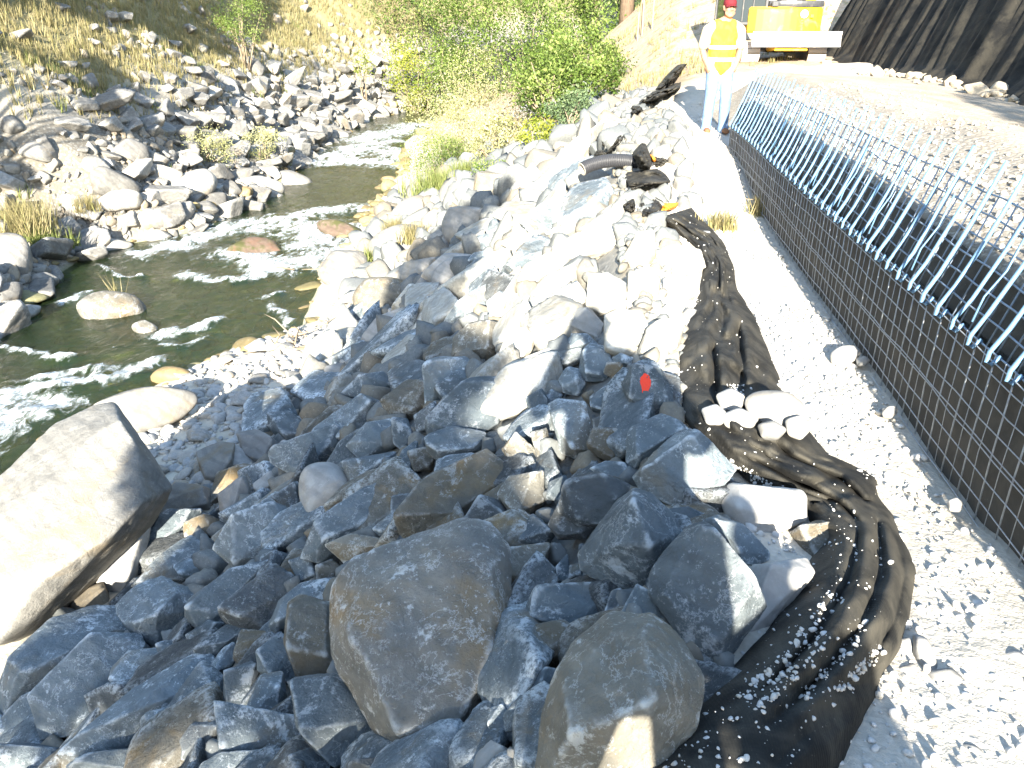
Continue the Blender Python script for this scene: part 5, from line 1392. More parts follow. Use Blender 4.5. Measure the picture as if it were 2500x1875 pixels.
M['hair'] = NM('dark_hair', .7).col((.03, .02, .015)).m
M['eye'] = NM('eye_white', .3).col((.75, .72, .68)).m
M['iris'] = NM('dark_iris', .3).col((.03, .02, .015)).m
M['lip'] = NM('lip', .5).col((.38, .15, .12)).m

def head_caps(c, s=1.0):
    c = np.asarray(c, float)
    q = lambda x, y, z: tuple(c + np.array([x, y, z]) * s)
    H = [(q(0, .012, .035), q(0, .012, .036), .094 * s, .094 * s, (.84, 1.02, 1.0)),      # skull
         (q(0, -.012, -.02), q(0, -.012, -.021), .082 * s, .082 * s, (.86, 1.0, 1.12)),  # face
         (q(0, -.045, -.085), q(0, -.045, -.086), .042 * s, .042 * s, (1.15, .9, .8)),  # chin
         (q(-.038, -.03, -.06), q(.038, -.03, -.06), .036 * s, .036 * s),                # jaw
         (q(0, -.086, .018), q(0, -.106, -.02), .009 * s, .0145 * s),                    # nose
         (q(-.014, -.096, -.022), q(.014, -.096, -.022), .009 * s, .009 * s),
         (q(-.042, -.066, .032), q(-.018, -.08, .033), .013 * s, .012 * s), (q(.042, -.066, .032), q(.018, -.08, .033), .013 * s, .012 * s),  # brow
         (q(-.043, -.062, -.018), q(-.044, -.06, -.02), .022 * s, .02 * s), (q(.043, -.062, -.018), q(.044, -.06, -.02), .022 * s, .02 * s),  # cheeks
         (q(-.083, .012, .022), q(-.083, .012, -.018), .019 * s, .013 * s, (.6, 1, 1)), (q(.083, .012, .022), q(.083, .012, -.018), .019 * s, .013 * s, (.6, 1, 1)),  # ears
         (q(0, .03, -.07), q(0, .04, -.17), .056 * s, .062 * s)]                         # neck
    return H
def face_bits(c, parent, s=1.0):
    c = np.asarray(c, float)
    for sx in (-1, 1):
        e = blob('eye', [(c + np.array([sx * .031, -.073, .012]) * s, c + np.array([sx * .031, -.0731, .012]) * s, .0125 * s, .0125 * s)], .004, M['eye'], parent, 1)
        blob('iris', [(c + np.array([sx * .031, -.082, .012]) * s, c + np.array([sx * .031, -.0821, .012]) * s, .0065 * s, .0065 * s)], .0025, M['iris'], e, 1)
        blob('eyebrow', [(c + np.array([sx * .016, -.090, .034]) * s, c + np.array([sx * .046, -.076, .036]) * s, .005 * s, .004 * s)], .003, M['hair'], parent, 1)
    blob('mouth', [(c + np.array([-.022, -.083, -.053]) * s, c + np.array([.022, -.083, -.053]) * s, .0065 * s, .0065 * s, (1, .9, .8))], .003, M['lip'], parent, 1)
def hand_caps(wr, dirv, side, palm_n, curl=.5, s=1.0):
    """palm, four unequal bent fingers and a thumb from the side of the palm"""
    wr = np.asarray(wr, float); d = np.asarray(dirv, float); d /= np.linalg.norm(d)
    n_ = np.asarray(palm_n, float); n_ -= d * (n_ @ d); n_ /= np.linalg.norm(n_)
    sd = np.cross(d, n_) * side
    out = [(wr, wr + d * .055 * s, .026 * s, .030 * s), (wr + d * .03 * s - sd * .02 * s, wr + d * .085 * s - sd * .026 * s, .018 * s, .014 * s), (wr + d * .03 * s + sd * .02 * s, wr + d * .085 * s + sd * .026 * s, .018 * s, .014 * s), (wr + d * .05 * s, wr + d * .088 * s, .02 * s, .016 * s)]
    for k, (o_, L) in enumerate([(.030, .070), (.010, .080), (-.010, .074), (-.029, .058)]):
        b = wr + d * .09 * s + sd * o_ * s
        j1 = b + (d * math.cos(curl * .7) + n_ * math.sin(curl * .7)) * L * .45 * s
        j2 = j1 + (d * math.cos(curl * 1.6) + n_ * math.sin(curl * 1.6)) * L * .32 * s
        j3 = j2 + (d * math.cos(curl * 2.3) + n_ * math.sin(curl * 2.3)) * L * .25 * s
        out += chain([b, j1, j2, j3], [.0095 * s, .009 * s, .0085 * s, .0075 * s])
    tb_ = wr + d * .025 * s + sd * .028 * s
    t1 = tb_ + (d * .55 + sd * .7 + n_ * .35) * .038 * s; t2 = t1 + (d * .85 + sd * .25 + n_ * .45) * .034 * s
    out += chain([tb_, t1, t2], [.015 * s, .0115 * s, .009 * s])
    return out

# -- the worker by the wall
fx = hit(np.array([1742.]), np.array([326.]))[0]
MY = 12.6
rw_ = ray(1742., 326.); fx = rw_ * (MY / rw_[1]) + np.array([0, 0, CAMZ])
mz = float(ground_h(fx[0], MY))
man = empty('person', (fx[0], MY, fx[2] + .015), R(4)); man.scale = (1.04, 1.04, 1.04)
tag(man, 'man in hi-vis vest, maroon cap and jeans standing beside the wire wall', 'person')
HC = np.array([.035, -.035, 1.655])
arms = []
for sx in (-1, 1):
    el = (sx * .275, .04, 1.13); wr = (sx * .205, -.045, .925)
    arms += chain([(sx * .21, .0, 1.40), (sx * .255, .02, 1.25), el, (sx * .24, .0, 1.02), wr], [.055, .052, .042, .045, .030])
    arms += hand_caps(wr, (-sx * .35, -.12, -1), sx, (-sx * .6, .6, 0), .9)
body = blob('body', head_caps(HC) + arms + chain([(0, .02, 1.42), (0, .01, 1.2), (0, 0, 1.0)], [.10, .13, .13], (1.15, .8, 1)) + chain([(0, .02, 1.50), (-.19, .01, 1.42)], [.06, .055]) + chain([(0, .02, 1.50), (.19, .01, 1.42)], [.06, .055]), .0095, M['skin'], man, 3)
face_bits(HC, man)
blob('hair', [(HC + np.array([0, .03, .03]), HC + np.array([0, .045, -.03]), .090, .075, (.93, 1, 1))], .01, M['hair'], man, 2)
cap_o = blob('cap', [(HC + np.array([0, .008, .062]), HC + np.array([0, .014, .07]), .098, .097, (.93, 1.05, .86))], .009, M['cap'], man, 2)
br = MB()
uu, vv_ = np.meshgrid(np.linspace(-1, 1, 15), np.linspace(0, 1, 7), indexing='ij')
bxy = np.stack([uu * .078 * (1 - .12 * vv_ ** 2), -.07 - vv_ * .085 * np.sqrt(np.clip(1 - .75 * uu ** 2, 0, 1)) + .035 * uu ** 2, .052 - .022 * vv_ - .022 * uu ** 2], -1).reshape(-1, 3) + HC
bo = obj('brim', mesh_np('brim', bxy, grid_faces(15, 7), True), M['cap'], man); bo.modifiers.new('t', 'SOLIDIFY').thickness = .006
tors = [((-.0, .0, .93), (0, .0, 1.12), .165, .16, (1.12, .80, 1)), ((0, .0, 1.1), (0, .0, 1.34), .165, .15, (1.18, .84, 1)), ((-.13, .01, 1.42), (.13, .01, 1.42), .085, .085, (1, 1.0, 1)), ((0, .02, 1.36), (0, .02, 1.44), .14, .10, (1.25, .85, 1))]
slv = []
for sx in (-1, 1): slv += chain([(sx * .15, .01, 1.42), (sx * .225, .012, 1.37), (sx * .268, .03, 1.19)], [.085, .085, .075])
blob('shirt', [(a, b, r0 * .965, r1 * .965, s_) for a, b, r0, r1, s_ in tors] + slv, .012, M['tshirt'], man, 3)
vest = blob('vest', [(a, b, r0 * 1.03, r1 * 1.03, s_) for a, b, r0, r1, s_ in tors[:2]] + [((0, .0, 1.3), (0, .0, 1.40), .135, .11, (1.25, .98, 1)), ((-.12, .0, 1.30), (-.10, .0, 1.44), .085, .082, (1, 1.08, 1)), ((.12, .0, 1.30), (.10, .0, 1.44), .085, .082, (1, 1.08, 1))], .012, M['vest'], man, 2)
for z0 in (1.0, 1.16):
    th = np.arange(40) * 2 * math.pi / 40; ring = []
    rx, ry = (.196, .142) if z0 < 1.1 else (.203, .146)
    for dz in (-.024, .024): ring.append(np.stack([rx * np.cos(th), ry * np.sin(th), np.full(40, z0 + dz)], -1))
    bnd = MB(); bnd.add(np.concatenate(ring), [(i, (i + 1) % 40, 40 + (i + 1) % 40, 40 + i) for i in range(40)]); q = bnd.build('reflective_band', M['band'], vest, True); q.modifiers.new('t', 'SOLIDIFY').thickness = .004
legs = [((-.07, .01, .95), (.07, .01, .95), .14, .14, (1.05, .86, 1))]
for sx, fy in ((-1, 0.02), (1, -.05)):
    legs += chain([(sx * .085, .01, .90), (sx * .10, fy - .015, .50), (sx * .115, fy + .01, .13)], [.118, .084, .072])
    legs += [((sx * .115, fy, .09), (sx * .115, fy, .06), .075, .082)]
blob('jeans', legs, .012, M['jeans'], man, 3)
for sx, fy in ((-1, 0.02), (1, -.05)):
    b = [((sx * .118, fy + .03, .045), (sx * .13, fy - .13, .035), .05, .045, (1, 1, .9)), ((sx * .117, fy + .02, .05), (sx * .117, fy + .01, .13), .052, .056)]
    blob('boot', b, .009, M['boot'], man, 3)

# -- the photographer behind the camera, whose shadow falls over the rocks
pz = float(ground_h(.02, -.5))
ph = empty('person', (.02, -.46, 0))
tag(ph, 'photographer in a grey jacket whose shadow falls over the middle of the riprap', 'person')
PZ = CAMZ - .0
HP = np.array([.045, .05, PZ + .10])
def flipy(caps): return [((a[0], -a[1], a[2]), (b[0], -b[1], b[2]), *r) for a, b, *r in [(tuple(c[0]), tuple(c[1]), *c[2:]) for c in caps]]
hp = flipy(head_caps((HP[0], -HP[1], HP[2])))
pa_ = []
sh = PZ - .17
BX = .17
pa_ += chain([(BX - .20, -.02, sh - .02), (BX - .45, .08, sh - .22), (BX - .44, .13, sh - .28), (-.075, .36, PZ - .035)], [.10, .09, .08, .04])
pa_ += chain([(BX + .18, -.02, sh), (BX + .36, .06, sh - .20), (BX + .34, .12, sh - .27), (.075, .36, PZ - .035)], [.09, .09, .078, .04])
for sx in (-1, 1): pa_ += hand_caps((sx * .075, .36, PZ - .035), (-sx * .15, .25, 1), sx, (-sx, .4, .1), 1.0)
f0 = pz - 0
hz = sh - .54
pb = [((BX, -.02, sh - .05), (BX, -.02, hz + .1), .24, .25, (1.16, .68, 1)), ((BX - .12, -.02, sh), (BX + .12, -.02, sh), .09, .09), ((BX - .08, -.02, hz), (BX + .08, -.02, hz), .18, .18, (1.1, .8, 1)), ((HP[0], .02, PZ - .02), (BX - .02, -.02, sh + .02), .065, .08)]
for sx in (-1, 1):
    pb += chain([(BX - .03 + sx * .12, -.01, hz - .03), (BX - .07 + sx * .18, .02, (hz + f0) / 2 + .02), (BX - .08 + sx * .22, -.02, f0 + .07)], [.115, .085, .062])
    pb += [((BX - .08 + sx * .22, -.04, f0 + .05), (BX - .08 + sx * .24, .15, f0 + .04), .05, .042)]
M['jacket'] = cloth('grey_jacket', (.12, .13, .14))
blob('body', hp + pa_ + pb, .016, M['jacket'], ph, 3)
blob('hat', [((HP[0], HP[1] - .01, HP[2] + .03), (HP[0], HP[1] - .01, HP[2] + .075), .125, .11), ((HP[0], HP[1], HP[2] + .045), (HP[0], HP[1] + .001, HP[2] + .046), .15, .15, (1, 1, .16))], .014, M['jacket'], ph, 2)
blob('added_hip_bulk', [((BX + .20, -.08, hz + .12), (BX + .22, -.05, hz - .16), .10, .11, (.9, .8, 1))], .02, M['jacket'], ph, 3)  # bulk added at the hip to widen the cast shadow
cb = empty('compact_camera', (0, -.04, PZ)); tag(cb, 'small black compact camera held up by the photographer', 'camera')
MB().box((0, 0, 0), (.095, .022, .058), None, .006).build('housing', M['pipe'], cb); MB().tube([(0, .0105, 0), (0, .019, 0)], .022, 20).build('lens_ring', M['wire'], cb)

# -- an unseen figure added further back to cast the shadow on the near fabric
qz = float(ground_h(.55, -2.1))
cp_ = empty('person', (.55, -2.1, qz)); tag(cp_, 'added unseen figure behind the photographer, casting the shadow on the near fabric', 'person')
pb = flipy(head_caps((0, 0, 1.62)))
pb += [((0, 0, 1.36), (0, 0, 1.0), .18, .17, (1.15, .75, 1)), ((-.13, 0, 1.40), (.13, 0, 1.40), .085, .085), ((-.06, 0, .92), (.06, 0, .92), .15, .15, (1.05, .85, 1))]
for sx in (-1, 1):
    pb += chain([(sx * .19, 0, 1.40), (sx * .27, -.03, 1.12), (sx * .27, .06, .90)], [.07, .055, .04]) + hand_caps((sx * .27, .06, .90), (0, .15, -1), sx, (-sx, 0, 0), .5)
    pb += chain([(sx * .10, 0, .88), (sx * .13, .01, .48), (sx * .14, -.01, .07)], [.12, .085, .06]) + [((sx * .14, -.03, .05), (sx * .16, .15, .04), .05, .042)]
blob('body', pb, .016, M['jacket'], cp_, 3)

# ------------------------------------------------------------------ excavator (seen from behind)
def paint(name, c, rough=.4):
    m = NM(name, rough); m.b.inputs['Specular IOR Level'].default_value = .5; co = m.coords(False); n_ = m.noise(co, 3, 6, .7, .5); d = m.ramp(n_, .52, .72, 0, .35)
    m.col(m.mix(d, c, (.42, .36, .28))); m.bump(m.noise(co, 30, 3), .05, .003); return m.m
M['yellow'] = paint('excavator_yellow', (.85, .48, .02))
M['xgrey'] = paint('excavator_grey', (.05, .052, .056), .4)
M['xdark'] = paint('excavator_dark', (.03, .032, .034), .45)
M['xsteel'] = paint('worn_steel', (.62, .60, .56), .45)
M['glass'] = NM('cab_glass', .05).col((.04, .05, .055)).m
M['white'] = NM('white_decal', .5).col((.85, .85, .82)).m
M['track'] = paint('track_pads', (.42, .38, .32), .7)
EX_T = 18.7
pr_ = ray(1919., 158.); ex = pr_ * EX_T + np.array([0, 0, CAMZ])
exz = 1.0
xo = empty('excavator', (ex[0], ex[1], exz), R(-3)); tag(xo, 'yellow excavator seen from behind on the terrace, its steel blade lowered', 'excavator')
K = 18.7 / FPX * .1356           # metres per pixel of the close-up
def X(a): return (a - 985) * K     # x from close-up pixels
def Z(b): return (1190 - b) * K / 1.08    # height from close-up pixels
# tracks
for sx, cx in ((-1, X(340)), (1, X(1510))):
    t_ = MB(); wd = .40
    prof = []
    for a in np.linspace(-math.pi / 2, math.pi / 2, 9): prof.append((0.28 - .28 * math.cos(a) * 1.0, .24 + .24 * math.sin(a)))
    for a in np.linspace(math.pi / 2, 3 * math.pi / 2, 9): prof.append((2.0 - .28 * math.cos(a), .24 + .24 * math.sin(a)))
    n = len(prof); v = [(cx + s_ * wd / 2, y, z) for s_ in (-1, 1) for y, z in prof]
    t_.add(v, [(i, (i + 1) % n, n + (i + 1) % n, n + i) for i in range(n)] + [tuple(range(n))[::-1], tuple(range(n, 2 * n))])
    tk = t_.build('track', M['xdark'], xo)
    for i in range(n):
        (y0, z0), (y1, z1) = prof[i], prof[(i + 1) % n]
        L = math.hypot(y1 - y0, z1 - z0); m_ = max(1, int(L / .11))
        for q in range(m_):
            f_ = (q + .5) / m_; yy, zz = y0 + (y1 - y0) * f_, z0 + (z1 - z0) * f_
            an = math.atan2(z1 - z0, y1 - y0)
            MB().box((cx, yy, zz), (wd + .01, min(.095, L * .9), .035), [[1, 0, 0], [0, math.cos(an), -math.sin(an)], [0, math.sin(an), math.cos(an)]]).build('track_pad', M['track'], tk)
# undercarriage, blade and its arms
MB().box((0, 1.15, .38), (.75, 1.1, .3), None, .04).build('undercarriage', M['xdark'], xo)
bl_ = MB()
pf = [(-.42, .43), (-.40, .70), (-.44, .97), (-.40, .98), (-.35, .70), (-.38, .43)]
bzz = [(y, .145 + (z - .43) * .62) for y, z in pf]
bl0 = Z(858); bl1 = Z(600)
pf = [(-.44, bl1), (-.40, (bl0 + bl1) / 2), (-.45, bl0), (-.40, bl0), (-.345, (bl0 + bl1) / 2), (-.40, bl1)]
xs_ = [X(262), X(1785)]
v = [(x, y, z) for x in xs_ for y, z in pf]
bl_.add(v, [(i, (i + 1) % 6, 6 + (i + 1) % 6, 6 + i) for i in range(6)] + [tuple(range(6))[::-1], tuple(range(6, 12))])
bo = bl_.build('blade', M['xsteel'], xo)
MB().box((X(1024), -.42, bl0 - .012), (X(1785) - X(262), .05, .026)).build('cutting_edge', M['xdark'], bo)
for a0, a1 in ((700, 600), (1190, 1090)):
    MB().tube([(X(a0), -.34, Z(870)), (X(a1) * .6, .7, .3)], .06, 8).build('blade_arm', M['yellow'], xo)
MB().box((X(960), -.33, Z(905)), (.75, .06, .08), None, .01).build('cross_beam', M['yellow'], xo)
MB().tube([(0, 1.0, .5), (0, 1.0, .72)], .42, 24).build('turntable', M['xdark'], xo)
# counterweight and engine cover, with rounded plan
def rounded(x0, x1, y0, y1, z0, z1, bul=.16, n=12, inset=0.03):
    mb = MB(); xs = np.linspace(x0, x1, n)
    cx = (x0 + x1) / 2; hw = (x1 - x0) / 2
    back = y0 + bul * ((xs - cx) / hw) ** 2 + .10 * np.clip(np.abs((xs - cx) / hw) - .8, 0, 1) ** 2 * 25 * .3
    rows = []
    for z, ins in ((z0, inset), (z0 + .05, 0), (z1 - .05, 0), (z1, inset)):
        rows.append(np.concatenate([np.stack([np.clip(xs, x0 + ins, x1 - ins), back + ins, np.full(n, z)], -1), [[x1 - ins, y1, z], [x0 + ins, y1, z]]]))
    m_ = n + 2; v = np.concatenate(rows)
    f = [(r * m_ + i, r * m_ + (i + 1) % m_, (r + 1) * m_ + (i + 1) % m_, (r + 1) * m_ + i) for r in range(3) for i in range(m_)]
    f += [tuple(range(m_))[::-1], tuple(3 * m_ + i for i in range(m_))]
    return mb.add(v, f)
yb = -.02
cw = rounded(X(255), X(1535), yb, 1.6, Z(640), Z(185)).build('counterweight', M['yellow'], xo, False)
rounded(X(590), X(1540), yb - .012, 1.6, Z(182), Z(78), inset=.01).build('engine_hood', M['xgrey'], xo)
MB().box((X(960), .35, Z(20)), (.50, .5, .16), None, .04).build('engine_cover', M['xgrey'], xo)
MB().box((X(1000), yb + .06, Z(10)), (.34, .05, .09), None, .01).build('number_plate', M['xsteel'], xo)
MB().box((X(1330), .5, Z(0)), (.32, .5, .18), None, .05).build('side_cover', M['yellow'], xo)
MB().box((X(660), yb + .02, Z(130)), (.16, .08, .13), None, .02).build('hood_latch', M['xgrey'], cw)
# emblem: a round white disc with a dark leaping figure, a small warning label and a letter mark
ey = yb - .012 + .01
em = MB(); em.tube([(X(1180), ey + .045, Z(305)), (X(1180), ey + .0, Z(305))], .085, 24); emo = em.build('emblem', M['white'], cw)
for bx0, bz0, bw, bh in ((1135, 268, .016, .05), (1205, 262, .04, .022), (1218, 284, .018, .028), (1172, 335, .055, .014)):
    MB().box((X(bx0), ey - .004, Z(bz0)), (bw, .006, bh), None, .003).build('emblem_mark', M['xdark'], emo)
MB().box((X(1320), ey + .02, Z(340)), (.085, .03, .075), None, .006).build('warning_label', M['yellow'], cw)
lt = MB(); x_, z_ = X(1152), Z(445)
lt.box((x_ - .025, ey - .001, z_), (.012, .008, .07)); lt.box((x_ + .002, ey - .001, z_ + .029), (.05, .008, .012)); lt.box((x_ + .002, ey - .001, z_ - .029), (.05, .008, .012)); lt.box((x_ - .003, ey - .001, z_), (.034, .008, .010))
lt.build('letter_mark', M['xdark'], cw)
# cab on the left: frame, panes, door bars
cx0, cx1 = X(-110), X(560); cz0, cz1 = Z(470), Z(-900)
cy0, cy1 = .28, 1.75
fr_ = MB()
for x in (cx0, cx1):
    for y in (cy0, cy1): fr_.box((x, y, (cz0 + cz1) / 2), (.07, .07, cz1 - cz0), None, .012)
for z in (cz0, cz1):
    for y in (cy0, cy1): fr_.box(((cx0 + cx1) / 2, y, z), (cx1 - cx0 - .07, .07, .07), None, .012)
    for x in (cx0, cx1): fr_.box((x, (cy0 + cy1) / 2, z), (.068, cy1 - cy0 - .07, .068), None, .012)
for a in (150, 330): fr_.box((X(a), cy0 - .01, (cz0 + cz1) / 2), (.035, .05, cz1 - cz0 - .07), None, .008)
cab = fr_.build('cab', M['xgrey'], xo)
MB().box(((cx0 + cx1) / 2, (cy0 + cy1) / 2, cz1 + .06), (cx1 - cx0 + .06, cy1 - cy0 + .06, .06), None, .02).build('cab_roof', M['xgrey'], cab)
for y in (cy0 + .01, cy1): MB().box(((cx0 + cx1) / 2, y, (cz0 + cz1) / 2), (cx1 - cx0 - .06, .008, cz1 - cz0 - .06)).build('pane', M['glass'], cab)
for x in (cx0, cx1): MB().box((x, (cy0 + cy1) / 2, (cz0 + cz1) / 2), (.008, cy1 - cy0 - .06, cz1 - cz0 - .06)).build('pane', M['glass'], cab)
MB().box(((cx0 + cx1) / 2 - .1, 1.0, cz0 + .55), (.45, .15, .8), None, .05).build('seat_back', M['xdark'], cab)
# rear window corner with the steel guard that shows yellow through it
MB().add([(X(400), cy0 - .045, Z(425)), (X(530), cy0 - .045, Z(415)), (X(530), cy0 - .045, Z(260)), (X(400), cy0 - .035, Z(425)), (X(530), cy0 - .035, Z(415)), (X(530), cy0 - .035, Z(260))], [(0, 1, 2), (5, 4, 3), (0, 3, 4, 1), (1, 4, 5, 2), (2, 5, 3, 0)]).build('corner_panel', M['yellow'], cab)
# boom and arm reaching forward, away from the camera
MB().box((X(820), 2.1, 1.0), (.3, .7, .4), None, .04).build('boom_foot', M['xdark'], xo)
MB().tube([(X(820), 2.2, 1.0), (X(820), 3.2, 2.3), (X(820), 4.4, 2.6), (X(820), 5.3, 2.2)], [.15, .17, .16, .12], 8).build('boom', M['yellow'], xo)
MB().tube([(X(820), 5.1, 2.4), (X(820), 5.6, 1.4), (X(820), 5.5, .9)], [.12, .11, .08], 8).build('dipper_arm', M['yellow'], xo)
bk = MB()
for k in range(8):
    a = -1.2 + k * .35; bk.box((X(820), 5.3 + .32 * math.cos(a), .55 + .32 * math.sin(a)), (.6, .14, .03), [[1, 0, 0], [0, -math.sin(a), -math.cos(a)], [0, math.cos(a), -math.sin(a)]])
bk.build('bucket', M['xsteel'], xo)

# ------------------------------------------------------------------ vegetation
def leaf_mat(name, cols, trans=.35):
    m = NM(name, .55); t = m.attr('tone')
    r = m.n('ValToRGB'); m.l(t, r.inputs[0]); els = r.color_ramp.elements
    for i, c in enumerate(cols):
        e = els[i] if i < 2 else els.new(.5)
        e.position = i / (len(cols) - 1); e.color = (*c, 1)
    m.l(r.outputs[0], m.b.inputs['Base Color'])
    tb_ = m.n('BsdfTranslucent'); m.l(r.outputs[0], tb_.inputs[0])
    mx = m.n('MixShader'); mx.inputs[0].default_value = trans; m.l(m.b.outputs[0], mx.inputs[1]); m.l(tb_.outputs[0], mx.inputs[2]); m.l(mx.outputs[0], m.out.inputs['Surface'])
    return m.m
M['alder'] = leaf_mat('alder_leaves', [(.03, .055, .010), (.11, .17, .03), (.30, .35, .11)])
M['lime'] = leaf_mat('lime_leaves', [(.12, .16, .02), (.22, .26, .03), (.32, .32, .06)])
M['willow'] = leaf_mat('willow_leaves', [(.20, .22, .08), (.36, .36, .17), (.50, .47, .26)])
M['dark'] = leaf_mat('dark_leaves', [(.025, .045, .012), (.05, .08, .022), (.10, .13, .04)], .2)
M['teal'] = leaf_mat('conifer_needles', [(.06, .09, .045), (.10, .15, .07), (.15, .19, .09)], .2)
M['dry'] = leaf_mat('dry_leaves', [(.20, .17, .09), (.28, .25, .14), (.36, .32, .19)])
M['straw'] = leaf_mat('dry_grass', [(.20, .17, .075), (.31, .265, .14), (.19, .185, .065)], .3)
M['green_grass'] = leaf_mat('green_grass', [(.09, .13, .03), (.17, .2, .06), (.26, .27, .1)], .3)
mb_ = NM('bark', .9); co = mb_.coords(False); bn = mb_.noise(mb_.scale(co, (6, 6, 1)), 4, 6, .7); mb_.col(mb_.mix(mb_.ramp(bn, .35, .7), (.22, .16, .11), (.10, .075, .055))); mb_.bump(bn, .6, .03); M['bark'] = mb_.m
M['twig'] = NM('twig', .85).col((.24, .19, .13)).m
rgV = np.random.default_rng(77)
def leaves(name, pos, size, mat, parent, aspect=.5, droop=0.0, tone=None, off=(0, 0, 0)):
    n = len(pos)
    d = rgV.normal(size=(n, 3)); d[:, 2] -= droop; d /= np.linalg.norm(d, axis=1)[:, None]
    q = rgV.normal(size=(n, 3)); sde = np.cross(d, q); sde /= np.linalg.norm(sde, axis=1)[:, None] + 1e-9
    size = np.broadcast_to(size, (n,))[:, None]
    nn = np.cross(d, sde)
    v = np.stack([pos, pos + d * size * .5 + sde * size * aspect * .5 + nn * size * .08, pos + d * size, pos + d * size * .5 - sde * size * aspect * .5 + nn * size * .08], 1)
    f = np.arange(n * 4).reshape(n, 4)
    me = mesh_np(name, v.reshape(-1, 3) - np.asarray(off), f)
    t = rgV.random(n) if tone is None else tone
    fattr(me, 'tone', np.repeat(t, 4))
    return obj(name, me, mat, parent)
def crown_pts(c, rad, n, clumps, spread=.22, hollow=.35):
    c = np.asarray(c, float); rad = np.asarray(rad, float)
    k = rgV.normal(size=(clumps, 3)); k /= np.linalg.norm(k, axis=1)[:, None]
    k *= (hollow + (1 - hollow) * rgV.random((clumps, 1)) ** .5)
    w_ = rgV.gamma(2, 1, clumps); w_ /= w_.sum()
    i = rgV.choice(clumps, n, p=w_)
    sp = spread * rgV.uniform(.6, 1.3, clumps)
    ct = np.clip(rgV.normal(.45, .3, clumps), 0, 1)
    p = k[i] + rgV.normal(size=(n, 3)) * sp[i][:, None]
    tone = np.clip(ct[i] * .75 + .3 * rgV.random(n) + .12 * p[:, 2], 0, 1)  # clump contrast and paler tops paint in leaf highlights and dark gaps
    return c + p * rad, tone, c + k * rad
def shrub(name, c, rad, n, leaf, mat, label, cat, group=None, clumps=26, stems=9, base=None, aspect=.5, trunk_r=.03, spread=.22, stem_mat='twig'):
    c = np.asarray(c, float)
    b = np.array([c[0], c[1], float(ground_h(c[0], c[1]))]) if base is None else np.asarray(base, float)
    root = empty(name, tuple(b)); tag(root, label, cat, group)
    pos, tone, ks = crown_pts(c, rad, n, clumps, spread)
    leaves('crown', pos, leaf * rgV.uniform(.6, 1.3, n), M[mat], root, aspect, .2, tone, b)
    tw = MB()
    for q in ks[rgV.permutation(len(ks))[:stems]]:
        st_ = b + np.array([rgV.normal(0, rad[0] * .08), rgV.normal(0, rad[1] * .08), -.15]); mid = (st_ + q) / 2 + np.array([rgV.normal(0, .1 * rad[0]), rgV.normal(0, .1 * rad[1]), .12 * rad[2]])
        tw.tube(np.array([st_, mid, q]) - b, [trunk_r, trunk_r * .65, trunk_r * .25], 5)
    tw.build('trunk', M[stem_mat], root, True)
    return root
def at(px, py, Y):
    r = ray(float(px), float(py)); return r * (Y / r[1]) + np.array([0, 0, CAMZ])
BG = 'trees and bushes behind the river bend'
def bush_px(px, py, wpx, hpx, Y, mat, label, n=5000, leaf=.13, cat='bush', group=BG, depth=1.0, name='bush', clumps=40, **k):
    c = at(px, py, Y); s = Y / FPX * 1.02
    return shrub(name, c, (wpx * s / 2, wpx * s / 2 * depth, hpx * s / 2), n, leaf, mat, label, cat, group, clumps, **k)
bush_px(1265, 110, 380, 390, 47, 'alder', 'widest bright green alder in the middle of the thicket', 15000, .17, 'tree', name='alder_tree', clumps=90, spread=.15)
bush_px(1075, 90, 280, 300, 51, 'alder', 'alder left of the widest one, over the river bend', 9500, .17, 'tree', name='alder_tree', clumps=60, spread=.16)
bush_px(1430, 110, 200, 330, 44, 'alder', 'alder at the right end of the thicket beside the bare trunk', 8500, .16, 'tree', name='alder_tree', clumps=55, spread=.16)
bush_px(1350, 200, 190, 190, 42, 'alder', 'rounded alder bush in front of the right end of the thicket', 7000, .13, 'bush', clumps=50, spread=.17)
bush_px(960, 40, 190, 170, 54, 'dark', 'dark green bush above the far riprap', 5000, .16)
bush_px(1185, 285, 190, 150, 40, 'dry', 'greyish dry bush under the alders', 4200, .07, stems=40, trunk_r=.012)
bush_px(1390, 265, 150, 120, 37, 'teal', 'small bluish-green young conifer at the foot of the dirt slope', 4500, .07, name='young_conifer')
bush_px(1305, 335, 90, 90, 34, 'lime', 'bright yellow bush at the edge of the white rocks', 2200, .08)
bush_px(1370, 330, 120, 60, 33, 'lime', 'low yellow-green bush below the young conifer', 1800, .07)
bush_px(1010, 190, 120, 150, 47, 'lime', 'lime green bush at the far end of the left bank', 3200, .12)
bush_px(1110, 215, 150, 130, 45, 'alder', 'olive bush between the lime bush and the dry bush', 3600, .11)
bush_px(870, 15, 160, 100, 57, 'dark', 'dark bush highest on the far left bank', 3400, .16)
bush_px(1165, 190, 130, 120, 44, 'willow', 'pale bush in front of the widest alder', 2600, .10)
bush_px(1040, 265, 130, 80, 46, 'willow', 'pale low bush at the water where the river bends', 2400, .09)
bush_px(1110, 310, 120, 80, 38, 'willow', 'whitish shrub behind the big willow shrub', 2200, .08)
bush_px(1265, 380, 90, 50, 31, 'dark', 'low dark green plant beside the white rocks', 1500, .07)
bush_px(1560, 40, 150, 130, 52, 'dark', 'shaded bush right of the bare trunk', 3400, .15)
bush_px(1320, 90, 150, 150, 58, 'dark', 'dark tree filling the gap behind the widest alder', 3500, .18, 'tree', name='alder_tree')
bush_px(1235, 330, 90, 70, 33, 'dry', 'brown dry shrub between the willow shrub and the yellow bush', 1800, .06, stems=25, trunk_r=.01)
bush_px(1190, 365, 100, 70, 29, 'alder', 'small olive shrub right behind the willow shrub', 2000, .07)
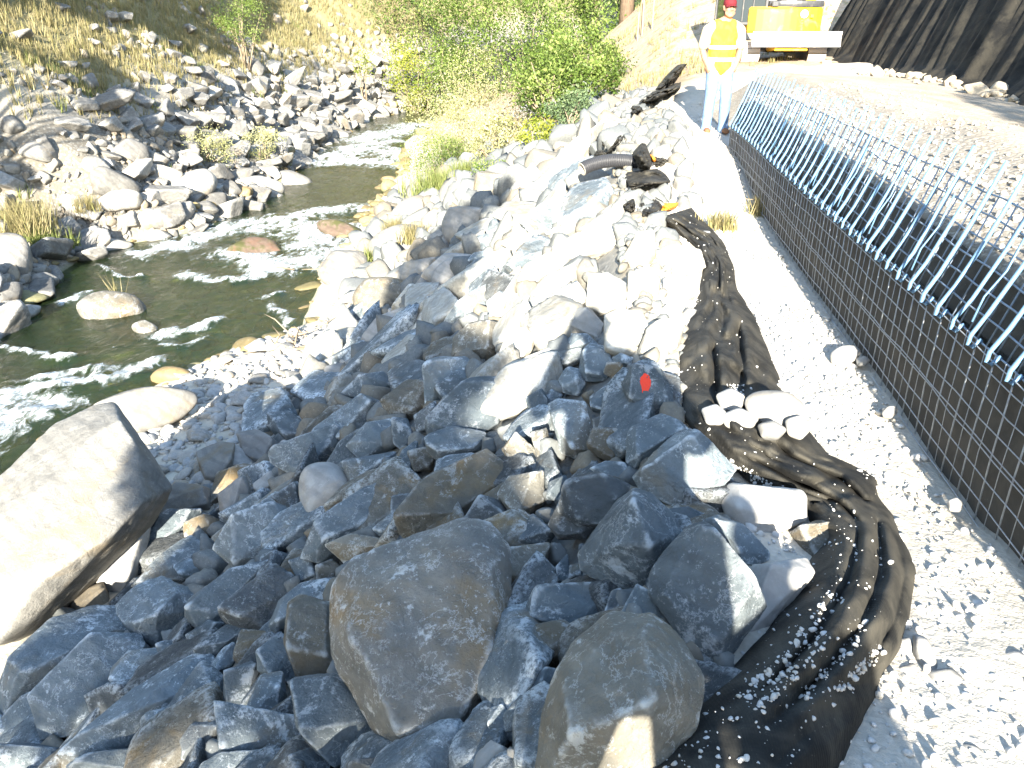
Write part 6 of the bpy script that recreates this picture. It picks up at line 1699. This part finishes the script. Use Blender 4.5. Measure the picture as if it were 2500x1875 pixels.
bush_px(1335, 290, 120, 90, 39, 'alder', 'olive bush left of the young conifer', 2600, .09)
bush_px(1250, 240, 140, 110, 43, 'dry', 'tall dry stems below the widest alder', 2200, .07, stems=40, trunk_r=.012)
def bush_on(px, py, wpx, hpx, mat, label, n, leaf, name='bush', **k):
    b = hit(np.array([float(px)]), np.array([float(py)]))[0]; b[2] = float(ground_h(b[0], b[1]))
    s_ = np.linalg.norm(b - np.array([0, 0, CAMZ])) / FPX
    c = b + np.array([0, .15 * wpx * s_, hpx * s_ * .5])
    return shrub(name, c, (wpx * s_ / 2, wpx * s_ / 2, hpx * s_ / 2), n, leaf, mat, label, 'bush', 'bushes at the foot of the dirt slope', 36, base=b, **k)
bush_on(1345, 330, 170, 190, 'alder', 'leafy olive bush halfway down the dirt slope', 5200, .085)
bush_on(1420, 275, 150, 170, 'alder', 'leafy bush under the bare trunk at the edge of the dirt slope', 4600, .09)
bush_on(1265, 360, 150, 140, 'dry', 'dry brown bush left of the olive bush on the slope', 3200, .06, stems=30, trunk_r=.012)
bush_on(1395, 325, 110, 90, 'teal', 'low bluish-green fir sprig among the slope bushes', 2600, .06)
bush_on(1315, 375, 90, 80, 'lime', 'yellow-lime bush touching the white rocks', 2000, .06)
bush_on(1215, 400, 130, 110, 'willow', 'pale bush right behind the large willow shrub', 3000, .065)
bush_on(1200, 440, 90, 50, 'alder', 'small green plant beside the brown squared block', 1400, .05)
bush_on(1480, 215, 90, 100, 'alder', 'uppermost leafy bush on the dirt slope', 2200, .09)
# left bank bushes
bush_px(588, 42, 105, 95, 36, 'alder', 'round green bush up on the grassy left bank', 3800, .07, group='bushes on the left bank')
bush_px(1560 / 1.765, 150, 55, 60, 44, 'lime', 'small lime bush on the far grassy bank', 900, .08, group='bushes on the left bank')
bush_px(500, 360, 110, 85, 24, 'willow', 'pale leafy shrub on the left shore above the jutting boulders', 3200, .055, group='bushes on the left bank')
bush_px(640, 345, 100, 70, 26.5, 'willow', 'dry pale shrub on the left shore near the bend of the water', 2400, .055, group='bushes on the left bank')
bush_px(365, 268, 42, 40, 25, 'lime', 'small bright lime plant in the dark gully', 700, .06, group='bushes on the left bank')
bush_px(700, 25, 160, 70, 62, 'dark', 'shadowy bush at the top of the far bank', 2600, .2)
# near willow shrub and grass clumps on the right shore
bush_px(1125, 330, 200, 180, 24.5, 'willow', 'large pale willow shrub on the near shore', 10000, .075, group='plants on the near shore', depth=.9, stems=22, aspect=.3, clumps=60, trunk_r=.012)
bush_px(1080, 390, 170, 110, 22.5, 'alder', 'lower half-green willow shrub leaning over the white boulder', 5000, .065, group='plants on the near shore', aspect=.3, trunk_r=.012)
# bare trunk and its tall crown above the frame; dark conifers behind
def conifer(px, Y, h, r, label, mat='dark', trunk_r=.25, crown0=.25, n=6000, group='conifers behind the thicket', base_py=None):
    b = at(px, 120 if base_py is None else base_py, Y); b[2] = float(ground_h(b[0], b[1]))
    root = empty('conifer_tree', tuple(b)); tag(root, label, 'tree', group)
    MB().tube([(0, 0, -.3), (.05, 0, h * .3), (0, .05, h * .7), (0, 0, h)], [trunk_r, trunk_r * .85, trunk_r * .4, .03], 9).build('trunk', M['bark'], root, True)
    t = rgV.random(n) ** .8; z = h * (crown0 + (1 - crown0) * t); rr = r * (1 - t) * np.sqrt(rgV.random(n)) * (.75 + .35 * np.sin(z * 5.5)) + .1; th = rgV.uniform(0, 6.283, n)
    leaves('crown', np.stack([rr * np.cos(th), rr * np.sin(th), z - .3 * rr], -1), rgV.uniform(.15, .42, n), M[mat], root, .28, .7)
ORD = ['first', 'second', 'third', 'fourth', 'fifth', 'sixth', 'seventh', 'eighth', 'ninth', 'tenth', 'eleventh', 'twelfth']
conifer(1524, 42, 15, 3.0, 'bare reddish trunk standing at the edge of the dirt slope', trunk_r=.36, crown0=.42, base_py=130)
for k, (px, Y, h) in enumerate([(380, 62, 13), (520, 66, 15), (640, 70, 16), (760, 72, 15), (900, 68, 14), (1010, 74, 16), (1120, 70, 15), (1240, 66, 15), (1350, 70, 16), (1450, 64, 14), (1570, 62, 15), (1640, 60, 12)]):
    conifer(px, Y, h, 3.4, ORD[k] + ' dark conifer from the left in the row far behind the thicket', n=2600)

# grass: straw turf over the left bank
def blades(name, x, y, z, L, wd, mat, label, per=5, lean=.35):
    n = len(x) * per
    i = np.repeat(np.arange(len(x)), per)
    b = np.stack([x[i] + rgV.normal(0, .04, n), y[i] + rgV.normal(0, .04, n), z[i] - .02], -1)
    th = rgV.uniform(0, 6.283, n); ln = L[i] * rgV.uniform(.6, 1.2, n); le = rgV.uniform(.05, lean, n)
    tip = b + np.stack([np.cos(th) * ln * le, np.sin(th) * ln * le, ln], -1)
    ph_ = rgV.uniform(0, 6.283, n); sd_ = np.stack([np.cos(ph_), np.sin(ph_), np.zeros(n)], -1) * wd
    v = np.stack([b - sd_, b + sd_, tip], 1).reshape(-1, 3)
    me = mesh_np(name, v, np.arange(3 * n).reshape(n, 3)); fattr(me, 'tone', np.repeat(rgV.random(n), 3))
    return tag(obj(name, me, M[mat]), label, None, None, 'stuff')
n = 34000
y = rgV.uniform(11, 56, n); d = rgV.gamma(2.2, 3.6, n) + .8; x = line_x(2, y) - d
cov = ss(d + 1.4 * fbm2(x * .4, y * .4, 4, 3), 1.6, 4.0) * (.35 + .8 * (fbm2(x * .9, y * .9, 3, 121) > -.15))
kp = (rgV.random(n) < cov) & (x > -34)
x, y = x[kp], y[kp]
blades('dry_grass', x, y, ground_h(x, y), rgV.uniform(.16, .42, len(x)), .013, 'straw', 'dry straw-coloured grass covering the left bank')
n = 5000
y = rgV.uniform(12, 54, n); d = rgV.gamma(2.0, 2.6, n) + .5; x = line_x(2, y) - d
kp = fbm2(x * .5, y * .5, 3, 131) > .22
x, y = x[kp], y[kp]
blades('green_weeds', x, y, ground_h(x, y), rgV.uniform(.15, .42, len(x)), .016, 'green_grass', 'green weeds scattered through the dry grass of the left bank', 7, .6)
n = 5200
x = rgV.uniform(1, 13, n); y = rgV.uniform(17, 52, n); kp = (x > line_x(7, y) - .3) & (fbm2(x * .6, y * .6, 3, 141) > .05) & (y - 15 > (x - 2) * 1.2)
x, y = x[kp], y[kp]
blades('slope_weeds', x, y, ground_h(x, y), rgV.uniform(.12, .3, len(x)), .014, 'straw', 'sparse weeds on the bare dirt slope')
def tuft(px, py, wpx, label, mat='green_grass', n=60, L=.5, group='grass tufts by the water', z=None):
    c = hit(np.array([float(px)]), np.array([float(py)]))[0]; s = np.linalg.norm(c - np.array([0, 0, CAMZ])) / FPX * wpx / 2
    x = c[0] + rgV.normal(0, s * .5, n); y = c[1] + rgV.normal(0, s * .5, n)
    o = blades('grass_tuft', x, y, np.full(n, c[2]), np.full(n, L), .010, mat, None, 8, .6)
    del o['kind']; return tag(o, label, 'grass', group)
tuft(1080, 470, 130, 'green grass tuft over the white boulder on the near shore', n=150, L=.55)
tuft(1140, 440, 80, 'thin green tuft behind the brown squared block', n=70, L=.5)
tuft(965, 575, 45, 'small yellow-green tuft among the near shore boulders', 'straw', n=40, L=.4)
tuft(1010, 590, 50, 'dry tuft right of the small yellow-green one', 'straw', n=35, L=.4)
tuft(915, 640, 40, 'green sprig between the near shore boulders', n=30, L=.4)
tuft(60, 560, 110, 'yellow-green tuft above the tall boulder at the left edge', 'straw', n=90, L=.7)
tuft(95, 600, 70, 'green tuft beside the tall boulder at the left edge', n=50, L=.4)
tuft(205, 510, 60, 'small straw tuft on the left shore', 'straw', n=40, L=.35)
tuft(155, 600, 60, 'green tuft at the left water edge', n=40, L=.3)
tuft(290, 730, 10, 'few thin stalks on the tan boulder in the near water', 'straw', n=2, L=.6)
tuft(1850, 530, 60, 'dry brown tuft on the bench by the wall', 'straw', n=18, L=.25)
tuft(1755, 555, 60, 'dry brown tuft beside the upper fabric', 'straw', n=30, L=.2)
# driftwood twigs at the water edge and the twig by the wall
def twigs(px, py, label, n, L, seed, zoff=.05):
    rg = np.random.default_rng(seed); c = hit(np.array([float(px)]), np.array([float(py)]))[0]; mb = MB()
    for k in range(n):
        a = rg.uniform(0, 6.28); p = rg.normal(0, L * .35, 3) * np.array([1, 1, .1]); e = p + np.array([math.cos(a), math.sin(a), rg.uniform(-.05, .35)]) * L * rg.uniform(.5, 1); md = (p + e) / 2 + rg.normal(0, .05 * L, 3)
        mb.tube([p, md, e], [.012 * L / .6, .009 * L / .6, .003], 5)
    o = mb.build('driftwood', M['twig'], None, True, tuple(c + np.array([0, 0, zoff]))); return tag(o, label, 'driftwood', 'twigs and driftwood')
twigs(790, 690, 'bare branch leaning out of the near shore into the water', 5, 1.0, 1, .25)
twigs(745, 850, 'tangle of dry twigs at the top of the pebble beach', 14, .8, 2, .1)
twigs(860, 760, 'small pile of twigs by the orange-tinged boulder', 6, .6, 3, .1)
twigs(1862, 530, 'red-brown twig leaning on the wire wall', 4, .35, 4, .1)
stk = MB
for k, (px, py, hh) in enumerate([(1556, 100, 1.0), (1563, 85, 1.3), (1567, 88, 1.4), (1592, 72, 1.3)]):
    b = hit(np.array([float(px)]), np.array([float(py)]))[0]
    o = MB().box((0, 0, hh / 2 - .1), (.05, .04, hh)).box((0, 0, hh - .08), (.035, .03, .05)).build('survey_stake', M['twig'], None, False, tuple(b))
    tag(o, ['leftmost short wooden stake on the dirt slope', 'second wooden stake from the bare trunk', 'third wooden stake from the bare trunk', 'wooden stake standing apart, farthest right'][k], 'stake', 'survey stakes on the dirt slope')

# ------------------------------------------------------------------ trees behind the camera that shade the scene
def in_poly(px, pg):
    ins = np.zeros(len(px), bool); j = len(pg) - 1
    for i in range(len(pg)):
        yi, yj = pg[i, 1], pg[j, 1]
        ins ^= ((yi > px[:, 1]) != (yj > px[:, 1])) & (px[:, 0] < (pg[j, 0] - pg[i, 0]) * (px[:, 1] - yi) / (yj - yi + 1e-9) + pg[i, 0]); j = i
    return ins
SDn = np.array(SD[:])
def shade_points(pg, n, s0, s1, zoff=.1, ymax=1875):
    pg = np.array(pg, float); lo, hi = pg.min(0), pg.max(0)
    out = []
    while sum(len(o) for o in out) < n:
        q = lo + (hi - lo) * rgV.random((4 * n, 2)); q = q[in_poly(q, pg)]
        P = fast_hit(q[:, 0], q[:, 1]); t = np.linalg.norm(P - np.array([0, 0, CAMZ]), axis=1)
        P = P[rgV.random(len(P)) < (t / t.max()) ** 2.0]
        out.append(P)
    P = np.concatenate(out)[:n]
    P = P + np.array([0, 0, zoff])
    return P - SDn * rgV.uniform(s0, s1, len(P))[:, None]
def shade_tree(bases, pts, label, leaf=.17, mat='dark', per=1.0):
    """real trees standing upwind of the light: trunk, limbs to the leaf clumps, leaves"""
    bases = np.array(bases, float); own = np.argmin(((pts[:, None, :2] - bases[None, :, :2]) ** 2).sum(-1), 1)
    for k, b in enumerate(bases):
        p = pts[own == k]
        if len(p) < 30: continue
        b = np.array([b[0], b[1], float(ground_h(b[0], b[1]))])
        root = empty('broadleaf_tree', tuple(b)); tag(root, label[k], 'tree', 'trees behind the camera')
        top = p[:, 2].max()
        MB().tube(np.array([[0, 0, -.3], [.1, .1, (top - b[2]) * .35], [0, .2, (top - b[2]) * .7], [.1, 0, top - b[2]]]), [.22, .18, .1, .03], 8).build('trunk', M['bark'], root, True)
        lm = MB()
        for q in p[rgV.permutation(len(p))[:26]]:
            h0 = b[2] + (q[2] - b[2]) * .55; st_ = np.array([b[0] + .05, b[1] + .1, h0])
            lm.tube(np.array([st_, (st_ + q) / 2 + np.array([0, 0, .2]), q]) - b, [.06, .035, .012], 5)
        lm.build('limb', M['bark'], root, True)
        leaves('crown', p, leaf * rgV.uniform(.6, 1.3, len(p)), M[mat], root, .6, .1, None, b)
main = [(1252, 470), (1225, 520), (1172, 560), (1155, 640), (1170, 690), (1110, 750), (1085, 830), (1105, 880), (1190, 905), (1225, 950), (1190, 1000), (1130, 1060), (1060, 1120), (1090, 1190), (1190, 1240), (1225, 1300), (1225, 1440), (1270, 1560), (1400, 1875),
        (-60, 1875), (-60, 1700), (110, 1640), (270, 1560), (400, 1440), (480, 1340), (540, 1250), (580, 1160), (615, 1090), (690, 1010), (770, 960), (845, 900), (860, 830), (910, 790), (965, 720), (1005, 640), (1090, 570), (1180, 500)]
pts = shade_points(main, 15000, 15.0, 18.0, .26)
dens = fbm(pts * .9, 3, 201)
pts = pts[(dens > -.42)]
shade_tree([(-6.3, -14.5), (-4.4, -13.0), (-2.6, -14.5), (-1.1, -12.6)], pts, ['tall broadleaf tree behind the camera, nearest the river', 'second broadleaf tree behind the camera from the river', 'third broadleaf tree behind the camera from the river', 'broadleaf tree behind the camera, nearest the wall'])
hillp = [(60, -10), (170, 66), (250, 100), (320, 118), (400, 126), (455, 108), (510, 142), (570, 168), (585, 140), (540, 95), (500, 66), (620, 105), (670, 70), (665, -10)]
pts = shade_points(hillp, 8500, 11, 14, .5); pts = pts[fbm(pts * .7, 3, 211) > -.4]
gul = [(195, 145), (240, 150), (320, 220), (395, 320), (430, 365), (395, 370), (320, 320), (255, 225)]  # leaves added so tree shade stands in for the gully's own shade
p2 = shade_points(gul, 1800, 11, 14); p3 = shade_points([(0, 118), (40, 125), (90, 160), (60, 180), (0, 175)], 500, 10, 13)
p4 = shade_points([(0, 395), (40, 415), (75, 450), (40, 460), (0, 440)], 400, 9, 12)
pts = np.concatenate([pts, p2, p3, p4])
shade_tree([(-19.5, 12), (-16, 16), (-14.5, 22), (-13.5, 8), (-17, 4)], pts, ['broadleaf tree on the left bank outside the frame, highest up', 'second broadleaf tree on the left bank outside the frame', 'third broadleaf tree on the left bank outside the frame', 'broadleaf tree low on the left bank outside the frame', 'broadleaf tree on the left bank beside the camera'], .2)
rp_ = [(2270, 440), (2330, 415), (2430, 430), (2470, 455), (2520, 500), (2520, 760), (2440, 660), (2350, 580)]
pts = shade_points(rp_, 900, 9, 12, 1.0)
shade_tree([(1.9, -8.0)], pts, ['young broadleaf tree behind the camera beside the wall'], .13)

# ------------------------------------------------------------------ labels of the rocks
TONE = {'riprap': 'grey', 'riprap_tan': 'brownish', 'riprap_dark': 'dark grey', 'cobble': 'smooth bluish', 'boulder': 'pale', 'bank': 'grey', 'mossy': 'mossy', 'hero': 'tan', 'bigboulder': 'pale', 'riprap_pale': 'beige', 'riprap_stone_sunlit': 'beige',
        'riprap_stone': 'grey', 'riprap_stone_tan': 'brownish', 'riprap_stone_dark': 'dark grey', 'bank_boulder': 'grey', 'river_boulder': 'pale', 'river_cobble': 'smooth bluish'}
LAND = [(1040, 1550, 'the big tan-stained block'), (1575, 950, 'the red-painted rock'), (170, 1250, 'the huge smooth boulder'), (330, 1740, 'the longest slab'), (380, 1510, 'the lumpy lipped rock'),
        (1470, 1720, 'the bottom edge block'), (1720, 1440, 'the upright slab'), (1430, 800, 'the head shadow'), (790, 1205, 'the round-shouldered stone'), (1110, 1010, 'the large flat rock in shade'),
        (1500, 400, 'the drain pipe'), (1760, 720, 'the middle of the fabric strip'), (1110, 670, 'the smooth blue-grey boulder'), (1140, 880, 'the broad brown-grey rock'), (960, 720, 'the tan pitted boulder'),
        (1140, 540, 'the big cream boulder'), (1200, 470, 'the brown squared block'), (1600, 280, 'the standing man'), (1350, 330, 'the yellow bush'), (600, 960, 'the pebble beach'), (1370, 560, 'the sunlit beige slab'), (600, 1480, 'the slate-grey slab'), (1450, 1260, 'the pyramid-shaped rock')]
LANDB = [(100, 620, 'the tall boulder at the left edge'), (270, 600, 'the white flat boulder'), (470, 450, 'the broad tan boulder'), (660, 460, 'the jutting boulders'), (310, 370, 'the dome-shaped boulder'), (500, 360, 'the pale leafy shrub'),
         (640, 345, 'the dry pale shrub'), (365, 268, 'the lime plant in the gully'), (588, 60, 'the round green bush'), (900, 250, 'the upstream end of the river'), (1010, 200, 'the lime bush'), (800, 200, 'the far grassy bank'), (60, 300, 'the left edge grass'), (200, 420, 'the large flat slab'), (60, 545, 'the yellow-green tuft')]
NUM = ['', 'second ', 'third ', 'fourth ', 'fifth ', 'sixth ', 'seventh ', 'eighth ', 'ninth ', 'tenth ', 'eleventh ', 'twelfth ', 'thirteenth ', 'fourteenth ', 'fifteenth ']
def side(dx, dy):
    a = math.degrees(math.atan2(-dy, dx)) % 360
    return ['to the right of', 'above and right of', 'above', 'above and left of', 'to the left of', 'below and left of', 'below', 'below and right of'][int((a + 22.5) // 45) % 8]
todo = []
for nm, pg, mt, lb, ob in ROCKS:
    px, py, sz, _, _ = RINFO[ob.name]
    cat = 'boulder' if 'boulder' in nm else 'rock'
    grp = {'riprap_rock': 'quarried riprap rocks on the slope', 'boulder': 'large boulders on the near shore', 'river_boulder': 'boulders along the river', 'bank_boulder': 'boulders on the left bank'}[nm]
    if lb: tag(ob, lb, cat, grp)
    else: todo.append((ob, px, py, sz, TONE[mt], cat, grp, LANDB if nm == 'bank_boulder' else LAND))
for o, a, b, s in FILL_OBJ: todo.append((o, a, b, s, TONE.get(o.data.materials[0].name, 'grey'), 'rock', 'quarried riprap rocks on the slope', LAND))
for o, a, b, s in BANK_OBJ: todo.append((o, a, b, s, TONE.get(o.data.materials[0].name, 'grey'), 'boulder', 'boulders on the left bank', LANDB))
buck = {}
for t in todo:
    o, px, py, sz, tone, cat, grp, LD = t
    d = [((px - x) ** 2 + (py - y) ** 2, k) for k, (x, y, _) in enumerate(LD)]; dist, k = min(d)
    size = 'small' if sz < 45 else 'middle-sized' if sz < 95 else 'large'
    key = ('%s %s %s' % (size, tone, cat), side(px - LD[k][0], py - LD[k][1]), LD[k][2])
    buck.setdefault(key, []).append((dist, t))
for (what, sd_, lm_), lst in buck.items():
    lst.sort(key=lambda q: q[0])
    for i, (dist, t) in enumerate(lst):
        lb = ('%s %s %s' % (what, sd_, lm_)) if len(lst) == 1 else ('%s%s out %s %s' % (NUM[min(i, 14)] or 'first ', what, sd_, lm_))
        tag(t[0], lb, t[5], t[6])
CL = [(540, 1000, 'the flat pale boulder'), (640, 930, 'the water line'), (760, 900, 'the tangle of twigs'), (600, 1060, 'the toe of the riprap')]
buck = {}
bpy.context.view_layer.update()
for o in COBS:
    q = proj(np.array(o.location[:])); d = [((q[0] - x) ** 2 + (q[1] - y) ** 2, k) for k, (x, y, _) in enumerate(CL)]; dist, k = min(d)
    buck.setdefault((side(q[0] - CL[k][0], q[1] - CL[k][1]), k), []).append((dist, o))
for (sd_, k), lst in buck.items():
    lst.sort(key=lambda q: q[0])
    for i, (dd_, o) in enumerate(lst): o['label'] = '%srounded cobble on the pebble beach %s %s' % (NUM[min(i, 14)] or 'first ', sd_, CL[k][2])
